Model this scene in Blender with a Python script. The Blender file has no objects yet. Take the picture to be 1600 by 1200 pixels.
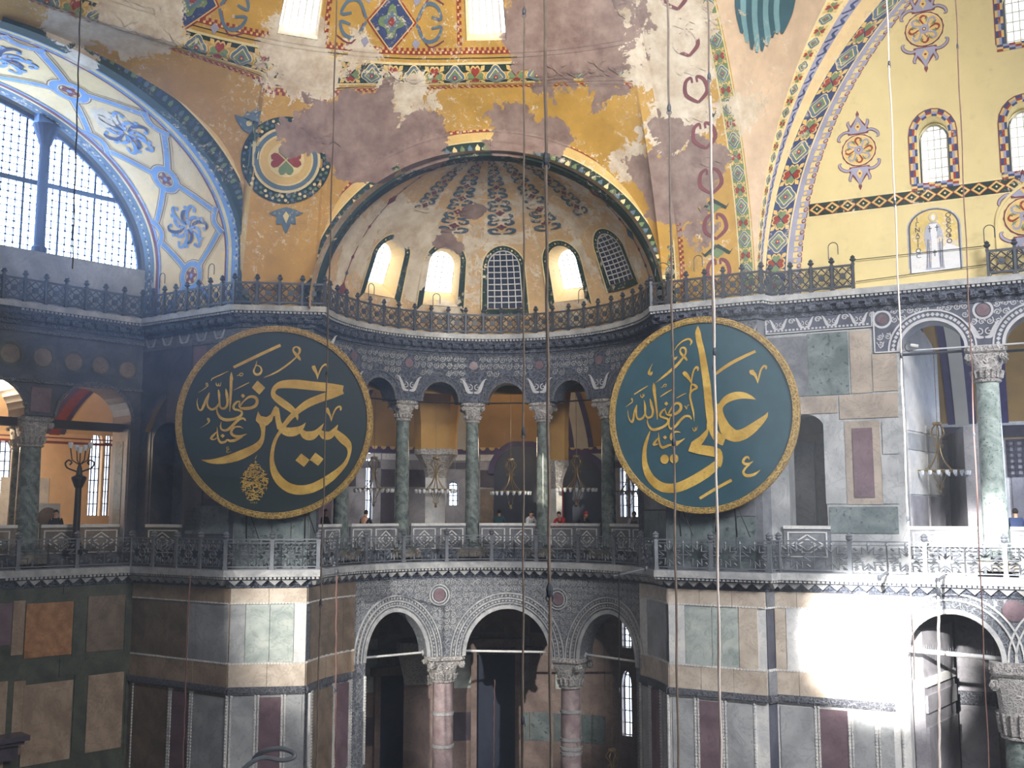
import bpy, math, random
from math import pi, sin, cos, tan, sqrt, atan2, radians, degrees, acos, asin
from mathutils import Vector, Matrix
from mathutils.geometry import tessellate_polygon
random.seed(7)
scene = bpy.context.scene
COL = scene.collection
# ------------------------------------------------------------------ camera, world, light
F = 1600.0
PIT = radians(7.125)
cp_, sp_ = cos(PIT), sin(PIT)
cam_d = bpy.data.cameras.new('camera'); cam = bpy.data.objects.new('camera', cam_d); COL.objects.link(cam)
cam_d.sensor_width = 36.0; cam_d.lens = 36.0; cam_d.clip_start = 0.1; cam_d.clip_end = 400
cam.location = (0, 0, 0); cam.rotation_euler = (radians(90) + PIT, 0, 0)
scene.camera = cam
scene.view_settings.view_transform = 'Standard'
scene.view_settings.look = 'None'
scene.view_settings.gamma = 1.0
scene.view_settings.use_curve_mapping = False
scene.view_settings.exposure = 0.25
w = bpy.data.worlds.new('sky'); scene.world = w; w.use_nodes = True
bg = w.node_tree.nodes['Background']; bg.inputs[0].default_value = (0.74, 0.84, 1.0, 1); bg.inputs[1].default_value = 0.09

# ------------------------------------------------------------------ projection helpers
def ray(px, py):
    dx = (px - 800) / F; dy = (600 - py) / F
    return Vector((dx, cp_ - dy * sp_, sp_ + dy * cp_))
def at(px, py, Y):
    r = ray(px, py); return r * (Y / r.y)
def proj(P):
    v = P.z * cp_ - P.y * sp_; dd = P.y * cp_ + P.z * sp_
    return 800 + F * P.x / dd, 600 - F * v / dd

def light(name, kind, loc, target, energy, color=(1, 1, 1), size=1.0, size_y=None, spot=30, blend=0.5):
    d = bpy.data.lights.new(name, kind); d.energy = energy; d.color = color
    if kind == 'AREA':
        d.size = size
        if size_y: d.shape = 'RECTANGLE'; d.size_y = size_y
    else:
        d.shadow_soft_size = size
    if kind == 'SPOT': d.spot_size = radians(spot); d.spot_blend = blend
    o = bpy.data.objects.new(name, d); COL.objects.link(o); o.location = loc
    o.rotation_euler = (Vector(target) - Vector(loc)).to_track_quat('-Z', 'Y').to_euler()
    return o
# daylight of the southern and eastern windows behind and to the right of the camera
light('daylight_south_windows', 'AREA', (20, 8, 15), (10, 38, -9), 4100, (.97, .98, 1.0), 12, 8).data.spread = radians(90)
light('daylight_dome_windows', 'AREA', (4, 8, 20), (2, 38, 20), 2600, (1.0, .96, .90), 14, 8).data.spread = radians(80)
# beams of sun through single windows
light('sunbeam_pier', 'SPOT', (-22, 2, 7), at(535, 975, 40.3), 110000, (1, .98, .92), .25, spot=12.5, blend=.9)
light('sunbeam_north_wall', 'SPOT', (-3, -2, 7.5), at(1372, 1003, 36.8), 900000, (1, .99, .96), .25, spot=8, blend=1.0)
light('sunbeam_north_gallery', 'SPOT', (-2, -1, 9), at(1515, 860, 35.5), 420000, (1, .99, .96), .25, spot=7, blend=1.0)
light('sunbeam_gallery_column', 'SPOT', (-6, 0, 6), at(846, 750, 46.5), 90000, (1, .93, .78), .1, spot=3.2, blend=.6)

# ------------------------------------------------------------------ surfaces:  P(s, z, d)
class Flat:
    def __init__(s, O, Q):
        s.O = Vector((O[0], O[1])); D = Vector((Q[0], Q[1])) - s.O
        s.L = D.length; s.u = D / s.L; s.n = Vector((s.u.y, -s.u.x))
    def P(s, a, z, d=0.0):
        p = s.O + s.u * a + s.n * d; return Vector((p.x, p.y, z))
    def off(s, d):
        o = s.O + s.n * d; return Flat(o, o + s.u * s.L)
    def inv(s, px, py, d=0.0):
        r = ray(px, py); o = s.O + s.n * d
        # o + u a = r t
        det = s.u.x * (-r.y) + s.u.y * r.x
        a = (-o.x * (-r.y) - o.y * r.x) / det
        t = (s.u.x * (-o.y) - s.u.y * (-o.x)) / det
        return a, r.z * t
    def ang(s, a): return atan2(s.u.y, s.u.x)
    def steps(s, a, b): return 1
class Cyl:
    def __init__(s, c, R): s.c = Vector(c); s.R = R; s.L = pi * R
    def P(s, a, z, d=0.0):
        th = a / s.R; r = s.R - d
        return Vector((s.c.x - r * cos(th), s.c.y + r * sin(th), z))
    def inv(s, px, py, d=0.0):
        r = ray(px, py); R = s.R - d
        A = r.x ** 2 + r.y ** 2; B = -2 * (r.x * s.c.x + r.y * s.c.y); C = s.c.length_squared - R * R
        t = (-B + sqrt(max(B * B - 4 * A * C, 0))) / (2 * A)
        x = r.x * t - s.c.x; y = r.y * t - s.c.y
        return atan2(y, -x) * s.R, r.z * t
    def ang(s, a): return pi / 2 - a / s.R
    def steps(s, a, b): return max(1, int(abs(b - a) / 0.35))
def isect(A, B):
    # intersection of two Flat lines in plan
    det = A.u.x * (-B.u.y) + A.u.y * B.u.x
    w_ = B.O - A.O
    a = (w_.x * (-B.u.y) + w_.y * B.u.x) / det
    return A.O + A.u * a
# plan of the cornice edge (ledge), walls lie LD behind it
LD = 0.6
lW, lA, lB, lC = (-19.26 - 4.0, 38.44 - 4.18), (-15.6, 42.41), (-10.94, 39.42), (-7.3, 39.92)
lD, lE, lF_, lG = (5.35, 39.86), (9.37, 37.56), (9.8, 37.92), (9.8 + 7.4 * 2.2, 37.92 - 3.66 * 2.2)
gW = Flat(lW, lA).off(-LD); gS = Flat(lA, lB).off(-LD); gF = Flat(lB, lC).off(-LD)
gD = Flat(lD, lE).off(-LD); gR = Flat(lE, lF_).off(-LD); gN = Flat(lF_, lG).off(-LD)
CX, CY, RX = -0.97, 39.9, 7.0
def circ_hit(fl, R, right):
    o = fl.O - Vector((CX, CY)); b = o.dot(fl.u); c = o.length_squared - R * R
    q = sqrt(max(b * b - c, 0)); t = -b + q if right else -b - q
    return fl.O + fl.u * t
def path(d, narc=72):
    """plan polyline of the whole wall run, pushed d towards the nave"""
    a, b, c, e, r, n = gW.off(d), gS.off(d), gF.off(d), gD.off(d), gR.off(d), gN.off(d)
    R = RX - d
    p0 = circ_hit(c, R, False); p1 = circ_hit(e, R, True)
    t0 = atan2(p0.y - CY, -(p0.x - CX)); t1 = atan2(p1.y - CY, -(p1.x - CX)) % (2 * pi)
    if t0 > 3: t0 -= 2 * pi
    pts = [a.O, isect(a, b), isect(b, c)]
    for i in range(narc + 1):
        t = t0 + (t1 - t0) * i / narc
        pts.append(Vector((CX - R * cos(t), CY + R * sin(t))))
    pts += [isect(e, r), isect(r, n), n.O + n.u * n.L]
    return pts
pp = path(0)
wA, wB, wC, wD, wE, wF, wG = pp[1], pp[2], pp[3], pp[-4], pp[-3], pp[-2], pp[-1]
WEST = Flat(pp[0], wA); SIDE = Flat(wA, wB); PF = Flat(wB, wC); EX = Cyl((CX, CY), RX)
RF = Flat(wD, wE); RR = Flat(wE, wF); NO = Flat(wF, wG)
Z2 = 8.08      # top of the upper cornice ledge
Z1 = -2.20     # top of the gallery cornice ledge
ZF = -1.65     # gallery floor
ZG = -14.5     # nave floor
EXa = atan2(wC.y - CY, -(wC.x - CX)) * RX; EXb = (atan2(wD.y - CY, -(wD.x - CX)) % (2 * pi)) * RX

# ------------------------------------------------------------------ mesh builder
class MB:
    def __init__(s): s.v = []; s.f = []; s.m = []; s.mi = 0
    def add(s, vs, fs):
        b = len(s.v); s.v += [tuple(v) for v in vs]
        for f in fs: s.f.append(tuple(b + i for i in f)); s.m.append(s.mi)
    def hexa(s, p):      # 8 points: bottom 4 ccw, top 4 ccw
        s.add(p, [(0, 3, 2, 1), (4, 5, 6, 7), (0, 1, 5, 4), (1, 2, 6, 5), (2, 3, 7, 6), (3, 0, 4, 7)])
    def box(s, x0, x1, y0, y1, z0, z1):
        s.hexa([(x0, y0, z0), (x1, y0, z0), (x1, y1, z0), (x0, y1, z0), (x0, y0, z1), (x1, y0, z1), (x1, y1, z1), (x0, y1, z1)])
    def slab(s, S, a0, a1, z0, z1, d0, d1, n=None):
        n = n or S.steps(a0, a1)
        for i in range(n):
            p = a0 + (a1 - a0) * i / n; q = a0 + (a1 - a0) * (i + 1) / n
            s.hexa([S.P(p, z0, d1), S.P(q, z0, d1), S.P(q, z0, d0), S.P(p, z0, d0), S.P(p, z1, d1), S.P(q, z1, d1), S.P(q, z1, d0), S.P(p, z1, d0)])
    def tube(s, pts, r, n=6, cap=True):
        pts = [Vector(p) for p in pts]; rs = r if isinstance(r, (list, tuple)) else [r] * len(pts)
        rings = []; up = None
        for i, p in enumerate(pts):
            t = (pts[min(i + 1, len(pts) - 1)] - pts[max(i - 1, 0)]).normalized()
            if up is None: up = Vector((0, 0, 1)) if abs(t.z) < .9 else Vector((1, 0, 0))
            a = t.cross(up)
            if a.length < 1e-5: a = t.orthogonal()
            a.normalize(); b = a.cross(t).normalized(); up = b
            rings.append([p + (a * cos(2 * pi * k / n) + b * sin(2 * pi * k / n)) * rs[i] for k in range(n)])
        vs = [v for R_ in rings for v in R_]; fs = []
        for i in range(len(pts) - 1):
            for k in range(n):
                k2 = (k + 1) % n; fs.append((i * n + k, i * n + k2, (i + 1) * n + k2, (i + 1) * n + k))
        if cap: fs.append(tuple(range(n - 1, -1, -1))); fs.append(tuple((len(pts) - 1) * n + k for k in range(n)))
        s.add(vs, fs)
    def lathe(s, prof, c=(0, 0, 0), n=20, sq=None):
        """prof: (r, z); sq: list of squareness 0..1 per ring"""
        vs = []; fs = []
        for i, (r, z) in enumerate(prof):
            q = sq[i] if sq else 0
            for k in range(n):
                a = 2 * pi * k / n + pi / n
                ca, sa = cos(a), sin(a); m = max(abs(ca), abs(sa))
                rr = r * ((1 - q) + q / m)
                vs.append((c[0] + rr * ca, c[1] + rr * sa, c[2] + z))
        for i in range(len(prof) - 1):
            for k in range(n):
                k2 = (k + 1) % n; fs.append((i * n + k, i * n + k2, (i + 1) * n + k2, (i + 1) * n + k))
        fs.append(tuple(range(n - 1, -1, -1))); fs.append(tuple((len(prof) - 1) * n + k for k in range(n)))
        s.add(vs, fs)
    def poly(s, pts, fn):
        """flat polygon given in 2-D, mapped by fn(x, y) to space"""
        tri = tessellate_polygon([[Vector((p[0], p[1], 0)) for p in pts]])
        s.add([fn(*p) for p in pts], [tuple(t) for t in tri])
    def fan(s, pts, fn):
        s.add([fn(*p) for p in pts], [tuple(range(len(pts)))])
    def patch(s, pts, fn, k=4):
        """star-shaped outline filled in k rings so that it follows a curved surface"""
        q = []; n0 = len(pts)
        for i in range(n0):
            a, b = pts[i], pts[(i + 1) % n0]; L = sqrt((a[0] - b[0]) ** 2 + (a[1] - b[1]) ** 2); m = max(1, int(L / .3))
            q += [(a[0] + (b[0] - a[0]) * j / m, a[1] + (b[1] - a[1]) * j / m) for j in range(m)]
        n = len(q); cx = sum(p[0] for p in q) / n; cy = sum(p[1] for p in q) / n
        vs = [fn(cx, cy)] + [fn(cx + (x - cx) * r / k, cy + (y - cy) * r / k) for r in range(1, k + 1) for x, y in q]
        fs = [(0, 1 + i, 1 + (i + 1) % n) for i in range(n)] + [(1 + r * n + i, 1 + r * n + (i + 1) % n, 1 + (r + 1) * n + (i + 1) % n, 1 + (r + 1) * n + i) for r in range(k - 1) for i in range(n)]
        s.add(vs, fs)
    def ribbon(s, pts, fn):
        """pts (x, y, w): centre line with widths"""
        n = len(pts); L = []; R_ = []
        for i in range(n):
            x0, y0 = pts[max(i - 1, 0)][:2]; x1, y1 = pts[min(i + 1, n - 1)][:2]
            tx, ty = x1 - x0, y1 - y0; l = sqrt(tx * tx + ty * ty) or 1
            nx, ny = -ty / l, tx / l; x, y, ww = pts[i]; ww = max(ww, 0)
            L.append(fn(x + nx * ww / 2, y + ny * ww / 2)); R_.append(fn(x - nx * ww / 2, y - ny * ww / 2))
        s.add(L + R_, [(i, i + 1, n + i + 1, n + i) for i in range(n - 1)])
    def grid(s, fn, u0, u1, nu, v0, v1, nv, keep=None):
        vs = [fn(u0 + (u1 - u0) * i / nu, v0 + (v1 - v0) * j / nv) for i in range(nu + 1) for j in range(nv + 1)]
        fs = []
        for i in range(nu):
            for j in range(nv):
                if keep and not keep(u0 + (u1 - u0) * (i + .5) / nu, v0 + (v1 - v0) * (j + .5) / nv): continue
                a = i * (nv + 1) + j; fs.append((a, a + nv + 1, a + nv + 2, a + 1))
        s.add(vs, fs)
    def mesh(s, name, mats):
        me = bpy.data.meshes.new(name); me.from_pydata(s.v, [], s.f)
        if not isinstance(mats, (list, tuple)): mats = [mats]
        for m in mats: me.materials.append(m)
        if len(mats) > 1: me.polygons.foreach_set('material_index', s.m)
        return me
    def obj(s, name, mats, parent=None, smooth=False):
        me = s.mesh(name, mats)
        if smooth:
            me.polygons.foreach_set('use_smooth', [True] * len(me.polygons))
            try: me.set_sharp_from_angle(angle=radians(40))
            except Exception: pass
        me.update()
        o = bpy.data.objects.new(name, me); COL.objects.link(o)
        if parent is not None:
            o.parent = parent; o.matrix_parent_inverse = Matrix.Translation(-Vector(parent.location)) if parent.rotation_euler.z == 0 else parent.matrix_basis.inverted()
        return o
def place(name, me, parent, loc=(0, 0, 0), rz=0.0, sc=(1, 1, 1)):
    o = bpy.data.objects.new(name, me); COL.objects.link(o); o.parent = parent
    o.location = loc; o.rotation_euler = (0, 0, rz); o.scale = sc
    return o
def struct(o): o['kind'] = 'structure'; return o
def stuff(o): o['kind'] = 'stuff'; return o
def tag(o, label, cat, group=None):
    o['label'] = label; o['category'] = cat
    if group: o['group'] = group
    return o
def thing(name, label, cat, loc=(0, 0, 0), rz=0.0, group=None):
    o = bpy.data.objects.new(name, None); COL.objects.link(o); o.location = loc; o.rotation_euler = (0, 0, rz)
    o.empty_display_size = .2
    return tag(o, label, cat, group)
def copy_tree(o, parent=None):
    c = o.copy(); COL.objects.link(c)
    if parent: c.parent = parent
    for ch in list(o.children): copy_tree(ch, c)
    return c
def smooth(pts, k=5):
    """Catmull-Rom through (x, y, w) points"""
    out = []; n = len(pts)
    for i in range(n - 1):
        p0 = pts[max(i - 1, 0)]; p1 = pts[i]; p2 = pts[i + 1]; p3 = pts[min(i + 2, n - 1)]
        for j in range(k):
            t = j / k; t2 = t * t; t3 = t2 * t
            out.append(tuple(.5 * (2 * b + (c - a) * t + (2 * a - 5 * b + 4 * c - d) * t2 + (3 * b - a - 3 * c + d) * t3) for a, b, c, d in zip(p0, p1, p2, p3)))
    out.append(tuple(pts[-1])); return out

# ------------------------------------------------------------------ materials
class NT:
    def __init__(s, tree): s.t = tree; s.n = tree.nodes; s.l = tree.links; s._pos = None
    def new(s, typ, **kw):
        n = s.n.new(typ)
        for k, v in kw.items(): setattr(n, k, v)
        return n
    def put(s, sock, v):
        if v is None: return
        if hasattr(v, 'is_output'): s.l.new(v, sock)
        elif isinstance(v, (tuple, list)) and len(v) == 3 and sock.type == 'RGBA': sock.default_value = (*v, 1)
        else: sock.default_value = v
    def pos(s):
        if not s._pos: s._pos = s.new('ShaderNodeNewGeometry').outputs['Position']
        return s._pos
    def obpos(s): return s.new('ShaderNodeTexCoord').outputs['Object']
    def scale(s, vec, sc):
        m = s.new('ShaderNodeVectorMath', operation='MULTIPLY'); s.put(m.inputs[0], vec); m.inputs[1].default_value = sc; return m.outputs[0]
    def noise(s, sc, det=4, rough=.55, dist=0, vec=None):
        n = s.new('ShaderNodeTexNoise'); s.put(n.inputs['Vector'], vec or s.pos())
        n.inputs['Scale'].default_value = sc; n.inputs['Detail'].default_value = det
        n.inputs['Roughness'].default_value = rough; n.inputs['Distortion'].default_value = dist
        return n.outputs['Fac']
    def wave(s, sc, dist=5, det=3, vec=None, axis='DIAGONAL'):
        n = s.new('ShaderNodeTexWave'); n.bands_direction = axis; s.put(n.inputs['Vector'], vec or s.pos())
        n.inputs['Scale'].default_value = sc; n.inputs['Distortion'].default_value = dist
        n.inputs['Detail'].default_value = det; n.inputs['Detail Scale'].default_value = 1.2
        return n.outputs['Fac']
    def voro(s, sc, feat='F1', vec=None):
        n = s.new('ShaderNodeTexVoronoi', feature=feat); s.put(n.inputs['Vector'], vec or s.pos()); n.inputs['Scale'].default_value = sc
        return n.outputs['Distance']
    def math(s, op, a, b=None, clamp=False):
        n = s.new('ShaderNodeMath', operation=op); n.use_clamp = clamp; s.put(n.inputs[0], a)
        if b is not None: s.put(n.inputs[1], b)
        return n.outputs[0]
    def step(s, v, a, b):
        n = s.new('ShaderNodeMapRange', interpolation_type='SMOOTHSTEP'); s.put(n.inputs['Value'], v)
        n.inputs['From Min'].default_value = a; n.inputs['From Max'].default_value = b; return n.outputs[0]
    def mix(s, f, a, b, mode='MIX'):
        n = s.new('ShaderNodeMix', data_type='RGBA', blend_type=mode); s.put(n.inputs[0], f); s.put(n.inputs[6], a); s.put(n.inputs[7], b); return n.outputs[2]
    def ramp(s, f, st):
        n = s.new('ShaderNodeValToRGB'); s.put(n.inputs[0], f); e = n.color_ramp.elements
        while len(e) < len(st): e.new(.5)
        for x, (p, c) in zip(e, st): x.position = p; x.color = (*c, 1)
        return n.outputs[0]
    def dist(s, c):
        n = s.new('ShaderNodeVectorMath', operation='DISTANCE'); s.put(n.inputs[0], s.pos()); n.inputs[1].default_value = c; return n.outputs['Value']
def srgb(r, g, b):
    f = lambda c: (c / 255 / 12.92) if c / 255 <= .04045 else ((c / 255 + .055) / 1.055) ** 2.4
    return (f(r), f(g), f(b))
def base_mat(name, rough=.6, metal=0.0, spec=.4):
    m = bpy.data.materials.new(name); m.use_nodes = True; nt = NT(m.node_tree)
    b = m.node_tree.nodes['Principled BSDF']; b.inputs['Roughness'].default_value = rough; b.inputs['Metallic'].default_value = metal
    b.inputs['Specular IOR Level'].default_value = spec
    return m, nt, b
def bump(nt, b, h, st=.4, dist=.02):
    n = nt.new('ShaderNodeBump'); n.inputs['Strength'].default_value = st; n.inputs['Distance'].default_value = dist
    nt.put(n.inputs['Height'], h); nt.l.new(n.outputs[0], b.inputs['Normal'])
def plain(name, c, rough=.6, metal=0, var=.25, sc=3, spec=.4):
    m, nt, b = base_mat(name, rough, metal, spec)
    f = nt.noise(sc, 5); c2 = tuple(x * (1 - var) for x in c); c3 = tuple(min(1, x * (1 + var)) for x in c)
    nt.put(b.inputs['Base Color'], nt.ramp(f, [(.3, c2), (.7, c3)])); return m
def marble(name, c1, c2, c3=None, sc=1.0, rough=.28, dist=6, axis='DIAGONAL', spots=None):
    m, nt, b = base_mat(name, rough, 0, .3)
    a = nt.noise(sc * .9, 8, .62, 1.2); v = nt.wave(sc * .5, dist, 4, axis=axis)
    f = nt.math('ADD', nt.math('MULTIPLY', a, .9), nt.math('MULTIPLY', v, .10))
    col = nt.ramp(f, [(.36, c1), (.64, c2)])
    if c3:
        ve = nt.math('ABSOLUTE', nt.math('SUBTRACT', nt.noise(sc * 1.3, 6, .6, 1.8), .5))
        col = nt.mix(nt.math('MULTIPLY', nt.step(ve, .03, .0), .4), col, c3)
    if spots:
        col = nt.mix(nt.step(nt.noise(sc * 5, 3, .5), .62, .66), col, spots)
    nt.put(b.inputs['Base Color'], nt.mix(nt.step(nt.noise(6, 8, .7), .55, .75), col, tuple(x * .72 for x in c1)))
    bump(nt, b, nt.noise(4, 4), .15, .01)
    return m
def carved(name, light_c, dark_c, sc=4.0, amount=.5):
    """deeply undercut acanthus lace: relief ridges light, shade of the drilled ground put into the colour"""
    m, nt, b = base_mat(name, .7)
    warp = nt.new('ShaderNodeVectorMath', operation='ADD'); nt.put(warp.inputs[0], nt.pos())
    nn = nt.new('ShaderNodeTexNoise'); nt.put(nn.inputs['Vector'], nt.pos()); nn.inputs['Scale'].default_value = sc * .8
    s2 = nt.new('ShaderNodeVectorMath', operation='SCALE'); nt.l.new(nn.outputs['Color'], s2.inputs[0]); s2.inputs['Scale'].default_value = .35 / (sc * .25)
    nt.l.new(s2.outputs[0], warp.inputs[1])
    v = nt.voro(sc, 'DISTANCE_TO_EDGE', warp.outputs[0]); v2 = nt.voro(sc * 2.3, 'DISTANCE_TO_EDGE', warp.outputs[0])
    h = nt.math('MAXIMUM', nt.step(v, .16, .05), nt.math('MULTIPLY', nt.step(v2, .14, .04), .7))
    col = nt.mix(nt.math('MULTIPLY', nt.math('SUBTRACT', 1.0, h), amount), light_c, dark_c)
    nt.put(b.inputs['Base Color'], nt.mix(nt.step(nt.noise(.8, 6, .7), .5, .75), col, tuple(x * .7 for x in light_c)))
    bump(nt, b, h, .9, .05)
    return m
# blobs where the painted plaster has fallen off
WHITE = [(1050, 40, 37, 2.6, .5), (1085, 410, 37.6, 1.5, .4), (640, 165, 38.5, 1.9, .22), (700, 190, 38.8, 1.0, .3), (470, 60, 37.5, 1.5, .22), (440, 110, 37, 1.6, .22),
         (490, 125, 38, 1.2, .25), (235, 30, 35, 1.8, .25), (190, 15, 34.5, 2.0, .22), (560, 80, 38, 1.3, .16), (640, 350, 44, 1.6, .26), (585, 300, 42.5, 1.8, .22), (660, 430, 45.5, 1.2, .2),
         (700, 470, 46, 1.0, .25), (1230, 30, 33, .1, .0), (1000, 330, 42, 1.6, .18), (560, 380, 42.0, 1.5, .15), (860, 300, 45, 2.5, .08), (1200, 160, 36.5, 1.6, .25), (985, 255, 39.5, 1.0, .2),
         (1060, 180, 38, 2.0, .24), (1390, 25, 34, 1.6, .22), (1285, 200, 36, .9, .22), (125, 95, 35.5, .8, .25), (150, 200, 38.5, 1.1, .25), (250, 268, 38.8, .7, .3), (95, 35, 34, 1.2, .2)]
GREY = [(570, 215, 39.2, 2.6, 1), (650, 225, 39.5, 1.8, 1), (480, 205, 38.2, 1.7, 1), (800, 205, 39.8, 1.5, 1), (860, 212, 39.8, 1.1, 1), (900, 30, 37.5, 3.6, 1), (830, 60, 38, 1.6, 1),
        (1060, 290, 38.8, 2.0, 1), (1100, 250, 38.3, 1.3, 1), (1050, 210, 38.8, 1.3, 1), (1075, 345, 38.5, 1.6, .9), (700, 380, 45, 1.0, .8), (740, 330, 44, .9, .6), (1010, 270, 39.6, 1.0, 1)]
def make_peel():
    g = bpy.data.node_groups.new('fallen_plaster', 'ShaderNodeTree')
    g.interface.new_socket('Amount', in_out='INPUT', socket_type='NodeSocketFloat')
    g.interface.new_socket('White', in_out='OUTPUT', socket_type='NodeSocketFloat')
    g.interface.new_socket('Grey', in_out='OUTPUT', socket_type='NodeSocketFloat')
    nt = NT(g); gi = nt.new('NodeGroupInput'); go = nt.new('NodeGroupOutput')
    n1 = nt.math('ADD', nt.math('MULTIPLY', nt.noise(.62, 12, .72, .6), .72), nt.math('MULTIPLY', nt.noise(2.6, 10, .7, .8), .30)); n2 = nt.noise(.8, 10, .65, .3, nt.scale(nt.pos(), (1.1, .9, 1.3)))
    W = nt.math('ADD', n1, gi.outputs[0])
    for (x, y, Y, r, s_) in WHITE:
        W = nt.math('ADD', W, nt.math('MULTIPLY', nt.step(nt.dist(at(x, y, Y)), r * 1.25, 0), s_ * 1.25))
    G = None
    for (x, y, Y, r, s_) in GREY:
        q = nt.math('MULTIPLY', nt.step(nt.dist(at(x, y, Y)), r * 1.5, 0), .62 * s_)
        G = q if G is None else nt.math('MAXIMUM', G, q)
    G = nt.math('ADD', G, n2)
    chips = nt.math('MULTIPLY', nt.step(nt.noise(4.5, 10, .8, .5), .555, .575), nt.step(nt.math('ADD', nt.noise(.45, 4, .6), nt.math('MULTIPLY', gi.outputs[0], 1.2)), .42, .56))
    nt.l.new(nt.math('MAXIMUM', nt.step(W, .612, .632), chips), go.inputs[0]); nt.l.new(nt.step(G, .80, .815), go.inputs[1])
    return g
PEEL = make_peel()
def paint(name, c, amount=0.0, var=.18, rough=.75):
    m, nt, b = base_mat(name, rough, 0, .15)
    f = nt.noise(.9, 6, .65); col = nt.ramp(f, [(.3, tuple(x * (1 - var) for x in c)), (.7, tuple(min(1, x * (1 + var)) for x in c))])
    col = nt.mix(nt.math('MULTIPLY', nt.step(nt.noise(2.6, 8, .75), .52, .72), .35), col, tuple(x * .62 for x in c))
    g = nt.new('ShaderNodeGroup'); g.node_tree = PEEL; g.inputs[0].default_value = amount
    wc = nt.ramp(nt.noise(1.1, 8, .7), [(.35, srgb(196, 176, 150)), (.65, srgb(236, 226, 208))])
    gc = nt.ramp(nt.noise(1.4, 8, .7), [(.35, srgb(128, 104, 96)), (.65, srgb(168, 146, 136))])
    col = nt.mix(g.outputs[0], col, wc)
    if amount > -.2: col = nt.mix(g.outputs[1], col, gc)
    nt.put(b.inputs['Base Color'], col); bump(nt, b, g.outputs[0], .25, .02)
    return m
def glass_mat(nm='window_glass', st=6.0, ca=(.72, .84, 1), cb=(.86, .93, 1)):
    m = bpy.data.materials.new(nm); m.use_nodes = True; nt = NT(m.node_tree)
    nt.n.remove(nt.n['Principled BSDF']); out = nt.n['Material Output']
    em = nt.new('ShaderNodeEmission'); nt.put(em.inputs[0], nt.ramp(nt.noise(1.5, 4), [(.3, ca), (.7, cb)])); em.inputs[1].default_value = st
    tr = nt.new('ShaderNodeBsdfTransparent'); mx = nt.new('ShaderNodeMixShader'); mx.inputs[0].default_value = .7
    nt.l.new(tr.outputs[0], mx.inputs[1]); nt.l.new(em.outputs[0], mx.inputs[2]); nt.l.new(mx.outputs[0], out.inputs[0]); return m
def glow(name, c, st):
    m, nt, b = base_mat(name); nt.put(b.inputs['Base Color'], nt.ramp(nt.noise(2), [(.3, tuple(x * .95 for x in c)), (.7, c)])); b.inputs['Emission Color'].default_value = (*c, 1); b.inputs['Emission Strength'].default_value = st; return m
M = {}
M['ochre'] = paint('ochre_painted_plaster', srgb(198, 156, 74))
M['ochre_dome'] = paint('weathered_ochre_plaster', srgb(210, 176, 130), .085)
M['ochre_side'] = paint('brown_ochre_plaster', srgb(190, 146, 86))
M['yellow'] = paint('pale_yellow_plaster', srgb(224, 206, 152), -.25, .05)
M['cream'] = paint('cream_painted_plaster', srgb(236, 208, 156), .0, .1)
M['warmg'] = marble('grey_buff_marble', srgb(150, 140, 132), srgb(184, 172, 160), srgb(122, 110, 104), .8)
M['pend'] = paint('tan_pendentive_plaster', srgb(214, 188, 160), -.06)
M['o_green'] = paint('dark_green_paint', srgb(44, 62, 54), -.03)
M['o_lgreen'] = paint('leaf_green_paint', srgb(116, 138, 98), -.03)
M['o_red'] = paint('brick_red_paint', srgb(150, 62, 50), -.03)
M['o_blue'] = paint('slate_blue_paint', srgb(98, 120, 140), -.03)
M['o_navy'] = paint('navy_blue_paint', srgb(62, 76, 118), -.05)
M['o_sky'] = paint('sky_blue_paint', srgb(120, 156, 206), -.03)
M['o_lilac'] = paint('lilac_grey_paint', srgb(160, 160, 182), -.25)
M['o_cream'] = paint('cream_line_paint', srgb(230, 212, 160), -.05)
M['o_gold'] = paint('golden_ochre_paint', srgb(220, 188, 118), -.05)
M['o_maroon'] = paint('maroon_paint', srgb(128, 70, 74), -.25)
M['o_dull'] = paint('dull_blue_rib_paint', srgb(78, 98, 112), .03)
M['wing'] = paint('teal_feather_paint', srgb(128, 168, 176), -.02)
M['wingd'] = paint('dark_teal_feather_paint', srgb(70, 104, 116), -.02)
M['vault'] = plain('gallery_vault_ochre', srgb(178, 140, 82), .8, var=.15, sc=1)
M['vault_b'] = plain('gallery_purple_band', srgb(84, 72, 110), .8, var=.2)
M['white_vault'] = plain('pale_vault_plaster', srgb(214, 206, 190), .8, var=.08, sc=1)
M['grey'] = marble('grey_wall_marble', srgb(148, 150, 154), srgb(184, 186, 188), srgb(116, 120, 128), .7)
M['wallw'] = marble('shaded_wall_marble', srgb(72, 74, 86), srgb(98, 100, 112), srgb(56, 58, 70), .7)  # darker wall marble copy: shade of west gallery and pier return put into colour
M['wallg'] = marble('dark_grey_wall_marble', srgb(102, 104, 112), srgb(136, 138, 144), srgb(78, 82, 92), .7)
M['warm'] = marble('buff_marble', srgb(184, 170, 156), srgb(216, 204, 190), srgb(152, 134, 120), .8)
M['green'] = marble('green_veined_marble', srgb(160, 170, 168), srgb(198, 204, 198), srgb(108, 124, 116), .8, dist=10, axis='Z')
M['dgreen'] = marble('mottled_green_marble', srgb(96, 108, 110), srgb(128, 138, 140), srgb(74, 84, 88), 1.2, spots=srgb(70, 84, 86))
M['verde'] = marble('verde_antico_marble', srgb(84, 94, 94), srgb(142, 152, 149), None, 2.6, rough=.2, spots=srgb(56, 72, 68))
M['verde_l'] = marble('pale_speckled_verde', srgb(140, 156, 152), srgb(190, 202, 198), None, 2.6, rough=.2, spots=srgb(84, 104, 100))
M['purple'] = marble('purple_porphyry', srgb(108, 90, 98), srgb(134, 114, 122), srgb(88, 70, 78), 1.1, dist=2)
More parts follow.
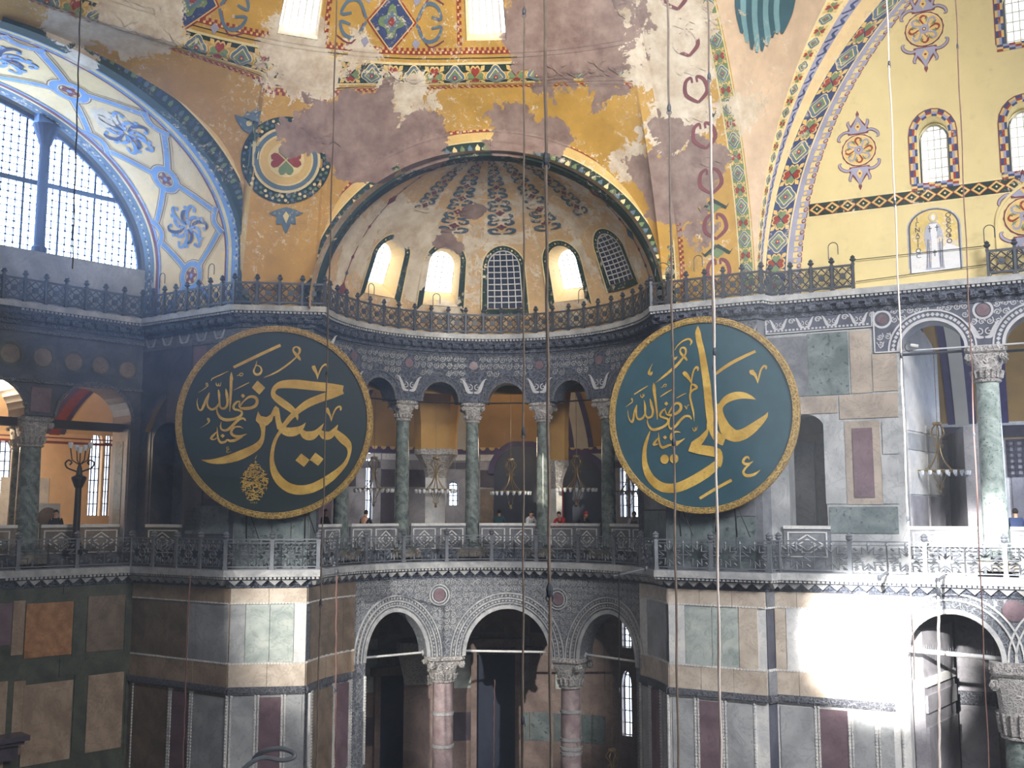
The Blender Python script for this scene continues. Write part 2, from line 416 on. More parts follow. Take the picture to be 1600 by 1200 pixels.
M['porph'] = marble('pink_porphyry_shaft', srgb(150, 130, 134), srgb(186, 170, 170), srgb(122, 96, 102), 1.3)
M['pale'] = marble('pale_marble', srgb(204, 204, 206), srgb(230, 228, 224), srgb(172, 174, 180), .9)
M['brown'] = marble('brown_marble', srgb(108, 96, 86), srgb(142, 126, 112), srgb(80, 68, 60), 1.0)
M['orange'] = marble('orange_brown_marble', srgb(146, 104, 72), srgb(186, 140, 102), srgb(106, 72, 50), 1.4)
M['tan'] = marble('tan_marble', srgb(144, 124, 106), srgb(178, 158, 138), srgb(116, 96, 80), .9)
M['olive'] = marble('dark_green_border_marble', srgb(72, 76, 68), srgb(100, 104, 92), srgb(54, 58, 52), 1.0)
M['ledge'] = marble('worn_ledge_marble', srgb(150, 152, 156), srgb(190, 190, 190), srgb(120, 122, 128), 1.2)
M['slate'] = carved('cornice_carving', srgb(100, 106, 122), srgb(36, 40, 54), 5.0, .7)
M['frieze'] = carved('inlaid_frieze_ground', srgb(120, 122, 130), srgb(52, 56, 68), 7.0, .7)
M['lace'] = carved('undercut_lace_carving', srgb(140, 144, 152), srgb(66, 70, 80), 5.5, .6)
M['lace_d'] = plain('dark_inlay_ground', srgb(84, 88, 102), .7)
M['scroll'] = plain('pale_scroll_inlay', srgb(184, 185, 190), .6, var=.12)
M['iron'] = plain('grey_painted_iron', srgb(74, 78, 86), .5, .3)
M['iron_l'] = plain('light_grey_painted_iron', srgb(110, 114, 122), .5, .2)
M['dark'] = plain('dark_bronze', srgb(48, 44, 42), .45, .5)
M['brass'] = plain('aged_brass', srgb(150, 128, 92), .4, .5)
M['lead'] = plain('lead_window_bars', srgb(66, 84, 122), .7, var=.1)
M['bar'] = plain('white_window_bars', srgb(206, 206, 204), .7, var=.08)
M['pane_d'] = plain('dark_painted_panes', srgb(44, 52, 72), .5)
M['wood'] = plain('dark_tie_beam_timber', srgb(46, 40, 42), .7)
M['rope'] = plain('hemp_rope', srgb(120, 106, 96), .9)
M['rope_w'] = plain('pale_rope', srgb(226, 212, 204), .9, var=.08)
M['rope_r'] = plain('reddish_rope', srgb(122, 92, 86), .9)
M['floor'] = marble('floor_marble', srgb(120, 112, 104), srgb(150, 142, 132), srgb(96, 90, 86), .6)
M['glass_w'] = glass_mat('west_window_glass', 21.0, (.48, .66, 1), (.60, .76, 1)); M['glass'] = glass_mat()   # daylit panes: they are what gives off the light
M['lampglass'] = plain('frosted_lamp_glass', srgb(226, 232, 240), .2, var=.05)
M['gold'] = marble('gilded_lettering', srgb(176, 140, 62), srgb(214, 180, 96), srgb(150, 116, 50), .9, rough=.5)
M['gold'].node_tree.nodes['Principled BSDF'].inputs['Metallic'].default_value = .0
M['rim'] = carved('gilt_frame_carving', srgb(196, 166, 100), srgb(126, 96, 60), 6, .8)
M['field'] = plain('dark_green_leather_field', srgb(34, 50, 54), .6, var=.12, sc=2)
M['field2'] = plain('teal_green_leather_field', srgb(48, 80, 92), .6, var=.12, sc=2)
M['timber'] = plain('grey_timber', srgb(116, 104, 96), .8)
M['skin'] = plain('skin', srgb(204, 156, 130), .6, var=.05)

# ================================================================== STRUCTURE
def arcade(mb, S, a0, a1, z0, z1, ops, th, voids=(), nseg=16, d=0.0):
    """wall with arched openings; ops: (sa, sb, zspring, zapex, zbottom)"""
    xs = [a0, a1]
    for sa, sb, zs, za, zb in ops:
        c = (sa + sb) / 2; h = (sb - sa) / 2
        xs += [c - h * cos(pi * i / nseg) for i in range(nseg + 1)]
    for v in voids: xs += list(v)
    n = max(1, int((a1 - a0) / .5)) if isinstance(S, Cyl) else 1
    ys = [a0 + (a1 - a0) * i / n for i in range(n + 1)]
    xs += [y for y in ys if not any(sa < y < sb for sa, sb, *_ in ops)]
    xs = sorted(x for x in set(round(x, 5) for x in xs) if a0 - 1e-6 <= x <= a1 + 1e-6)
    def op_at(x):
        for o in ops:
            if o[0] - 1e-6 < x < o[1] + 1e-6: return o
    def bot(x, m):
        o = op_at(m)
        if o:
            c = (o[0] + o[1]) / 2; h = (o[1] - o[0]) / 2
            return o[2] + (o[3] - o[2]) * sqrt(max(0, 1 - ((x - c) / h) ** 2))
        for v in voids:
            if v[0] < m < v[1]: return v[2]
        return z0
    prev = None
    for i in range(len(xs) - 1):
        p, q = xs[i], xs[i + 1]
        if q - p < 1e-4: continue
        m = (p + q) / 2; zp, zq = bot(p, m), bot(q, m)
        mb.add([S.P(p, zp, d), S.P(q, zq, d), S.P(q, z1, d), S.P(p, z1, d), S.P(p, zp, d - th), S.P(q, zq, d - th), S.P(q, z1, d - th), S.P(p, z1, d - th)],
               [(0, 1, 2, 3), (5, 4, 7, 6), (0, 4, 5, 1), (3, 2, 6, 7)])
        if prev is None or abs(prev - zp) > 1e-3:
            zz = z1 if prev is None else prev
            mb.add([S.P(p, min(zp, zz), d), S.P(p, max(zp, zz), d), S.P(p, max(zp, zz), d - th), S.P(p, min(zp, zz), d - th)], [(0, 1, 2, 3)])
        o = op_at(m)
        if o and o[4] > z0 + .01:      # sill below the opening
            mb.add([S.P(p, z0, d), S.P(q, z0, d), S.P(q, o[4], d), S.P(p, o[4], d), S.P(p, z0, d - th), S.P(q, z0, d - th), S.P(q, o[4], d - th), S.P(p, o[4], d - th)],
                   [(0, 1, 2, 3), (5, 4, 7, 6), (3, 2, 6, 7)])
        prev = zq
    p = xs[-1]; mb.add([S.P(p, prev, d), S.P(p, z1, d), S.P(p, z1, d - th), S.P(p, prev, d - th)], [(0, 1, 2, 3)])
def archband(mb, S, op, o0, o1, d0, d1, legs=0.0, n=24):
    """raised moulding round an arch, offsets o0..o1 outside the opening"""
    sa, sb, zs, za = op[:4]; c = (sa + sb) / 2; h = (sb - sa) / 2; r = za - zs
    def pt(o, t): return c - (h + o) * cos(t), zs + (r + o) * sin(t)
    P0 = []; P1 = []
    if legs: P0.append((sa - o0, zs - legs)); P1.append((sa - o1, zs - legs))
    for i in range(n + 1):
        P0.append(pt(o0, pi * i / n)); P1.append(pt(o1, pi * i / n))
    if legs: P0.append((sb + o0, zs - legs)); P1.append((sb + o1, zs - legs))
    k = len(P0)
    vs = [S.P(*p, d1) for p in P0] + [S.P(*p, d1) for p in P1] + [S.P(*p, d0) for p in P0] + [S.P(*p, d0) for p in P1]
    fs = []
    for i in range(k - 1):
        fs += [(i, i + 1, k + i + 1, k + i), (2 * k + i, 2 * k + i + 1, i + 1, i), (k + i, k + i + 1, 3 * k + i + 1, 3 * k + i)]
    mb.add(vs, fs)
def ax(S, px, py): return S.inv(px, py)[0]
def zx(S, px, py): return S.inv(px, py)[1]
D = lambda deg: radians(deg) * RX
TH = 1.1
# openings ---------------------------------------------------------------
zs_l = zx(EX, 797, 1024); za_l = zx(EX, 797, 951)
OL = [(D(41.5), D(66.5), zs_l, za_l - .02, ZG), (D(81), D(112), zs_l, za_l, ZG), (D(124), D(150.5), zs_l, za_l - .02, ZG)]
zs_u = zx(EX, 690, 628); za_u = zx(EX, 690, 597)
OU = [(D(c - 6.9), D(c + 6.9), zs_u, za_u, ZF) for c in (20.4, 45.6, 70.8, 96, 121.2, 146.4)]
UC = [33.0, 58.2, 83.4, 108.6, 133.8]       # column angles of the upper exedra
LC = [73.8, 118.2]
zs_n = zx(NO, 1457, 546); za_n = zx(NO, 1457, 501)
n1a, n1b = ax(NO, 1406, 548), ax(NO, 1508, 545); n2a = ax(NO, 1571, 543); nsp = n1b - n1a; ngap = n2a - n1b
ON = [(ax(NO, 1231, 690), ax(NO, 1289, 690), zx(NO, 1289, 672), zx(NO, 1250, 648), ZF), (n1a, n1b, zs_n, za_n, ZF), (n2a, n2a + nsp, zs_n, za_n, ZF), (n2a + nsp + ngap, n2a + 2 * nsp + ngap, zs_n, za_n, ZF)]
m1a, m1b = ax(NO, 1418, 1030), ax(NO, 1566, 1035); zs_m = zx(NO, 1490, 1030); za_m = zx(NO, 1490, 959)
mgap = ax(NO, 1612, 1035) - m1b
OM = [(m1a, m1b, zs_m, za_m, ZG), (m1b + mgap, m1b + mgap + (m1b - m1a), zs_m, za_m, ZG)]
w1a, w1b = ax(WEST, 86, 690), ax(WEST, 203, 690); zs_w = zx(WEST, 145, 655); za_w = zx(WEST, 145, 601)
w0b = ax(WEST, 36, 690)
OW = [(w0b - (w1b - w1a), w0b, zs_w, za_w, ZF), (w1a, w1b, zs_w, za_w, ZF)]
sd = (ax(SIDE, 238, 720), ax(SIDE, 286, 720), zx(SIDE, 262, 690), zx(SIDE, 262, 660), ZF)

def wall(name, mat, fn):
    mb = MB(); fn(mb); return struct(mb.obj(name, mat))
lowT = Z1 - .05
W = {}
# lower storey
W['wl'] = wall('wall_west_lower', M['olive'], lambda m: m.slab(WEST, 0, WEST.L, ZG, lowT, -TH, 0))
W['sl'] = wall('wall_west_pier_side_lower', M['tan'], lambda m: m.slab(SIDE, 0, SIDE.L, ZG, lowT, -TH, 0))
W['fl'] = wall('wall_west_pier_front_lower', M['grey'], lambda m: m.slab(PF, 0, PF.L, ZG, lowT, -TH, 0))
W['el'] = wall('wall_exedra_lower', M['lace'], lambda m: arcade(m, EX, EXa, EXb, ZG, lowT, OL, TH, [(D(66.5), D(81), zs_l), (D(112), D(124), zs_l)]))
W['dl'] = wall('wall_north_pier_front_lower', M['pale'], lambda m: m.slab(RF, 0, RF.L, ZG, lowT, -TH, 0))
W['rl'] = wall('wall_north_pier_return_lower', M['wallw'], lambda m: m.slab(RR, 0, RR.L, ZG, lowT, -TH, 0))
W['nl'] = wall('wall_north_lower', M['pale'], lambda m: arcade(m, NO, 0, NO.L, ZG, lowT, OM, TH, [(m1b, m1b + mgap, zs_m)]))
# gallery storey
up = Z2 - .05
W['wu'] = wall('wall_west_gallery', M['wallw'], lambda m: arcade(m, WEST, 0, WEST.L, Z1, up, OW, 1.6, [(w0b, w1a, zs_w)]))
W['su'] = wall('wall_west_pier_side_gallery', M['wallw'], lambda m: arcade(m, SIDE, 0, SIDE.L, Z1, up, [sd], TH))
W['fu'] = wall('wall_west_pier_front_gallery', M['wallg'], lambda m: m.slab(PF, 0, PF.L, Z1, up, -TH, 0))
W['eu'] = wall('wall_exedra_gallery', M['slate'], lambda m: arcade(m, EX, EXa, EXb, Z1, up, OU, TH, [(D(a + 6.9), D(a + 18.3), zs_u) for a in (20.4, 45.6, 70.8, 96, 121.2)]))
W['du'] = wall('wall_north_pier_front_gallery', M['wallg'], lambda m: m.slab(RF, 0, RF.L, Z1, up, -TH, 0))
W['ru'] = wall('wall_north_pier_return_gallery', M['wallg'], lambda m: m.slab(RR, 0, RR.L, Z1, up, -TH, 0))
W['nu'] = wall('wall_north_gallery', M['grey'], lambda m: arcade(m, NO, 0, NO.L, Z1, up, ON, TH, [(n1b, n2a, zs_n), (n2a + nsp, n2a + nsp + ngap, zs_n)]))

# ------------------------------------------------------------------ cornices: one profile swept round the whole plan
def sweep(name, prof, mat):
    """prof: (d, z) from bottom inner to top inner"""
    rows = [path(d) for d, z in prof]; mb = MB(); n = len(rows[0])
    vs = [(p.x, p.y, prof[k][1]) for k, r in enumerate(rows) for p in r]
    fs = [(k * n + i, k * n + i + 1, (k + 1) * n + i + 1, (k + 1) * n + i) for k in range(len(prof) - 1) for i in range(n - 1)]
    mb.add(vs, fs); return struct(mb.obj(name, mat))
def walk(d, step_, off=0.0):
    """evenly spaced stations on path(d): (x, y, rz of tangent)"""
    P_ = path(d); out = []; rem = off
    for a, b in zip(P_, P_[1:]):
        L = (b - a).length; u = (b - a) / max(L, 1e-6)
        while rem < L:
            q = a + u * rem; out.append((q.x, q.y, atan2(u.y, u.x))); rem += step_
        rem -= L
    return out
t1 = sweep('trim_1', [(0, Z2 - .22), (.60, Z2 - .22), (.60, Z2), (-.3, Z2)], M['ledge'])
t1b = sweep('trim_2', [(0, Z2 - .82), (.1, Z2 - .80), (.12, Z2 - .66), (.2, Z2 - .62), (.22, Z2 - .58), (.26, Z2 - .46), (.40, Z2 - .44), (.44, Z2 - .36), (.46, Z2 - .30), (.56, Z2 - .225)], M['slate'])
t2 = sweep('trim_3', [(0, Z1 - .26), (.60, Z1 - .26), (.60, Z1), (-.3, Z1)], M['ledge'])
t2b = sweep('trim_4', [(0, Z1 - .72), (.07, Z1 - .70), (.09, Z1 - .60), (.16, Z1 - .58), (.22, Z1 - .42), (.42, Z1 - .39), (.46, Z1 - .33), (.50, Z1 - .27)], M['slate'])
mo = MB(); mo.box(-.13, .13, -.24, 0, -.14, 0); mo.box(-.10, .10, -.20, 0, -.19, -.14); mo.box(-.05, .05, -.245, -.235, -.11, -.03)
mo_me = mo.mesh('modillion', M['slate'])
for x, y, a in walk(.18, .50)[14:-6]:
    place('modillion', mo_me, t1b, (x, y, Z2 - .44), a)
m2 = MB(); m2.add([(-.22, -.24, 0), (.22, -.24, 0), (.22, 0, 0), (-.22, 0, 0), (0, -.16, -.20), (0, 0, -.20)], [(0, 1, 4), (1, 2, 5, 4), (3, 0, 4, 5), (0, 3, 2, 1)])
m2_me = m2.mesh('bracket', M['ledge'])
for x, y, a in walk(.17, .50)[14:-6]:
    place('bracket', m2_me, t2b, (x, y, Z1 - .40), a)
dn = MB()
for x, y, a in walk(.50, .16)[40:]:
    ca, sa = cos(a), sin(a)
    for zz in (Z1 - .30, Z2 - .26):
        dn.hexa([(x - ca * .05 + sa * (-.05), y - sa * .05 - ca * (-.05), zz - .05), (x + ca * .05 - sa * .05, y + sa * .05 + ca * .05, zz - .05),
                 (x + ca * .05 + sa * .05, y + sa * .05 - ca * .05, zz - .05), (x - ca * .05 + sa * .05, y - sa * .05 - ca * .05, zz - .05),
                 (x - ca * .05 - sa * .05, y - sa * .05 + ca * .05, zz + .04), (x + ca * .05 - sa * .05, y + sa * .05 + ca * .05, zz + .04),
                 (x + ca * .05 + sa * .05, y + sa * .05 - ca * .05, zz + .04), (x - ca * .05 + sa * .05, y - sa * .05 - ca * .05, zz + .04)])
stuff(dn.obj('dentil_row', M['ledge'], t2b))

# ------------------------------------------------------------------ floors
def struct_poly(name, pts, z0, z1, mat):
    mb = MB(); n = len(pts); tri = tessellate_polygon([[Vector((p[0], p[1], 0)) for p in pts]])
    mb.add([(p[0], p[1], z1) for p in pts] + [(p[0], p[1], z0) for p in pts], [tuple(t) for t in tri] + [tuple(n + i for i in t[::-1]) for t in tri] + [(i, (i + 1) % n, n + (i + 1) % n, n + i) for i in range(n)])
    return struct(mb.obj(name, mat))
pin = [(p.x, p.y) for p in path(-.02)]
struct_poly('floor_gallery', pin + [(34, 60), (-34, 60), (-34, 30)], ZF - .35, ZF, M['floor'])
mb = MB(); mb.box(-60, 60, -20, 75, ZG - .3, ZG); struct(mb.obj('floor', M['floor']))
mb = MB(); mb.box(-8, 8, -4, -.6, ZF - .4, ZF); struct(mb.obj('floor_south_gallery', M['floor']))

# ================================================================== VAULTS
ORN = [M['o_green'], M['o_lgreen'], M['o_red'], M['o_blue'], M['o_navy'], M['o_sky'], M['o_lilac'], M['o_cream'], M['o_gold'], M['o_maroon'], M['o_dull'], M['wing'], M['wingd'], M['cream']]
GR, LG, RD, BL, NV, SK, LI, CR, GO, MA, DU, WI, WD, CM = range(14)
def v3(p, z): return Vector((p.x, p.y, z))
# west barrel soffit (painted sky blue), from the window wall (w=0) to the nave (w=1); h runs up the arch
mW = -WEST.u
def bar_in(h):
    if h < 2.1: return .1, 8.0 + h
    a = (h - 2.1) / 7.6; return .1 + 8.4 * (1 - cos(a)), 10.1 + 6.4 * sin(a)
def bar_out(h):
    if h < 2.3: return 0.0, 8.0 + h
    a = (h - 2.3) / 7.6; return 9.3 * (1 - cos(a)), 10.3 + 6.3 * sin(a)
def BAR(w, h, d=0.0):
    si, zi = bar_in(h); so, zo = bar_out(h)
    A = Vector((wA.x, wA.y)) + mW * si; B = Vector((wB.x, wB.y)) + mW * so
    p = v3(A.lerp(B, w), zi + (zo - zi) * w)
    if d:
        e = .05; n = (BAR(w + e, h) - BAR(w - e, h)).cross(BAR(w, h + e) - BAR(w, h - e)).normalized()
        q = Vector((wA.x, wA.y, 9)) + Vector((mW.x, mW.y, 0)) * 8
        if n.dot(q - p) < 0: n = -n
        p = p + n * d
    return p
def norm_fn(f, inside):
    """adds a lift d towards the point inside"""
    ins = Vector(inside)
    def g(u, v, d=0.0):
        p = f(u, v)
        if d:
            e = .02; n = (f(u + e, v) - f(u - e, v)).cross(f(u, v + e) - f(u, v - e))
            if n.length < 1e-9: return p
            n.normalize()
            if n.dot(ins - p) < 0: n = -n
            p = p + n * d
        return p
    return g
mb = MB(); mb.grid(lambda u, v: BAR(u, v), 0, 1, 12, 0, 15, 60); soff = struct(mb.obj('ceiling_west_arch_soffit', M['cream'], smooth=True))

# great arch soffit above the north pier
R0 = 15.5
def GA0(a, h):
    al = h / R0; b = RF.P(a, 0, R0 * (1 - cos(al))); return Vector((b.x, b.y, 8.0 + R0 * sin(al)))
GA = norm_fn(GA0, (0, 20, 8))
mb = MB(); mb.grid(GA0, 0, RF.L, 12, 0, 20, 60); ga = struct(mb.obj('ceiling_great_arch_soffit', M['ochre'], smooth=True))
def c0(z): 
    s_ = min((z - 8.0) / R0, .999); return R0 * (1 - sqrt(1 - s_ * s_))
def c1(z):
    s_ = min((z - 8.0) / 23.0, .999); return 23.0 * (1 - sqrt(1 - s_ * s_))
def WE(z):
    b = RF.P(RF.L, 0, c0(z)); return Vector((b.x, b.y, z))
def N1(z):
    p = Vector((wE.x, wE.y)) + NO.u * c1(z); return v3(p, z)
def N0(z): return NO.P(c0(z), z, .0)
def PE0(w, z):
    p = WE(z).lerp(N1(z), w); b = sin(pi * w) * .05 * (WE(z) - N1(z)).length
    q = Vector((p.x, p.y, 0)) - Vector((0, 20, 0)); q.z = 0; q.normalize(); return p + q * b
PE = norm_fn(PE0, (0, 20, 8))
FA = norm_fn(lambda w, z: N1(z).lerp(N0(z), w), (0, 20, 8))
mb = MB(); mb.grid(lambda u, v: PE0(u, v), 0, 1, 10, 8.0, 22, 40); pen = struct(mb.obj('ceiling_pendentive', M['pend'], smooth=True))
mb = MB(); mb.grid(lambda u, v: FA(u, v), 0, 1, 4, 8.0, 22, 60); fac = struct(mb.obj('ceiling_north_arch_face', M['cream'], smooth=True))

# exedra semidome
chm = (Vector((wC.x, wC.y)) + Vector((wD.x, wD.y))) / 2
def EDf(th, e):
    """th degrees from the west end, e elevation degrees"""
    t = radians(th); k = radians(e)
    return Vector((CX - RX * cos(t) * cos(k), CY + RX * sin(t) * cos(k), 8.05 + 6.45 * sin(k)))
ED = norm_fn(EDf, (CX, 36, 9))
def find_e(th, py, lo=0, hi=80):
    for _ in range(30):
        m = (lo + hi) / 2
        if proj(EDf(th, m))[1] > py: lo = m
        else: hi = m
    return lo
# (theta, half width deg, py bottom of opening, py top, open?)
EW = [(43.5, 7.4, 462, 373, True), (69.8, 7.2, 478, 385, True), (95.6, 7.0, 482, 391, False), (122.2, 7.0, 470, 383, True), (149.2, 7.0, 440, 365, False)]
EWp = []
for th, hw, yb, yt, op in EW:
    e0 = find_e(th, yb); e1 = find_e(th, yt); EWp.append((th, hw, e0, e1, op))
def w_out(th, hw, e0, e1, k=1.0, n=14, kb=None):
    """outline of a round-headed window (theta, e); k grows it"""
    g = (k - 1) * hw; hh = hw + g; es = e1 - hw * .95; r = (e1 - es) + g * .95; eb = e0 - g * (kb if kb is not None else 1)
    pts = [(th - hh, eb), (th - hh, es)]
    pts += [(th - hh * cos(pi * i / n), es + r * sin(pi * i / n)) for i in range(1, n)]
    pts += [(th + hh, es), (th + hh, eb)]
    return pts
def in_win(t, e):
    for th, hw, e0, e1, op in EWp:
        if not op or abs(t - th) > hw or e < e0: continue
        es = e1 - hw * .95
        if e <= es: return True
        if ((t - th) / hw) ** 2 + ((e - es) / (e1 - es)) ** 2 < 1: return True
    return False
mb = MB(); mb.grid(lambda u, v: EDf(u, v), -4, 184, 376, -.5, 90, 180, keep=lambda t, e: not in_win(t, e))
edome = struct(mb.obj('ceiling_exedra_semidome', M['ochre_dome'], smooth=True))

# great semidome above, from the arches up to the crown
C0 = Vector((-2.0, 24.0))
lowpts = [Vector((wB.x, wB.y)) + mW * 18, Vector((wB.x, wB.y)), Vector((wC.x, wC.y)), Vector((wD.x, wD.y))]
AH = (lowpts[3] - lowpts[2]).length / 2
def ring_rho(f):
    tab = [(-75, 16.6), (-58.5, 16.1), (-45.5, 15.5), (1.6, 14.6), (24.8, 14.8), (40, 15)]
    for (a, ra), (b, rb) in zip(tab, tab[1:]):
        if f <= b: return ra + (rb - ra) * (f - a) / (b - a)
    return 15
def SDf(f, v):
    """f azimuth in degrees from the nave axis, v: 0 at the arches, 1 at the ring moulding, 2 near the crown"""
    r = radians(f); dr = Vector((sin(r), cos(r)))
    rho = 15; z0 = 8.03
    for k in range(3):
        a, b = lowpts[k], lowpts[k + 1]; dd = b - a
        den = dr.x * dd.y - dr.y * dd.x; q = a - C0
        t = (q.x * dd.y - q.y * dd.x) / den; u = (q.x * dr.y - q.y * dr.x) / den
        if (0 <= u <= 1 or (k == 2 and u > 1) or (k == 0 and u < 0)) and t > 0:
            rho = t
            if k == 0:
                s_ = (1 - u) * 18; c = max(-1, min(1, 1 - s_ / 9.3)); z0 = 10.3 + 6.3 * sqrt(1 - c * c) if s_ > .02 else 8.03
                if s_ < .12: z0 = 8.03 + (z0 - 8.03) * s_ / .12
            elif k == 2:
                x = (u - .5) * 2; z0 = 8.05 + 6.45 * sqrt(max(0, 1 - x * x))
            break
    r1 = ring_rho(f); z1 = 17.0
    if v <= 1:
        rr = rho + (r1 - rho) * v ** 1.5; z = z0 + (z1 - z0) * v
    else:
        k = v - 1; z = 17 + 7.6 * k; rr = r1 * sqrt(max(0, 17 ** 2 - (z - 9) ** 2)) / 15.0
    return Vector((C0.x + dr.x * rr, C0.y + dr.y * rr, z))
SD = norm_fn(SDf, (-2, 24, 9))
FMAX = 26.2
def inv2(fn, u0, u1, v0, v1, px, py):
    for it in range(7):
        best = None
        for i in range(11):
            for j in range(11):
                u = u0 + (u1 - u0) * i / 10; v = v0 + (v1 - v0) * j / 10
                x, y = proj(fn(u, v)); e = (x - px) ** 2 + (y - py) ** 2
                if best is None or e < best[0]: best = (e, u, v)
        _, u, v = best; du = (u1 - u0) / 6; dv = (v1 - v0) / 6; u0, u1, v0, v1 = u - du, u + du, v - dv, v + dv
    return u, v
SDi = lambda px, py: inv2(SDf, -75, 27, .0, 1.9, px, py)
# high windows of the great semidome: (px left, px right, py sill)
HW = []
for x0, x1, yb in ((433, 497, 57), (729, 791, 64)):
    f0, v0 = SDi(x0, yb); f1, v1 = SDi(x1, yb); HW.append((f0, f1, (v0 + v1) / 2, 1.62))
def in_hw(f, v): return any(a < f < b and c < v < d for a, b, c, d in HW)
mb = MB(); mb.grid(SDf, -74, FMAX + 2.5, 520, 0, 1, 60); mb.grid(SDf, -74, FMAX + 2.5, 520, 1, 2.0, 100, keep=lambda f, v: not in_hw(f, v))
sdome = struct(mb.obj('ceiling_great_semidome', M['ochre'], smooth=True))
# simple crown closing the vault over the nave, out of view
mb = MB()
for f in range(0, 360, 12): pass
mb.grid(lambda u, v: Vector((C0.x + sin(radians(u)) * 9.4 * (1 - v), C0.y + cos(radians(u)) * 9.4 * (1 - v), 24.6 + 1.6 * v)), -74, 100, 20, 0, 1, 4)
struct(mb.obj('ceiling_crown', M['ochre']))

# ------------------------------------------------------------------ painted ornament
def strip(mb, fn, t0, t1, w0, w1, d, n):
    mb.grid(lambda a, b: fn(a, b, d), t0, t1, n, w0, w1, 1)
def disc(n, r, cx=0, cy=0, ry=None): return [(cx + r * cos(2 * pi * i / n), cy + (ry or r) * sin(2 * pi * i / n)) for i in range(n)]
def heart(dx, dy, s=1.0):
    pts = [(0, .05), (.16, .22), (.36, .42), (.40, .62), (.26, .80), (.1, .78), (0, .66), (-.1, .78), (-.26, .80), (-.40, .62), (-.36, .42), (-.16, .22)]
    return [(x * dy * s + y * dx * s, y * dy * s - x * dx * s) for x, y in pts]
def lobed(r, k=8, a=.14, n=32): return [(r * (1 + a * cos(k * 2 * pi * i / n)) * cos(2 * pi * i / n), r * (1 + a * cos(k * 2 * pi * i / n)) * sin(2 * pi * i / n)) for i in range(n)]
def tile(mb, f, kind, d=.02):
    """f(x, y, d) maps the unit tile"""
    e = .012
    P_ = lambda col, pts, k: (setattr(mb, 'mi', col), mb.fan(pts, lambda x, y: f(x, y, d + e * k)))
    if kind == 0:
        P_(CR, lobed(.92, 4, .12), 1); P_(BL, lobed(.84, 4, .12), 2); P_(CR, [(0, .74), (-.74, 0), (0, -.74), (.74, 0)], 3)
        P_(LG, [(0, .64), (-.64, 0), (0, -.64), (.64, 0)], 4); P_(BL, disc(8, .34), 5); P_(RD, disc(8, .2), 6); P_(GO, disc(6, .08), 7)
    elif kind == 1:
        for (dx, dy), c in (((0, 1), RD), ((0, -1), RD), ((1, 0), LG), ((-1, 0), LG)):
            P_(GO, heart(dx, dy, 1.16), 1); P_(c, heart(dx, dy, .98), 2)
        for sx in (-1, 1):
            for sy in (-1, 1): P_(GO, [(sx * .95, sy * .95), (sx * .6, sy * .9), (sx * .42, sy * .42), (sx * .9, sy * .6)], 1)
    elif kind == 2:     # faded arabesque cell
        mb.mi = DU
        for sx in (-1, 1):
            for sy in (-1, 1):
                mb.ribbon(smooth([(sx * .1, sy * .95, .16), (sx * .7, sy * .85, .26), (sx * .85, sy * .45, .3), (sx * .45, sy * .3, .22), (sx * .3, sy * .55, .16)], 3), lambda x, y: f(x, y, d + e))
        mb.mi = MA; mb.fan(lobed(.3, 4, .3, 16), lambda x, y: f(x, y, d + 2 * e)); mb.mi = DU; mb.fan(disc(6, .12), lambda x, y: f(x, y, d + 3 * e))
def tiles(mb, fn, t0, t1, w0, w1, asp, d=.02, first=0, kinds=(0, 1), L=1.0, gap=.0):
    """L: metres per unit t;  width in metres = asp-adjusted"""
    n = max(1, round(abs(t1 - t0) * L / asp)); dt = (t1 - t0) / n; wc = (w0 + w1) / 2; hw = (w1 - w0) / 2
    for i in range(n):
        tc = t0 + dt * (i + .5)
        tile(mb, (lambda tc: lambda x, y, dd: fn(tc + x * dt / 2 * (1 - gap), wc + y * hw * (1 - gap), dd))(tc), kinds[(i + first) % len(kinds)], d)
def crenel(mb, fn, t0, t1, w0, w1, pitch, d, c1_, c2_, L=1.0):
    n = max(1, round(abs(t1 - t0) * L / pitch)); dt = (t1 - t0) / n
    for i in range(n):
        t = t0 + dt * i
        mb.mi = c1_; mb.add([fn(t, w0, d), fn(t + dt, w0, d), fn(t + dt, w0 + (w1 - w0) * .55, d), fn(t, w0 + (w1 - w0) * .55, d)], [(0, 1, 2, 3)])
        mb.add([fn(t, w0 + (w1 - w0) * .5, d), fn(t + dt * .5, w0 + (w1 - w0) * .5, d), fn(t + dt * .5, w1, d), fn(t, w1, d)], [(0, 1, 2, 3)])
        mb.mi = c2_; mb.add([fn(t + dt * .2, w0 + (w1 - w0) * .15, d + .01), fn(t + dt * .6, w0 + (w1 - w0) * .15, d + .01), fn(t + dt * .6, w0 + (w1 - w0) * .5, d + .01), fn(t + dt * .2, w0 + (w1 - w0) * .5, d + .01)], [(0, 1, 2, 3)])

# ring moulding band on the great semidome; v offset -> metres
def RG(f, w, d=0.0):       # w metres up from z=17
    return SD(f, 1 + (w / 8.6 if w < 0 else w / 7.6), d)
Lf = radians(1) * 15
mb = MB(); f0, f1 = -66, FMAX - .2
mb.mi = CR; strip(mb, RG, f0, f1, -.5, .52, .012, 180)
mb.mi = GR; strip(mb, RG, f0, f1, -.42, .44, .02, 180)
tiles(mb, RG, f0, f1, -.42, .44, .84, .03, L=Lf)
crenel(mb, RG, f0, f1, -.72, -.95, .22, .02, RD, GO, L=Lf); crenel(mb, RG, f0, f1, .78, 1.0, .22, .02, RD, GO, L=Lf)
mb.mi = GR; strip(mb, RG, f0, f1, .64, .67, .02, 120); strip(mb, RG, f0, f1, -.62, -.65, .02, 120)
orn1 = stuff(mb.obj('painted_ring_band', ORN, sdome))
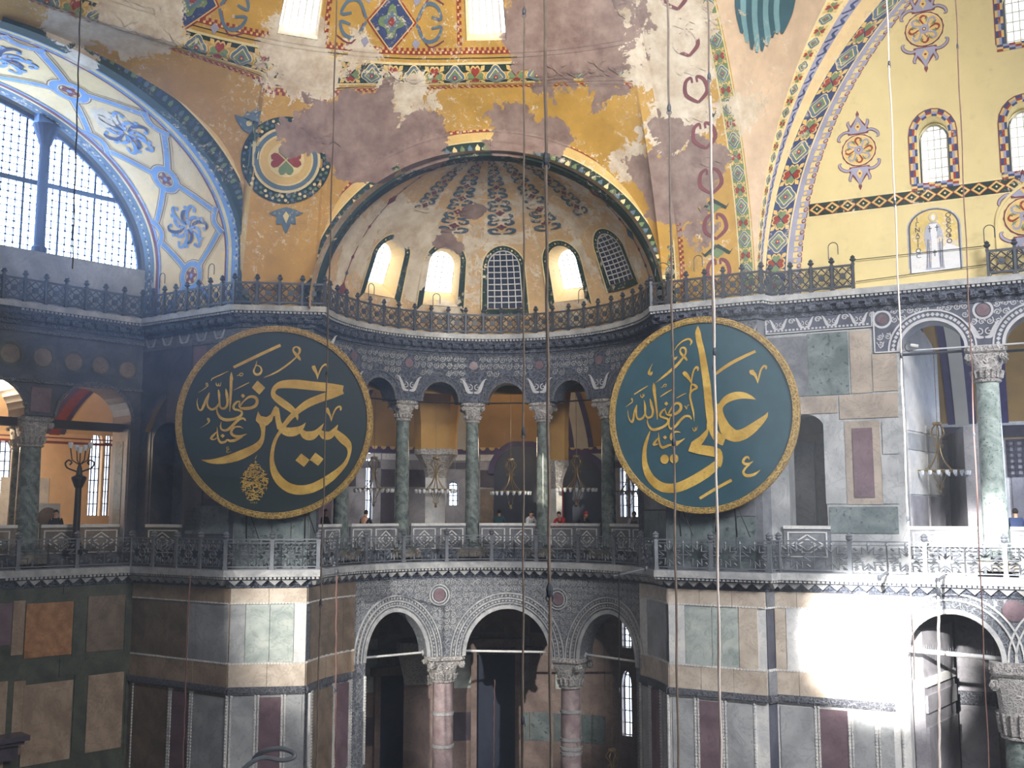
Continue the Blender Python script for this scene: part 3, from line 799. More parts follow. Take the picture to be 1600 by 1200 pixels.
# bands that follow the arches, on the semidome side
def SAf(x, w):   # exedra arch: x -1..1 along the chord angle (degrees 0..180), w metres outward
    t = radians(x); a = lowpts[2]; b = lowpts[3]; u = (b - a).normalized(); m = (a + b) / 2
    px_ = m - u * (AH + w) * cos(t)
    return Vector((px_.x, px_.y, 8.05 + (6.45 + w) * sin(t)))
SAn = (lowpts[3] - lowpts[2]).normalized(); SAn = Vector((SAn.y, -SAn.x))
def SA(x, w, d=0.0): p = SAf(x, w); return p + Vector((SAn.x, SAn.y, 0)) * (d + .10 + max(0, w) * .24 * sin(radians(x)) ** 1 * 1.0)
def thick_band(mb, fn, t0, t1, n, w0, w1, d0, d1):
    mb.grid(lambda a, b: fn(a, b, d1), t0, t1, n, w0, w1, 1); mb.grid(lambda a, b: fn(a, w0, b), t0, t1, n, d0, d1, 1); mb.grid(lambda a, b: fn(a, w1, b), t0, t1, n, d0, d1, 1)
mb = MB(); mb.mi = GR; thick_band(mb, SA, 0, 180, 80, -.12, .42, -.6, .04)
mb.mi = CR; strip(mb, SA, 0, 180, .42, .47, .05, 80); mb.mi = GO; strip(mb, SA, 0, 180, .47, .8, .03, 80); crenel(mb, SA, 2, 178, .8, 1.02, .24, .05, RD, GO, L=radians(1) * 7)
for i in range(72):
    t = 2.5 * i + 1
    mb.mi = (BL, CR, LG)[i % 3]; mb.fan([(t, .02), (t + 1.1, .02), (t + 1.4, .2), (t + .55, .34), (t - .2, .2)], lambda x, y: SA(x, y, .06))
stuff(mb.obj('painted_arch_band', ORN, edome))
def SBf(h, w):    # west arch front edge, w metres outward (towards the semidome)
    e = .05; so, zo = bar_out(h); s1, z1_ = bar_out(h + e); ts, tz = s1 - so, z1_ - zo; l = sqrt(ts * ts + tz * tz); 
    p = Vector((wB.x, wB.y)) + mW * (so - tz / l * w); return v3(p, zo + ts / l * w)
nB = Vector((WEST.u.y, -WEST.u.x, 0))
def SB(h, w, d=0.0): return SBf(h, w) + nB * (d + .05 + max(0, w) * .5)
mb = MB(); mb.mi = GR; thick_band(mb, SB, 0, 14.5, 80, -.06, .46, -.5, .05)
mb.mi = CR; strip(mb, SB, 0, 14.5, .46, .52, .06, 80); mb.mi = GO; strip(mb, SB, 0, 14.5, .52, .74, .04, 80); crenel(mb, SB, .3, 14.5, .78, .98, .24, .06, RD, GO)
for i in range(60):
    t = .24 * i
    mb.mi = (BL, NV, LG)[i % 3]; mb.fan([(t, .06), (t + .1, .06), (t + .13, .24), (t + .05, .36), (t - .02, .24)], lambda x, y: SB(x, y, .07))
stuff(mb.obj('painted_arch_band', ORN, soff))

# great arch soffit: leaf strips at both edges, arabesque between
mb = MB(); L_ = RF.L
gf = lambda t, w, d=0.0: GA(w, t, d)
mb.mi = CR; strip(mb, gf, .2, 14, .04, .62, .012, 40); mb.mi = GR; strip(mb, gf, .2, 14, .08, .56, .02, 40); tiles(mb, gf, .2, 14, .08, .56, .52, .03)
crenel(mb, gf, .2, 14, .78, .98, .22, .02, RD, GO)
mb.mi = CR; strip(mb, gf, .2, 14, L_ - .62, L_ - .04, .012, 40); mb.mi = LG; strip(mb, gf, .2, 14, L_ - .56, L_ - .08, .02, 40); tiles(mb, gf, .2, 14, L_ - .56, L_ - .08, .62, .03, first=1)
wc = L_ * .62
for k in range(7):
    t = .8 + k * 1.75
    for s_ in (-1, 1):
        mb.mi = MA; mb.ribbon(smooth([(t, wc, .10), (t + .35, wc + s_ * .42, .16), (t + .8, wc + s_ * .36, .14), (t + .95, wc + s_ * .12, .1), (t + .75, wc + s_ * .1, .08)], 4), lambda x, y: gf(x, y, .025))
        mb.mi = LG; mb.fan([(t + 1.0, wc), (t + 1.2, wc + s_ * .3), (t + 1.45, wc + s_ * .22), (t + 1.35, wc)], lambda x, y: gf(x, y, .03))
        mb.mi = GR; mb.ribbon([(t + 1.5, wc, .14), (t + 1.15, wc + s_ * .5, .12), (t + 1.3, wc + s_ * .62, .02)], lambda x, y: gf(x, y, .035))
stuff(mb.obj('painted_arabesque', ORN, ga))
# pendentive: edge strip and wing feathers
mb = MB(); pf = lambda t, w, d=0.0: PE(w, t, d)
for k in range(9):
    a = k / 8
    mb.mi = WI if k % 2 else WD
    x0, y0 = 1150 + 78 * a, 2
    x1, y1 = (1158 + 62 * a, 52 + 30 * sin(pi * min(1, a * 1.25)))
    u0, w0 = inv2(PE0, 0, 1, 9, 21.9, 1160 + 70 * a, -8); u1, w1 = inv2(PE0, 0, 1, 9, 21.9, x1, y1)
    mb.ribbon(smooth([(w0, u0, .14), (w0 * .5 + w1 * .5, u0 * .45 + u1 * .55, .13), (w1, u1, .03)], 4), lambda x, y, k=k: pf(x, y, .03 + .006 * k))
stuff(mb.obj('painted_wing', ORN, pen))
# north arch face: outer rinceau strip
mb = MB(); ff = lambda t, w, d=0.0: FA(w, t, d)
mb.mi = CR; strip(mb, ff, 8.1, 21, .0, .34, .012, 60); mb.mi = LI; strip(mb, ff, 8.1, 21, .40, .62, .012, 60)
tiles(mb, ff, 8.2, 21, .03, .31, .42, .02, kinds=(0, 1))
for k in range(26):
    t = 8.3 + .5 * k; mb.mi = NV; mb.ribbon(smooth([(t, .43, .06), (t + .15, .58, .07), (t + .3, .5, .06), (t + .45, .56, .05)], 3), lambda x, y: ff(x, y, .02))
stuff(mb.obj('painted_arch_strip', ORN, fac))

# ================================================================== TYMPANUM (north wall above the upper cornice)
def nwin(x0, x1, yb, ys, yt):
    cx = (x0 + x1) / 2
    return (ax(NO, x0, (yb + ys) / 2), ax(NO, x1, (yb + ys) / 2), zx(NO, cx, ys), zx(NO, cx, yt), zx(NO, cx, yb))
NW1 = [nwin(1434, 1484, 284, 208, 181)]
d1 = ax(NO, 1459, 240); s2_ = ax(NO, 1602, 215)
a, b, c, d, e = NW1[0]; st = s2_ - d1; NW1 += [(a + st, b + st, c, d, e), (a + 2 * st, b + 2 * st, c, d, e)]
hb = zx(NO, 1585, 66); sh = ax(NO, 1600, 40) - d1
NW2 = [(a + sh - .1, b + sh - .1, hb + (c - e), hb + (d - e), hb), (a + sh + st, b + sh + st, hb + (c - e), hb + (d - e), hb)]
zsp = NW1[0][3] + .6
mb = MB(); arcade(mb, NO, 0, NO.L, Z2 - .04, zsp, NW1, 1.0); arcade(mb, NO, 0, NO.L, zsp, 24, NW2, 1.0)
tym = struct(mb.obj('wall_north_tympanum', M['yellow']))
tf = lambda x, z, dd=0.0: NO.P(x, z, dd)
cf = lambda t, w, dd=0.0: NO.P(c0(t) + w, t, dd)
mb = MB(); mb.mi = CR; strip(mb, cf, 8.1, 21, -.06, .86, .012, 60); mb.mi = NV; strip(mb, cf, 8.1, 21, .02, .78, .02, 60)
tiles(mb, cf, 8.15, 21, .02, .78, .86, .03)
mb.mi = LI
for k in range(60):
    t = 8.1 + .215 * k; w_ = .18 if k % 2 else .5
    mb.add([cf(t, .84, .02), cf(t + .215, .84, .02), cf(t + .215, .84 + w_, .02), cf(t, .84 + w_, .02)], [(0, 1, 2, 3)])
    if not k % 2:
        mb.mi = GO; mb.fan(disc(8, .07, t + .1, 1.12), lambda x, y: cf(x, y, .03)); mb.mi = MA; mb.ribbon([(t, 1.36, .03), (t + .215, 1.36, .03)], lambda x, y: cf(x, y, .03)); mb.mi = LI
    else:
        mb.mi = RD; mb.fan(disc(8, .09, t + .1, 1.28), lambda x, y: cf(x, y, .03)); mb.mi = LI; mb.fan(disc(8, .06, t + .1, 1.28), lambda x, y: cf(x, y, .04))
stuff(mb.obj('painted_arch_strip', ORN, tym))
# lozenge band
zt, zb = zx(NO, 1400, 302), zx(NO, 1400, 322)
mb = MB(); sL = c0((zt + zb) / 2) + 1.4
mb.mi = CR; mb.add([tf(sL, zb - .06, .012), tf(NO.L, zb - .06, .012), tf(NO.L, zt + .06, .012), tf(sL, zt + .06, .012)], [(0, 1, 2, 3)])
mb.mi = GR; mb.add([tf(sL, zb, .02), tf(NO.L, zb, .02), tf(NO.L, zt, .02), tf(sL, zt, .02)], [(0, 1, 2, 3)])
zc = (zt + zb) / 2; hz = (zt - zb) / 2
for k in range(24):
    x = sL + .3 + k * .56
    if x > NO.L - .4: break
    for col, q, dd in ((RD, 1.05, .03), (GO, .9, .04), (GR, .58, .05)):
        mb.mi = col; mb.fan([(x, zc + hz * q), (x - .3 * q, zc), (x, zc - hz * q), (x + .3 * q, zc)], lambda u, v: tf(u, v, dd))
    mb.mi = CR; mb.fan(disc(6, .035, x, zc), lambda u, v: tf(u, v, .06))
stuff(mb.obj('painted_lozenge_band', ORN, tym))
# rosettes
def rosette(px, py, s=1.0):
    cx, cz = NO.inv(px, py); f = lambda x, y, dd=.02: tf(cx + x * s, cz + y * s, dd); mb = MB()
    mb.mi = MA; mb.fan(lobed(.86, 16, .02, 48), lambda x, y: f(x, y, .02)); mb.mi = CR; mb.fan(disc(32, .80), lambda x, y: f(x, y, .028))
    mb.mi = GO; mb.fan(disc(32, .76), lambda x, y: f(x, y, .036))
    for k in range(8):
        a = k * pi / 4; ca, sa = cos(a), sin(a); g = lambda x, y, dd: f(x * ca - y * sa, x * sa + y * ca, dd)
        mb.mi = LI if k % 2 else RD; mb.ribbon(smooth([(.22, 0, .05), (.5, .16, .1), (.66, .05, .09), (.6, -.1, .06), (.48, -.06, .04)], 3), lambda x, y: g(x, y, .045))
        mb.mi = LG; mb.fan([(.3, -.08), (.5, -.2), (.66, -.14), (.5, -.1)], lambda x, y: g(x, y, .045))
        mb.mi = LI; mb.fan([(.06, 0), (.18, .09), (.27, 0), (.18, -.09)], lambda x, y: g(x, y, .05))
    mb.mi = MA; mb.fan(disc(10, .09), lambda x, y: f(x, y, .055)); mb.mi = CR; mb.fan(disc(8, .05), lambda x, y: f(x, y, .06))
    for q in (-1, 1):
        mb.mi = MA; mb.fan([(0, q * 2.15), (.09, q * 1.95), (.05, q * 1.8), (.3, q * 1.45), (.55, q * 1.1), (.5, q * .86), (-.5, q * .86), (-.55, q * 1.1), (-.3, q * 1.45), (-.05, q * 1.8), (-.09, q * 1.95)][::q], lambda x, y: f(x, y, .02))
        mb.mi = LI; mb.fan([(0, q * 1.9), (.22, q * 1.42), (.44, q * 1.1), (.38, q * .92), (-.38, q * .92), (-.44, q * 1.1), (-.22, q * 1.42)], lambda x, y: f(x, y, .03))
        mb.mi = GO; mb.fan([(0, q * 1.55), (.16, q * 1.25), (0, q * 1.0), (-.16, q * 1.25)], lambda x, y: f(x, y, .04)); mb.mi = RD; mb.fan(disc(6, .06, 0, q * 1.25), lambda x, y: f(x, y, .05))
        for p in (-1, 1):
            for col, w_, dd in ((MA, .16, .022), (LI, .1, .032)):
                mb.mi = col; mb.ribbon(smooth([(p * .3, q * .95, w_), (p * .62, q * 1.05, w_), (p * .92, q * .88, w_), (p * 1.0, q * .66, w_ * .8), (p * .88, q * .6, w_ * .4)], 4), lambda x, y: f(x, y, dd))
                mb.ribbon(smooth([(p * .34, q * 1.1, w_), (p * .5, q * 1.5, w_), (p * .42, q * 1.62, w_ * .3)], 3), lambda x, y: f(x, y, dd))
    o = mb.obj('painted_rosette', ORN, tym); return o
rosette(1342, 235, .72); rosette(1444, 46, .78); rosette(1602, 338, .80)
# checkered window surrounds and windows
def checker(op, kz=.26):
    mb = MB(); sa, sb, zs, za, zbt = op; c = (sa + sb) / 2; h = (sb - sa) / 2
    pth = [(sa, zbt + (zs - zbt) * i / 7) for i in range(7)] + [(c - h * cos(pi * i / 10), zs + (za - zs) * sin(pi * i / 10)) for i in range(11)] + [(sb, zbt + (zs - zbt) * i / 7) for i in range(6, -1, -1)]
    o = []
    for i, (x, z) in enumerate(pth):
        if z <= zs: nx, nz = (-1 if x < c else 1), 0
        else: l = sqrt((x - c) ** 2 + (z - zs) ** 2) or 1; nx, nz = (x - c) / l, (z - zs) / l
        o.append((nx, nz))
    for i in range(len(pth) - 1):
        for k in range(3):
            mb.mi = ((NV, RD, GO, LI)[(i * 2 + k * 3) % 4])
            q = [(pth[i], o[i], k), (pth[i + 1], o[i + 1], k), (pth[i + 1], o[i + 1], k + 1), (pth[i], o[i], k + 1)]
            mb.add([tf(p[0] + n[0] * kk * kz / 3, p[1] + n[1] * kk * kz / 3, .02) for p, n, kk in q], [(0, 1, 2, 3)])
    nb = 8
    for i in range(nb):
        for k in range(3):
            mb.mi = ((NV, GO, RD, LI)[(i * 3 + k) % 4]); x0 = sa - kz + (sb - sa + 2 * kz) * i / nb; x1 = sa - kz + (sb - sa + 2 * kz) * (i + 1) / nb
            mb.add([tf(x0, zbt - kz * k / 3, .02), tf(x1, zbt - kz * k / 3, .02), tf(x1, zbt - kz * (k + 1) / 3, .02), tf(x0, zbt - kz * (k + 1) / 3, .02)], [(0, 1, 2, 3)])
    mb.mi = MA
    for (p, n), (p2, n2) in zip(zip(pth, o), list(zip(pth, o))[1:]):
        mb.add([tf(p[0] + n[0] * kz, p[1] + n[1] * kz, .022), tf(p2[0] + n2[0] * kz, p2[1] + n2[1] * kz, .022), tf(p2[0] + n2[0] * (kz + .04), p2[1] + n2[1] * (kz + .04), .022), tf(p[0] + n[0] * (kz + .04), p[1] + n[1] * (kz + .04), .022)], [(0, 1, 2, 3)])
    return stuff(mb.obj('painted_window_surround', ORN, tym))
def arched_grille(name, S, op, dd, nx, nz, mat, frame, bw=.05, pane=True, round_=False, inset=.1):
    """arched window: frame with lattice bars, panes of glass"""
    sa, sb, zs, za, zb = op; sa += inset; sb -= inset; c = (sa + sb) / 2; h = (sb - sa) / 2; za -= inset
    root = None; mb = MB()
    top = lambda x: zs + (za - zs) * sqrt(max(0, 1 - ((x - c) / h) ** 2))
    def bar(x0, x1, z0, z1, t=.03):
        mb.hexa([S.P(x0, z0, dd + t), S.P(x1, z0, dd + t), S.P(x1, z0, dd - t), S.P(x0, z0, dd - t), S.P(x0, z1, dd + t), S.P(x1, z1, dd + t), S.P(x1, z1, dd - t), S.P(x0, z1, dd - t)])
    for i in range(nx + 1):
        x = sa + (sb - sa) * i / nx; bar(x - bw / 2, x + bw / 2, zb, max(zb + .05, top(min(max(x, sa + .02), sb - .02))))
    hs = (sb - sa) / nx; k = 0
    while True:
        z = zb + k * (zs - zb) / nz
        if z > za - .05: break
        if z <= zs: xa, xb = sa, sb
        else: q = h * sqrt(max(0, 1 - ((z - zs) / (za - zs)) ** 2)); xa, xb = c - q, c + q
        bar(xa, xb, z - bw / 2, z + bw / 2, .025); k += 1
    n = 16
    for i in range(n):
        p, q = c - h * cos(pi * i / n), c - h * cos(pi * (i + 1) / n)
        mb.hexa([S.P(p, top(p) - bw, dd + .04), S.P(q, top(q) - bw, dd + .04), S.P(q, top(q) - bw, dd - .04), S.P(p, top(p) - bw, dd - .04), S.P(p, top(p) + bw, dd + .04), S.P(q, top(q) + bw, dd + .04), S.P(q, top(q) + bw, dd - .04), S.P(p, top(p) + bw, dd - .04)])
    o = struct(mb.obj(name, mat))
    if pane:
        pm = MB(); pts = [(sa, zb)] + [(c - h * cos(pi * i / 12), zs + (za - zs) * sin(pi * i / 12)) for i in range(13)] + [(sb, zb)]
        pm.poly(pts, lambda x, z: S.P(x, z, dd - .045)); pm.obj('pane', M['glass'], o)
    return o
wn = [0]
def wname(): wn[0] += 1; return 'window_%d' % wn[0]
for op in NW1[:2]: checker(op); arched_grille(wname(), NO, op, -.75, 4, 5, M['bar'], None, .045)
checker(NW2[0]); arched_grille(wname(), NO, NW2[0], -.75, 4, 5, M['bar'], None, .045); arched_grille(wname(), NO, NW1[2], -.75, 4, 5, M['bar'], None, .045); arched_grille(wname(), NO, NW2[1], -.75, 4, 5, M['bar'], None, .045)
# mosaic niche with a standing bishop
na, nb_ = ax(NO, 1418, 380), ax(NO, 1503, 380); nzb, nzs, nzt = zx(NO, 1460, 424), zx(NO, 1460, 355), zx(NO, 1460, 324)
M['tess'] = paint('gold_mosaic_tesserae', srgb(222, 196, 120), .06, .25); M['grm'] = paint('grey_mosaic', srgb(176, 180, 194), .02, .12); M['grd'] = paint('dark_grey_mosaic', srgb(96, 96, 108), -.1); M['wht'] = paint('white_mosaic', srgb(226, 226, 228), -.1, .05)
mc = (na + nb_) / 2; mh = (nb_ - na) / 2
def nf(dd): return lambda x, y: NO.P(mc + x * mh, nzb + y * (nzt - nzb), dd)
MO = [M['tess'], M['grm'], M['grd'], M['wht']]
mb = MB(); ysp = (nzs - nzb) / (nzt - nzb)
def nout(k): return [(-k, 0), (-k, ysp)] + [(-k * cos(pi * i / 16), ysp + (k - (1 - ysp) * 0) * (1 - ysp) * sin(pi * i / 16)) for i in range(1, 16)] + [(k, ysp), (k, 0)]
mb.mi = 1; mb.fan(nout(1.0), nf(.012)); mb.mi = 2; mb.fan(nout(.95), nf(.018)); mb.mi = 0; mb.fan(nout(.88), nf(.024))
mb.mi = 3; mb.fan([(-.9, 0), (-.9, .3), (-.6, .36), (-.3, .28), (.2, .3), (.45, .42), (.9, .34), (.9, 0)], nf(.03))
fig = [(-.36, .03), (-.30, .30), (-.36, .52), (-.30, .70), (-.15, .76), (.12, .76), (.26, .70), (.34, .52), (.30, .30), (.34, .03)]
mb.mi = 1; mb.fan(fig, nf(.036)); mb.mi = 3; mb.fan([(-.14, .05), (-.1, .5), (-.16, .74), (.14, .74), (.1, .5), (.16, .05)], nf(.042))
mb.mi = 1; mb.fan(disc(16, .17, 0, .845, .085), nf(.04)); mb.mi = 0; mb.fan(disc(16, .14, 0, .845, .07), nf(.046)); mb.mi = 3; mb.fan(disc(12, .08, 0, .84, .045), nf(.052)); mb.mi = 2
for sx, sy, w_ in ((-.14, .66, .03), (.12, .67, .03), (0, .28, .035)):
    mb.ribbon([(sx, sy - .05, w_), (sx, sy + .05, w_)], nf(.052)); mb.ribbon([(sx - .07, sy + .01, w_ * .45), (sx + .07, sy + .01, w_ * .45)], nf(.054))
for x0, x1 in ((-.3, -.24), (-.2, -.2), (.2, .2), (.26, .3)): mb.ribbon([(x0, .06, .02), (x1, .5, .02)], nf(.05))
stuff(mb.obj('mosaic_bishop', MO, tym))
def text(body, loc, size, mat, name, parent, rot, ext=.004):
    c = bpy.data.curves.new(name, 'FONT'); c.body = body; c.size = size; c.extrude = ext; c.align_x = 'CENTER'; c.space_line = .8
    o = bpy.data.objects.new(name, c); COL.objects.link(o); o.data.materials.append(mat)
    o.matrix_world = Matrix.Translation(loc) @ rot.to_4x4()
    dg = bpy.context.evaluated_depsgraph_get(); me = bpy.data.meshes.new_from_object(o.evaluated_get(dg)); q = bpy.data.objects.new(name, me)
    q.matrix_world = o.matrix_world.copy(); COL.objects.link(q); bpy.data.objects.remove(o); q.parent = parent; return q
nrot = Matrix(((NO.u.x, 0, NO.n.x), (NO.u.y, 0, NO.n.y), (0, 1, 0)))
text('I\nΓ\nN\nA\nT\nI\nO\nC', NO.P(mc - .6 * mh, nzb + .80 * (nzt - nzb), .04), .24, M['grd'], 'mosaic_lettering', tym, nrot)
text('O\nΘ\nЄ\nO\nΦ\nO', NO.P(mc + .56 * mh, nzb + .82 * (nzt - nzb), .04), .24, M['grd'], 'mosaic_lettering', tym, nrot)
# shallow niche moulding round the rosette at the right
op = (ax(NO, 1561, 380), ax(NO, 1561, 380) + 3.4, zx(NO, 1561, 352), zx(NO, 1561, 352) + 1.45)
mb = MB(); archband(mb, NO, op, 0, .09, 0, .07, legs=2.0); mb.obj('niche_moulding', M['yellow'], tym)

# ================================================================== EXEDRA SEMIDOME painting and windows
def EDm(t, w, dd=0.0): return ED(t, w, dd)
mb = MB()
for (th, e0, e1, n, hw) in ((70.5, 43, 82, 6, 7.0), (96, 43, 82, 6, 6.6), (121, 43, 82, 6, 6.8), (48, 50, 82, 5, 5.0), (146, 46, 82, 5, 5.0)):
    for k in range(n):
        ea = e0 + (e1 - e0) * k / n; eb = e0 + (e1 - e0) * (k + 1) / n; em = (ea + eb) / 2
        kw = hw * 1.15
        tile(mb, (lambda em, ea, eb, kw: lambda x, y, dd: ED(th + x * kw, em + y * (eb - ea) / 2, dd))(em, ea, eb, kw), 2, .02)
for th in (24, 168):
    for k in range(11):
        e = 12 + 6.4 * k; mb.mi = DU if k % 2 else MA
        r = 2.6 if k % 3 == 0 else 1.1
        mb.fan([(th, e + r * 1.1), (th - r, e), (th, e - r * 1.1), (th + r, e)], lambda x, y: ED(x, y, .02)); mb.mi = MA; mb.ribbon([(th, e, .5), (th, e + 6, .5)], lambda x, y: ED(x, y, .018))
stuff(mb.obj('painted_dome_ribs', ORN, edome))
def ring_between(mb, A, B, fn):
    n = len(A); mb.add([fn(*p) for p in A] + [fn(*p) for p in B], [(i, i + 1, n + i + 1, n + i) for i in range(n - 1)])
for th, hw, e0, e1, opn in EWp:
    mb = MB(); o1 = w_out(th, hw, e0, e1, .97); o2 = w_out(th, hw, e0, e1, 1.30, kb=1.2); o3 = w_out(th, hw, e0, e1, 1.37, kb=1.2)
    mb.mi = GR; ring_between(mb, o1, o2, lambda x, y: ED(x, y, .03)); mb.mi = CR; ring_between(mb, o2, o3, lambda x, y: ED(x, y, .03))
    if not opn: mb.mi = GR; mb.fan([(th - hw * 1.3, e0 - 2.6), (th + hw * 1.3, e0 - 2.6), (th + hw, e0 - .3), (th - hw, e0 - .3)], lambda x, y: ED(x, y, .03))
    om = w_out(th, hw, e0, e1, 1.14, kb=1)
    for i in range(len(om) - 1):
        L_ = sqrt((om[i + 1][0] - om[i][0]) ** 2 + (om[i + 1][1] - om[i][1]) ** 2); m = max(1, int(L_ / 1.9))
        for j in range(m):
            x = om[i][0] + (om[i + 1][0] - om[i][0]) * (j + .5) / m; y = om[i][1] + (om[i + 1][1] - om[i][1]) * (j + .5) / m
            mb.mi = (BL, CR, LG)[(i + j) % 3]; mb.fan(disc(6, .42, x, y), lambda u, v: ED(u, v, .04))
    stuff(mb.obj('painted_window_surround', ORN, edome))
    def push(p, k, lift):      # point on the outer face of the drum
        t, e = p; q = EDf(th + (t - th) * k, e); r = radians(th); return Vector((q.x, q.y, q.z)) + Vector((-cos(r), sin(r), 0)) * 1.0 + Vector((0, 0, lift))
    if opn:
        mr = MB(); A = w_out(th, hw, e0, e1, 1.0); eb = e0 + (e1 - e0) * .30
        B = [(t, max(e, eb)) for t, e in A]; n = len(A)
        PA = [ED(*p) for p in A]; PB = [push(p, .93, .0) for p in B]
        mr.add(PA + PB, [(i, i + 1, n + i + 1, n + i) for i in range(n - 1)] + [(n - 1, 0, n, 2 * n - 1)])
        rv = mr.obj('window_reveal', M['cream'], edome)
        nm = wname(); g = MB()
        zz0 = min(p.z for p in PB); c = sum(PB, Vector()) / n; tx = Vector((sin(radians(th)), cos(radians(th)), 0))
        hwm = (PB[-1] - PB[0]).length / 2; nn = 5
        zs_ = PB[1].z; za_ = max(p.z for p in PB)
        b0 = (PB[0] + PB[-1]) / 2
        # panes lean with the dome: use bilinear frame on the pushed outline
        def fr(u, v):        # u -1..1, v 0..1
            L0 = push((th - hw, eb), .93, 0); R0_ = push((th + hw, eb), .93, 0); L1 = push((th - hw, e1), .93, 0); R1 = push((th + hw, e1), .93, 0)
            a_ = L0.lerp(R0_, (u + 1) / 2); b_ = L1.lerp(R1, (u + 1) / 2); return a_.lerp(b_, v)
        for i in range(nn + 1):
            u = -1 + 2 * i / nn; vt = 1 if abs(u) < .3 else (.55 + .42 * sqrt(max(0, 1 - u * u)))
            g.tube([fr(u, 0), fr(u, vt)], .02, 4)
        for k in range(8):
            v = k / 8; uu = 1 if v < .55 else sqrt(max(.04, 1 - ((v - .55) / .45) ** 2)); g.tube([fr(-uu, v), fr(uu, v)], .02, 4)
        wo = struct(g.obj(nm, M['bar']))
        pm = MB(); pm.add([fr(-1, 0) , fr(1, 0), fr(1, 1), fr(-1, 1)], [(0, 1, 2, 3)]); pm.obj('pane', M['glass'], wo)
    else:
        g = MB(); A = w_out(th, hw, e0, e1, .98); g.patch([(x, y) for x, y in A], lambda x, y: ED(x, y, .035), 8); wo = struct(g.obj(wname(), M['pane_d']))
        g = MB(); es = e1 - hw * .95; nn = 5
        for i in range(1, nn):
            t = th - hw + 2 * hw * i / nn; et = es + (e1 - es) * sqrt(1 - ((t - th) / hw) ** 2)
            g.ribbon([(t, e0 + (et - e0) * j / 6, .42) for j in range(7)], lambda x, y: ED(x, y, .05))
        k = 1; de = (es - e0) / 7
        while e0 + k * de < e1 - .8:
            e = e0 + k * de; q = hw if e < es else hw * sqrt(1 - ((e - es) / (e1 - es)) ** 2)
            g.ribbon([(th - q + 2 * q * j / 6, e, .45) for j in range(7)], lambda x, y: ED(x, y, .055)); k += 1
        ring_between(g, w_out(th, hw, e0, e1, .95), w_out(th, hw, e0, e1, 1.02), lambda x, y: ED(x, y, .05)); g.obj('window_bars', M['bar'], wo)
# high windows of the great semidome
for (a, b, c, d) in HW:
    g = MB(); 
    def fr(u, v): p = SD(a + (b - a) * u, c + (d - c) * v, -.9); return p
    for i in range(7): g.tube([fr(i / 6, .0), fr(i / 6, 1)], .05, 4)
    for k in range(14): g.tube([fr(0, .03 + k * .068), fr(1, .03 + k * .068)], .045, 4)
    wo = struct(g.obj(wname(), M['bar']))
    pm = MB(); pm.add([fr(0, 0), fr(1, 0), fr(1, 1), fr(0, 1)], [(0, 1, 2, 3)]); pm.obj('pane', M['glass'], wo)
    r = MB()
    for u in (0, 1): r.add([SD(a + (b - a) * u, c, 0), SD(a + (b - a) * u, d, 0), fr(u, 1), fr(u, 0)], [(0, 1, 2, 3)])
    r.add([SD(a, c, 0), SD(b, c, 0), fr(1, 0.05), fr(0, 0.05)], [(0, 1, 2, 3)]); r.obj('window_reveal', M['cream'], wo)
# painted diamonds between the high windows, framed by crenel lines
mb = MB()
def at_sd(px, py): return SDi(px, py)
for (px, py, s_) in ((612, 34, 1.0), (300, -2, 1.0)):
    f_, v_ = at_sd(px, py); g = lambda x, y, dd: SD(f_ + x * s_ / Lf * 1.05, v_ + y * s_ / 7.6, dd)
    for col, q, dd in ((RD, 1.0, .02), (GO, .92, .026), (NV, .86, .032), (LG, .5, .038), (BL, .34, .044), (RD, .16, .05)):
        mb.mi = col; mb.patch([(0, q), (-q, 0), (0, -q), (q, 0)] if col not in (LG,) else lobed(.42, 4, .3, 24), lambda x, y: g(x, y, dd))
    for p in (-1, 1):
        for q in (-1, 1):
            mb.mi = BL; mb.ribbon(smooth([(p * 1.0, q * .05, .1), (p * 1.35, q * .55, .12), (p * 1.8, q * .5, .12), (p * 2.0, q * .12, .1), (p * 1.6, q * .18, .08)], 4), lambda x, y: g(x, y, .03))
            mb.mi = MA; mb.ribbon(smooth([(p * 1.1, q * .1, .05), (p * 1.5, q * .75, .06), (p * 2.1, q * .55, .05)], 4), lambda x, y: g(x, y, .026))
            mb.mi = LI; mb.fan([(p * .95, q * .5), (p * 1.15, q * .62), (p * 1.0, q * .86), (p * .84, q * .66)], lambda x, y: g(x, y, .03))
for px in (508, 718):
    f_, v_ = at_sd(px, 60); mb2 = lambda t, w, dd: SD(f_ + w / Lf, t, dd); crenel(mb, mb2, 1.14, 1.6, -.1, .1, .22, .02, RD, GO, L=7.6)
# medallion in the pendentive between the two arches
guess = [at_sd(447, 250)]
def sd_px(px, py, dd):
    """point of the vault seen at (px, py), found by Newton steps, lifted by dd"""
    f_, v_ = guess[0]
    for _ in range(6):
        x, y = proj(SDf(f_, v_)); xf, yf = proj(SDf(f_ + .02, v_)); xv, yv = proj(SDf(f_, v_ + .002))
        a, b, c, d = (xf - x) / .02, (xv - x) / .002, (yf - y) / .02, (yv - y) / .002; det = a * d - b * c
        if abs(det) < 1e-6: break
        ex, ey = px - x, py - y; f_ += max(-4, min(4, (d * ex - b * ey) / det)); v_ = max(.05, min(.99, v_ + max(-.2, min(.2, (-c * ex + a * ey) / det))))
    r = ray(px, py).normalized(); return SDf(f_, v_) - r * dd * 2.0
g = lambda x, y, dd: sd_px(447 + x * 71, 250 - y * 68, dd)
for col, q, dd in ((GR, 1.0, .03), (CR, .76, .04), (BL, .70, .05), (CR, .6, .06), (GO, .56, .07), (CR, .40, .08)):
    mb.mi = col; mb.patch(disc(40, q), lambda x, y: g(x, y, dd), 6)
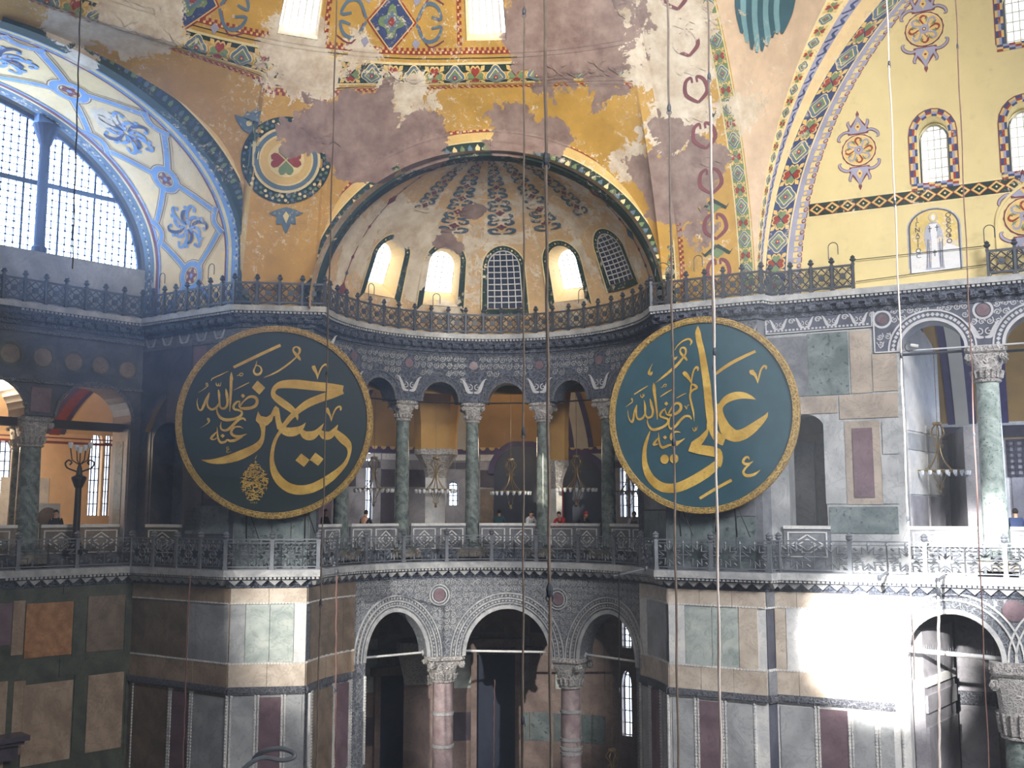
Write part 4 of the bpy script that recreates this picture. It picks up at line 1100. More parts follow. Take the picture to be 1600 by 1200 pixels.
for i in range(40):
    a = i * pi / 20; mb.mi = (CR, BL, LG)[i % 3]
    for rr in (.93, .84): mb.fan(disc(5, .04, rr * cos(a + rr), rr * sin(a + rr)), lambda x, y: g(x, y, .05))
for k, (dx, dy) in enumerate(((1, 0), (0, 1), (-1, 0), (0, -1))):
    mb.mi = LG if k % 2 else RD; mb.fan([(x * .42, y * .42) for x, y in heart(dx, dy, 1)], lambda x, y: g(x, y, .10))
for (x0, y0, r0) in ((0, -1.28, 0), (-.82, .84, 2.4), (.98, .62, -1.1)):
    cr, sr = cos(r0), sin(r0); h = lambda u, v, dd: g(x0 + u * cr - v * sr, y0 + u * sr + v * cr, dd)
    mb.mi = BL; mb.fan([(0, -.42), (.1, -.18), (.22, -.2), (.2, -.02), (.38, .06), (.2, .14), (0, .2), (-.2, .14), (-.38, .06), (-.2, -.02), (-.22, -.2), (-.1, -.18)], lambda u, v: h(u, v, .03)); mb.mi = CR; mb.fan([(0, -.18), (.07, 0), (0, .1), (-.07, 0)], lambda u, v: h(u, v, .04))
stuff(mb.obj('painted_medallions', ORN, sdome))

# ================================================================== WEST SOFFIT: interlaced blue straps
mb = MB(); bf = lambda x, y, dd=.02: BAR(x, y, dd)
DW = (Vector((wB.x, wB.y)) - Vector((wA.x, wA.y))).length
def inb(px, py): return inv2(lambda u, v: BAR(u, v), 0, 1, 0, 13, px, py)
c1_ = inb(299, 431)[1]; c2_ = inb(248, 267)[1]; c3_ = inb(125, 135)[1]
PER = (c3_ - c1_) / 2
def bx(x, y, dd): return BAR(.5 + x / DW, y, dd)     # x metres from centre line
def strap(pts, w_=.3):
    s_ = smooth(pts, 4)
    mb.mi = CR; mb.ribbon([(x, y, w_ + .26) for x, y in s_], lambda x, y: bx(x, y, .018)); mb.mi = MA; mb.ribbon([(x, y, w_ + .16) for x, y in s_], lambda x, y: bx(x, y, .022)); mb.mi = CR; mb.ribbon([(x, y, w_ + .08) for x, y in s_], lambda x, y: bx(x, y, .026))
    mb.mi = SK; mb.ribbon([(x, y, w_) for x, y in s_], lambda x, y: bx(x, y, .032))
hwid = DW / 2
for w0, w1, col in ((0, .10, BL), (.10, .12, CR), (.12, .15, MA), (.15, .17, SK), (.85, .87, SK), (.87, .90, CR), (.90, 1.0, SK), (.835, .85, MA)):
    mb.mi = col; mb.grid(lambda a, b: BAR(b, a, .014 if col == CR else .02), 0, 14.5, 60, w0, w1, 1)
for i in range(110):
    for w_ in (.05, .95):
        mb.mi = (CR, NV, LI)[i % 3]; y = .14 * i; mb.fan(disc(5, .06, (w_ - .5) * DW, y), lambda a, b: bx(a, b, .03))
EDGE = hwid * .66
for k in range(0, 5):
    yc = c1_ + PER * k; ya = yc + PER / 2
    strap([(.52 * cos(t * pi / 8), yc + .52 * sin(t * pi / 8)) for t in range(17)], .26)
    for s_ in (-1, 1):
        strap([(s_ * EDGE + .34 * s_ * -sin(pi * j / 8), ya - .62 + 1.24 * j / 8) for j in range(9)], .22)
        for q in (-1, 1): strap([(s_ * .45, yc + q * .4), (s_ * (EDGE - .25), ya - .55 if q > 0 else ya - PER + .55)], .22)
    # arabesque
    for j in range(12):
        a = j * pi / 6; ca, sa = cos(a), sin(a); r = .72 if j % 2 else 1.05
        mb.mi = SK if j % 3 else NV; mb.ribbon(smooth([(ca * .12, ya + sa * .12, .06), (ca * r * .6 - sa * .14, ya + sa * r * .6 + ca * .14, .16), (ca * r, ya + sa * r, .15), (ca * r * 1.02 + sa * .22, ya + sa * r * 1.02 - ca * .22, .10), (ca * r * .8 + sa * .26, ya + sa * r * .8 - ca * .26, .03)], 3), lambda x, y: bx(x, y, .03))
    for j in range(12):
        a = j * pi / 6 + .26; mb.mi = SK; r = .95; mb.fan(lobed(.11, 3, .5, 9) and disc(5, .1, cos(a) * r, ya + sin(a) * r), lambda x, y: bx(x, y, .03)); mb.mi = RD; mb.fan(disc(5, .04, cos(a) * .42, ya + sin(a) * .42), lambda x, y: bx(x, y, .04))
    mb.mi = SK; mb.fan(disc(6, .1, 0, yc), lambda x, y: bx(x, y, .03)); mb.mi = MA; mb.fan(lobed(.26, 5, .4, 20), lambda x, y: bx(x + 0, y + yc, .028))
stuff(mb.obj('painted_interlace', ORN, soff))

# ================================================================== WEST LUNETTE WINDOW
zwb = zx(WEST, 215, 424); zwb = (zwb + zx(WEST, 10, 380)) / 2
mb = MB(); mb.slab(WEST, 0, WEST.L, Z2 - .04, zwb, -1.0, 0); struct(mb.obj('wall_west_upper', M['grey']))
def zin(dist):            # soffit height at distance from corner A towards the nave
    q = (dist - .1) / 8.4
    return 10.1 + 6.4 * sqrt(max(0, 1 - (1 - min(max(q, 0), 2)) ** 2)) if q > 0 else 8
g = MB(); LW = WEST.L; wd = -.45
def wp(dist, z, dd): return WEST.P(LW - dist, z, dd)
def wbar(x0, x1, z0, z1, t):
    g.hexa([wp(x0, z0, wd + t), wp(x1, z0, wd + t), wp(x1, z0, wd - t), wp(x0, z0, wd - t), wp(x0, z1, wd + t), wp(x1, z1, wd + t), wp(x1, z1, wd - t), wp(x0, z1, wd - t)])
step_ = .29; nlat = int(9.4 / step_)
dm = LW - ax(WEST, 70, 300)
for i in range(nlat):
    x = .25 + i * step_; big = i % 5 == 2
    zt_ = zin(x) - .02
    if zt_ > zwb + .1: wbar(x - (.04 if big else .014), x + (.04 if big else .014), zwb, zt_, .03)
k = 0
while zwb + k * step_ < 16.4:
    z = zwb + k * step_; q = sqrt(max(0, 1 - ((z - 10.1) / 6.4) ** 2)) if z > 10.1 else 1
    x0 = .1 + 8.4 * (1 - q); big = k in (0, 10); wbar(x0, 9.6, z - (.10 if big else .014), z + (.10 if big else .014), .06 if big else .028)
    if not big:
        for i in range(nlat):
            x = .25 + i * step_
            if x > x0 and z < zin(x) - .15:
                g.hexa([wp(x - .035, z - .035, wd + .035), wp(x + .035, z - .035, wd + .035), wp(x + .035, z - .035, wd - .035), wp(x - .035, z - .035, wd - .035), wp(x - .035, z + .035, wd + .035), wp(x + .035, z + .035, wd + .035), wp(x + .035, z + .035, wd - .035), wp(x - .035, z + .035, wd - .035)]) if (i + k) % 1 == 0 else None
    k += 1
n = 40      # arched frame under the soffit
for i in range(n):
    a0, a1 = (pi / 2 * i / n), (pi / 2 * (i + 1) / n); p = [(.1 + (8.4 - q) * (1 - cos(a)) + q, 10.1 + (6.4 - q) * sin(a)) for a in (a0, a1) for q in (0, .18)]
    g.hexa([wp(*p[0], wd + .1), wp(*p[2], wd + .1), wp(*p[2], wd - .1), wp(*p[0], wd - .1), wp(*p[1], wd + .1), wp(*p[3], wd + .1), wp(*p[3], wd - .1), wp(*p[1], wd - .1)])
lun = struct(g.obj(wname(), M['lead']))
pm = MB(); pts = [(.2, zwb)] + [(.1 + 8.4 * (1 - cos(pi / 2 * i / 20)), 10.1 + 6.4 * sin(pi / 2 * i / 20)) for i in range(21)] + [(11, 16.5), (11, zwb)]
pm.poly(pts, lambda x, z: wp(x, z, wd - .05)); pm.obj('pane', M['glass_w'], lun)
# lunette mullion column and block
g = MB(); c = wp(dm, 0, -.25); g.lathe([(.30, zwb), (.30, zwb + .2), (.22, zwb + .3), (.21, zx(WEST, 70, 225)), (.26, zx(WEST, 72, 222)), (.3, zx(WEST, 72, 216)), (.5, zx(WEST, 72, 196)), (.52, zx(WEST, 72, 194))], (c.x, c.y, 0), 16)
g.obj('mullion', M['lead'], lun)
g = MB(); z0_ = zx(WEST, 72, 194); g.slab(WEST, LW - dm - .45, LW - dm + .45, z0_, zin(dm) + .3, -.75, .15); g.obj('impost_block', M['o_sky'], lun)
for dd2 in (dm + 3.6,):
    c = wp(dd2, 0, -.25); g = MB(); g.lathe([(.3, zwb), (.22, zwb + .3), (.21, 14), (.5, 15.2)], (c.x, c.y, 0), 12); g.obj('mullion', M['lead'], lun)

# ================================================================== MARBLE REVETMENT: every slab its own panel
random.seed(11)
def panel(S, host, x0, x1, yt, yb, mat, d=.035, name='marble_panel', gap=.018):
    """slab seen between image columns x0..x1 and rows yt..yb on surface S"""
    ym = (yt + yb) / 2; a0, a1 = ax(S, x0, ym), ax(S, x1, ym); xm = (x0 + x1) / 2
    if isinstance(S, Cyl): zt = zx(S, xm, yt); zb = zx(S, xm, yb)
    else: zt = zx(S, xm, yt); zb = zx(S, xm, yb)
    mb = MB(); mb.slab(S, a0 + gap, a1 - gap, zb + gap, zt - gap, -.02, d)
    return mb.obj(name, M[mat], host)
def band(S, host, a0, a1, z0, z1, mat, d=.05, name='marble_band', n=1):
    out = []
    for i in range(n):
        mb = MB(); p = a0 + (a1 - a0) * i / n; q = a0 + (a1 - a0) * (i + 1) / n
        mb.slab(S, p + .008, q - .008, z0, z1, -.02, d + (.006 if i % 2 else 0)); out.append(mb.obj(name, M[mat if isinstance(mat, str) else mat[i % len(mat)]], host))
    return out
def beads(S, host, a0, a1, z, d=.07, vert=None):
    """rope-like beaded fillet"""
    mb = MB(); r = .03
    if vert:
        n = int((vert[1] - vert[0]) / .12)
        for i in range(n):
            zc = vert[0] + (i + .5) * .12; mb.slab(S, a0 - r, a0 + r, zc - .04, zc + .04, .02, d, 1)
        mb.slab(S, a0 - .05, a0 + .05, vert[0], vert[1], -.01, .03, 1)
    else:
        n = int((a1 - a0) / .12)
        for i in range(n):
            ac = a0 + (i + .5) * .12; mb.slab(S, ac - .04, ac + .04, z - r, z + r, .02, d, 1)
        mb.slab(S, a0, a1, z - .05, z + .05, -.01, .03)
    return stuff(mb.obj('beaded_fillet', M['pale'], host))
# levels of the lower revetment, measured on the north pier
za = Z1 - .72                      # under the cornice
zb1 = zx(RF, 1114, 946); zb2 = zx(RF, 1114, 1042); zb3 = zx(RF, 1114, 1079); zb4 = zx(RF, 1114, 1091); zb5 = zb4 - 3.6; zb6 = zb5 - .7; zb7 = zb6 - 3.6
def revet(S, host, xs_top, xs_low, mats_top, mats_low, bandmat=('warm',), a_rng=None, nband=3, third=True, topmat='warm'):
    """xs are image columns at the slabs' height"""
    a0, a1 = a_rng or (0, S.L)
    band(S, host, a0, a1, zb1, za, topmat, n=nband); band(S, host, a0, a1, zb3, zb2, bandmat[0], n=nband)
    A = [ax(S, x, 995) for x in xs_top]
    for (p, q), m in zip(zip(A, A[1:]), mats_top):
        mb = MB(); mb.slab(S, max(p, a0) + .012, min(q, a1) - .012, zb2 + .02, zb1 - .02, -.02, .03 + (.02 if m == 'warm' or m == 'pale' else 0)); mb.obj('marble_panel', M[m], host)
    beads(S, host, a0, a1, zb1); beads(S, host, a0, a1, zb2)
    mb = MB(); mb.slab(S, a0, a1, zb4, zb3, -.01, .11); mb.slab(S, a0, a1, zb4 + .06, zb3 - .06, .1, .14); mb.obj('string_moulding', M['frieze'], host)
    A = [ax(S, x, 1140) for x in xs_low]
    for lev, (zt_, zb_) in enumerate(((zb4, zb5), (zb6, zb7))):
        for (p, q), m in zip(zip(A, A[1:]), mats_low):
            if m is None: continue
            mb = MB(); mb.slab(S, max(p, a0) + .10, min(q, a1) - .10, zb_ + .1, zt_ - .12, -.02, .045); mb.obj('marble_panel', M[m], host)
            if lev == 0:
                for s_ in (p + .06, q - .06): beads(S, host, s_, s_, 0, .08, (zb_, zt_))
    band(S, host, a0, a1, zb6, zb5, bandmat[0], n=nband)
revet(RF, W['dl'], (1043, 1071, 1113, 1155, 1185), (1043, 1090, 1133, 1183), ('pale', 'green', 'green', 'warm'), ('grey', 'purple', 'grey'))
revet(NO, W['nl'], (1199, 1229, 1261, 1330, 1372, 1408), (1199, 1278, 1330, 1372, 1414), ('warm', 'pale', 'green', 'green', 'pale'), ('grey', 'purple', 'grey', 'grey'), a_rng=(0, m1a - .45), nband=5)
revet(PF, W['fl'], (357, 383, 421, 459, 485), (357, 400, 442, 485), ('grey', 'green', 'green', 'pale'), ('grey', 'purple', 'grey'), nband=2)
revet(SIDE, W['sl'], (205, 252, 292, 306, 357), (205, 265, 298, 355), ('brown', 'brown', 'grey', 'grey'), ('brown', 'purple', 'grey'), bandmat=('tan',), topmat='tan')
revet(RR, W['rl'], (1186, 1199), (1186, 1199), ('wallw',), (None,), bandmat=('wallg',), nband=1, topmat='wallg')
revet(EX, W['el'], (1001, 1013, 1038, 1042), (1001, 1018, 1035, 1042), ('pale', 'grey', 'grey'), ('grey', 'purple', 'grey'), a_rng=(D(153.5), EXb), bandmat=('warm',), nband=2)
revet(EX, W['el'], (484, 497, 535, 562), (484, 520, 545, 570), ('brown', 'brown', 'brown'), ('brown', 'purple', 'brown'), a_rng=(EXa, D(36)), bandmat=('tan',), nband=2, topmat='brown')
# west wall lower: large orange and tan slabs in dark green borders
wl = W['wl']
for x0, x1, yt, yb, m in ((38, 113, 941, 1026, 'orange'), (135, 194, 930, 1017, 'brown'), (-60, 18, 944, 1011, 'purple'), (33, 111, 1066, 1192, 'tan'), (134, 191, 1052, 1172, 'tan'), (-70, 8, 1068, 1210, 'tan')):
    panel(WEST, wl, x0, x1, yt, yb, m, .05)
for x0, x1, m in ((18, 38, 'tan'), (113, 135, 'olive'), (194, 206, 'olive')):
    for yt, yb in ((938, 1024), (1050, 1180)): panel(WEST, wl, x0, x1, yt, yb, m, .03)
band(WEST, wl, 0, WEST.L, zx(WEST, 150, 925), za, 'olive', .03, n=4); band(WEST, wl, 0, WEST.L, zx(WEST, 150, 1050), zx(WEST, 150, 1024), 'olive', .045, n=4)
# gallery level revetment --------------------------------------------------
nu = W['nu']; zf0, zf1 = zx(NO, 1300, 516), zx(NO, 1300, 486)
for q in ((1201, 1262, 526, 621, 'wallg'), (1262, 1327, 519, 618, 'dgreen'), (1328, 1362, 516, 615, 'warmg'), (1363, 1403, 552, 612, 'warmg'), (1201, 1309, 620, 648, 'warmg'), (1311, 1404, 615, 654, 'warmg'),
          (1288, 1321, 659, 788, 'grey'), (1378, 1405, 658, 710, 'grey'), (1378, 1405, 711, 788, 'grey'), (1296, 1405, 791, 834, 'dgreen'), (1333, 1366, 668, 778, 'purple')):
    panel(NO, nu, *q[:4], q[4], .04 if q[4] != 'purple' else .07)
panel(NO, nu, 1321, 1378, 657, 789, 'warmg', .03)
for a, b in ((0, ax(NO, 1363, 500)),):
    mb = MB(); mb.slab(NO, a, b, zf0, zf1, -.01, .06); mb.obj('frieze_slab', M['lace_d'], nu)
def framed(S, host, a0, a1, z0, z1, d=.07, w_=.05):
    mb = MB()
    for p in ((a0, a1, z0, z0 + w_), (a0, a1, z1 - w_, z1), (a0, a0 + w_, z0, z1), (a1 - w_, a1, z0, z1)): mb.slab(S, *p, -.01, d)
    mb.obj('frieze_border', M['scroll'], host)
framed(NO, nu, 0, ax(NO, 1363, 500), zf0, zf1, .08, .04)
# scrollwork ribbons
def spiral(cx, cz, r, w_, turns=1.35, a0=0, sgn=1, n=16):
    pts = []
    for i in range(n + 1):
        t = i / n; rr = r * (1 - .82 * t); a = a0 + sgn * turns * 2 * pi * t; pts.append((cx + rr * cos(a), cz + rr * sin(a), w_ * (1 - .4 * t)))
    return pts
def scrolls(S, host, a0, a1, z0, z1, r, free, d, w_=.035, mat='scroll', name='carved_scrollwork'):
    mb = MB(); nx_ = max(1, int((a1 - a0) / (2.05 * r))); nz_ = max(1, int((z1 - z0) / (2.05 * r))); dx = (a1 - a0) / nx_; dz = (z1 - z0) / nz_
    for i in range(nx_):
        for j in range(nz_):
            cx = a0 + dx * (i + .5); cz = z0 + dz * (j + .5)
            if not free(cx, cz, r): continue
            s_ = 1 if (i + j) % 2 else -1
            mb.ribbon(spiral(cx, cz, r * .92, w_, a0=random.choice((0, pi / 2, pi)) + .3, sgn=s_), lambda x, y: S.P(x, y, d))
            for k in range(5):
                a = k * 1.26 + i; mb.fan([(cx + cos(a) * r * .45, cz + sin(a) * r * .45), (cx + cos(a + .35) * r * .62, cz + sin(a + .35) * r * .62), (cx + cos(a + .1) * r * .8, cz + sin(a + .1) * r * .8)], lambda x, y: S.P(x, y, d))
            mb.fan(disc(5, r * .16, cx, cz), lambda x, y: S.P(x, y, d))
            mb.ribbon([(cx - dx / 2, cz - s_ * dz * .4, w_ * .9), (cx, cz + s_ * r * .97, w_ * .9), (cx + dx / 2, cz - s_ * dz * .4, w_ * .9)] if j == 0 else [(cx + dx * .3, cz + dz * .5, w_ * .8), (cx + dx * .5, cz, w_ * .8)], lambda x, y: S.P(x, y, d + .002))
    return stuff(mb.obj(name, M[mat], host))
def clear_of(ops, pad):
    def f(x, z, r):
        for sa, sb, zs, za_, _ in ops:
            c = (sa + sb) / 2; h = (sb - sa) / 2 + pad + r * .8; v = za_ - zs + pad + r * .8
            if abs(x - c) < h and (z < zs + 1e-3 or ((x - c) / h) ** 2 + ((z - zs) / v) ** 2 < 1): return False
        return True
    return f
fmid = (zf0 + zf1) / 2
def acanthus(mb, S, cx, cz, s, d):
    for q in (-1, 1):
        mb.ribbon(smooth([(cx + q * .04 * s, cz - .5 * s, .12 * s), (cx + q * .42 * s, cz - .42 * s, .26 * s), (cx + q * .62 * s, cz + .05 * s, .26 * s), (cx + q * .85 * s, cz + .5 * s, .12 * s), (cx + q * 1.05 * s, cz + .6 * s, .04 * s)], 4), lambda x, y: S.P(x, y, d))
        mb.ribbon([(x, z, w_) for x, z, w_ in spiral(cx + q * .3 * s, cz - .1 * s, .26 * s, .08 * s, 1.1, pi / 2, q)], lambda x, y: S.P(x, y, d + .003))
mb = MB()
aE = ax(NO, 1363, 500); k = int(aE / .95)
for i in range(k):
    acanthus(mb, NO, .5 + i * aE / k, fmid, .36, .075)
    for j in (-1, 1):
        mb.ribbon([(t, zz, w_) for t, zz, w_ in spiral(.5 + i * aE / k + j * .47, fmid + .08, .12, .03)], lambda x, y: NO.P(x, y, .075))
for i in range(int(aE / .14)):
    for z_ in (zf0 + .12, zf1 - .12): mb.slab(NO, .03 + i * .14, .11 + i * .14, z_ - .035, z_ + .035, .05, .075)
stuff(mb.obj('frieze_inlay', M['scroll'], nu))
# north gallery spandrels
a0s = aE; a1s = NO.L; zs0 = zx(NO, 1390, 552)
mb = MB(); arcade(mb, NO, a0s, a1s, zs_n - .02, zf1 + .02, [(o[0] - .02, o[1] + .02, o[2] - .01, o[3] + .02, -99) for o in ON[1:]], .04, nseg=20, d=.05); mb.obj('spandrel_slab', M['lace_d'], nu)
for op in ON[1:]:
    mb = MB(); archband(mb, NO, op, -.01, .10, .0, .10, legs=0); archband(mb, NO, op, .34, .40, .0, .085); mb.obj('archivolt', M['scroll'], nu)
    mb = MB(); c = (op[0] + op[1]) / 2; h = (op[1] - op[0]) / 2
    for i in range(26):
        t = pi * (i + .5) / 26; x, z = c - (h + .22) * cos(t), op[2] + (op[3] - op[2] + .22) * sin(t); mb.fan(disc(4, .075, x, z), lambda u, v: NO.P(u, v, .062))
    stuff(mb.obj('archivolt_rosettes', M['scroll'], nu))
framed(NO, nu, a0s + .02, a1s, zs_n - .02, zf1, .09, .05)
fr_ = clear_of(ON[1:], .33)
pc = (n1b + n2a) / 2; pz = zx(NO, 1533, 485)
disc_c = [(pc, pz), (pc + nsp + ngap, pz), (n1a - .55, zx(NO, 1372, 500))]
scrolls(NO, nu, a0s + .12, a1s, zs_n + .12, zf1 - .08, .125, lambda x, z, r: fr_(x, z, r) and all((x - p) ** 2 + (z - q) ** 2 > (.40) ** 2 for p, q in disc_c) and not any(abs(x - p) < .45 and z < zs_n + .85 for p, q in disc_c[:2]), .062)
mb = MB()
for p, q in disc_c[:2]: acanthus(mb, NO, p, zs_n + .55, .5, .068)
stuff(mb.obj('carved_acanthus', M['scroll'], nu))
for p, q in disc_c:
    mb = MB(); mb.fan(disc(24, .22 if p != disc_c[2][0] else .17, p, q), lambda x, y: NO.P(x, y, .075)); mb.obj('porphyry_disc', M['purple'], nu)
    mb = MB(); A = disc(25, .26, p, q) ; B = disc(25, .34, p, q); A.append(A[0]); B.append(B[0]); ring_between(mb, A, B, lambda x, y: NO.P(x, y, .078)); mb.obj('disc_rim', M['scroll'], nu)
# exedra gallery spandrels
eu = W['eu']; zt_ = Z2 - .84
mb = MB(); aa, bb = D(12), D(156)
for op in OU:
    archband(mb, EX, op, 0, .10, .0, .06); archband(mb, EX, op, .30, .35, .0, .05)
mb.obj('archivolt', M['frieze'], eu)
fu = clear_of(OU, .34); dcs = [(D(c + 12.6), zx(EX, 742, 572)) for c in (20.4, 45.6, 70.8, 96, 121.2)]
scrolls(EX, eu, D(14), D(157), zs_u + .5, zt_ - .1, .15, lambda x, z, r: fu(x, z, r) and all((x - p) ** 2 + (z - q) ** 2 > .36 ** 2 for p, q in dcs) and not any(abs(x - p) < .5 and z < q - .32 for p, q in dcs), .02, .026, 'ledge')
mb = MB()
for p, q in dcs: acanthus(mb, EX, p, zs_u + .74, .58, .03)
stuff(mb.obj('carved_acanthus', M['scroll'], eu))
for p, q in dcs:
    mb = MB(); mb.fan(disc(20, .2, p, q), lambda x, y: EX.P(x, y, .035)); mb.obj('porphyry_disc', M['purple'], eu)
mb = MB()
for z_ in (zs_u + .06, zs_u + .3, zt_ - .02, zt_ - .16): mb.slab(EX, D(10), D(158), z_, z_ + .03, 0, .035) if z_ > zs_u + .4 else None
mb.obj('frieze_border', M['frieze'], eu)
# exedra lower: lace spandrels, archivolts, porphyry roundels
el = W['el']
for op in OL:
    mb = MB(); archband(mb, EX, op, 0, .16, .0, .05, .0); archband(mb, EX, op, .44, .50, .0, .07); archband(mb, EX, op, .66, .72, .0, .06); archband(mb, EX, op, .24, .28, 0, .06); mb.obj('archivolt', M['ledge'], el)
    mb = MB(); c = (op[0] + op[1]) / 2; h = (op[1] - op[0]) / 2
    for i in range(44):
        t = pi * (i + .5) / 44; x, z = c - (h + .58) * cos(t), op[2] + (op[3] - op[2] + .58) * sin(t); mb.fan([(x - .03, z - .04), (x + .03, z - .04), (x + .03, z + .05), (x - .03, z + .05)], lambda u, v: EX.P(u, v, .05))
        x, z = c - (h + .36) * cos(t), op[2] + (op[3] - op[2] + .36) * sin(t); mb.fan(disc(4, .05, x, z), lambda u, v: EX.P(u, v, .04))
    stuff(mb.obj('archivolt_beads', M['ledge'], el))
fl_ = clear_of(OL, .72); dl = [(D(71), zx(EX, 709, 929)), (D(115.5), zx(EX, 875, 936))]
scrolls(EX, el, D(36), D(153), zs_l + .8, za - .06, .135, lambda x, z, r: fl_(x, z, r) and all((x - p) ** 2 + (z - q) ** 2 > .5 ** 2 for p, q in dl), .03, .03, 'ledge')
for p, q in dl:
    mb = MB(); mb.fan(disc(24, .26, p, q), lambda x, y: EX.P(x, y, .05)); mb.obj('porphyry_disc', M['purple'], el)
    mb = MB()
    for r_ in (.3, .42): A = disc(24, r_, p, q); B = disc(24, r_ + .06, p, q); A.append(A[0]); B.append(B[0]); ring_between(mb, A, B, lambda x, y: EX.P(x, y, .06))
    mb.obj('disc_rim', M['ledge'], el)
# north lower spandrels
nl = W['nl']
mb = MB(); arcade(mb, NO, m1a - .42, NO.L, zs_m - .02, za, [(o[0] - .01, o[1] + .01, o[2] - .01, o[3] + .01, -99) for o in OM], .03, nseg=20, d=.04); mb.obj('spandrel_slab', M['lace'], nl)
for op in OM:
    mb = MB(); archband(mb, NO, op, 0, .16, .0, .10); archband(mb, NO, op, .44, .50, .0, .10); archband(mb, NO, op, .66, .72, .0, .09); mb.obj('archivolt', M['pale'], nl)
fm = clear_of(OM, .72); dm_ = [((m1b + m1b + mgap) / 2, zx(NO, 1603, 955))]
scrolls(NO, nl, m1a - .4, NO.L, zs_m + .8, za - .06, .14, lambda x, z, r: fm(x, z, r) and all((x - p) ** 2 + (z - q) ** 2 > .5 ** 2 for p, q in dm_), .06, .03)
for p, q in dm_: mb = MB(); mb.fan(disc(24, .36, p, q), lambda x, y: NO.P(x, y, .08)); mb.obj('porphyry_disc', M['purple'], nl)
# west gallery: row of discs, side pier friezes
wu = W['wu']
for px, py, r in ((16, 552, .46), (67, 558, .44), (115, 566, .43), (157, 571, .43), (199, 578, .42), (-40, 545, .46)):
    c, z = WEST.inv(px, py); mb = MB(); mb.fan(disc(28, r * .8, c, z), lambda x, y: WEST.P(x, y, .02)); mb.obj('marble_disc', M['brown'], wu)
    mb = MB(); A = disc(28, r * .84, c, z); B = disc(28, r, c, z); A.append(A[0]); B.append(B[0]); ring_between(mb, A, B, lambda x, y: WEST.P(x, y, .06)); ring_between(mb, B, [(c + (x - c) * 1.04, z + (y - z) * 1.04) for x, y in B], lambda x, y: WEST.P(x, y, .03)); mb.obj('disc_rim', M['olive'], wu)
mb = MB()
for y_ in (525, 601): z_ = zx(WEST, 110, y_); mb.slab(WEST, 0, WEST.L, z_ - .06, z_ + .06, -.01, .09)
mb.obj('string_moulding', M['frieze'], wu)
for x0, x1, yt, yb in ((47, 80, 605, 645),): panel(WEST, wu, x0, x1, yt, yb, 'purple', .03)
for op in OW: mb = MB(); archband(mb, WEST, op, 0, .12, 0, .07); mb.obj('archivolt', M['frieze'], wu)
su = W['su']; q0, q1 = zx(SIDE, 300, 541), zx(SIDE, 300, 512)
mb = MB(); mb.slab(SIDE, 0, SIDE.L, q0, q1, -.01, .05); mb.obj('frieze_slab', M['frieze'], su)
mb = MB()
for i in range(5): acanthus(mb, SIDE, .5 + i * 1.05, (q0 + q1) / 2, .42, .06)
stuff(mb.obj('frieze_inlay', M['ledge'], su))
for q in ((218, 262, 547, 655, 'wallw'), (263, 300, 542, 655, 'wallw'), (301, 322, 540, 655, 'purple'), (322, 362, 536, 655, 'wallw'), (290, 318, 662, 830, 'wallw'), (320, 362, 662, 780, 'purple'), (290, 358, 790, 835, 'dgreen'), (212, 234, 660, 830, 'wallw')):
    panel(SIDE, su, *q[:4], q[4], .03)
fu_ = W['fu']; du = W['du']
for S, h, xs in ((PF, fu_, (366, 395, 425, 455, 482)), (RF, du, (1046, 1080, 1115, 1150, 1182))):
    z0_, z1_ = Z2 - 1.7, Z2 - .86
    mb = MB(); mb.slab(S, 0, S.L, z0_, z1_, -.01, .05); mb.obj('frieze_slab', M['frieze'], h)
    mb = MB()
    for i in range(4): acanthus(mb, S, .5 + i * .98, (z0_ + z1_) / 2, .38, .06)
    stuff(mb.obj('frieze_inlay', M['ledge'], h))
    A = [ax(S, x, 820) for x in xs]
    for p, q in zip(A, A[1:]):
        for k, (zz0, zz1) in enumerate(((-2.1, -.2), (-.15, 2.2), (2.25, 4.5), (4.55, z0_ - .05))):
            mb = MB(); mb.slab(S, max(0, p) + .02, min(S.L, q) - .02, zz0, zz1, -.02, .035); mb.obj('marble_panel', M[('dgreen', 'wallg', 'tan', 'wallg')[k]], h)
# exedra gallery end walls beside the arcade
for a_, b_ in ((EXa, D(11)), (D(157), EXb)):
    for k in range(4):
        mb = MB(); mb.slab(EX, a_ + .03, b_ - .03, -2.1 + k * 2.2, .05 + k * 2.2, -.02, .03); mb.obj('marble_panel', M[('dgreen', 'wallg', 'purple', 'wallg')[k]], eu)

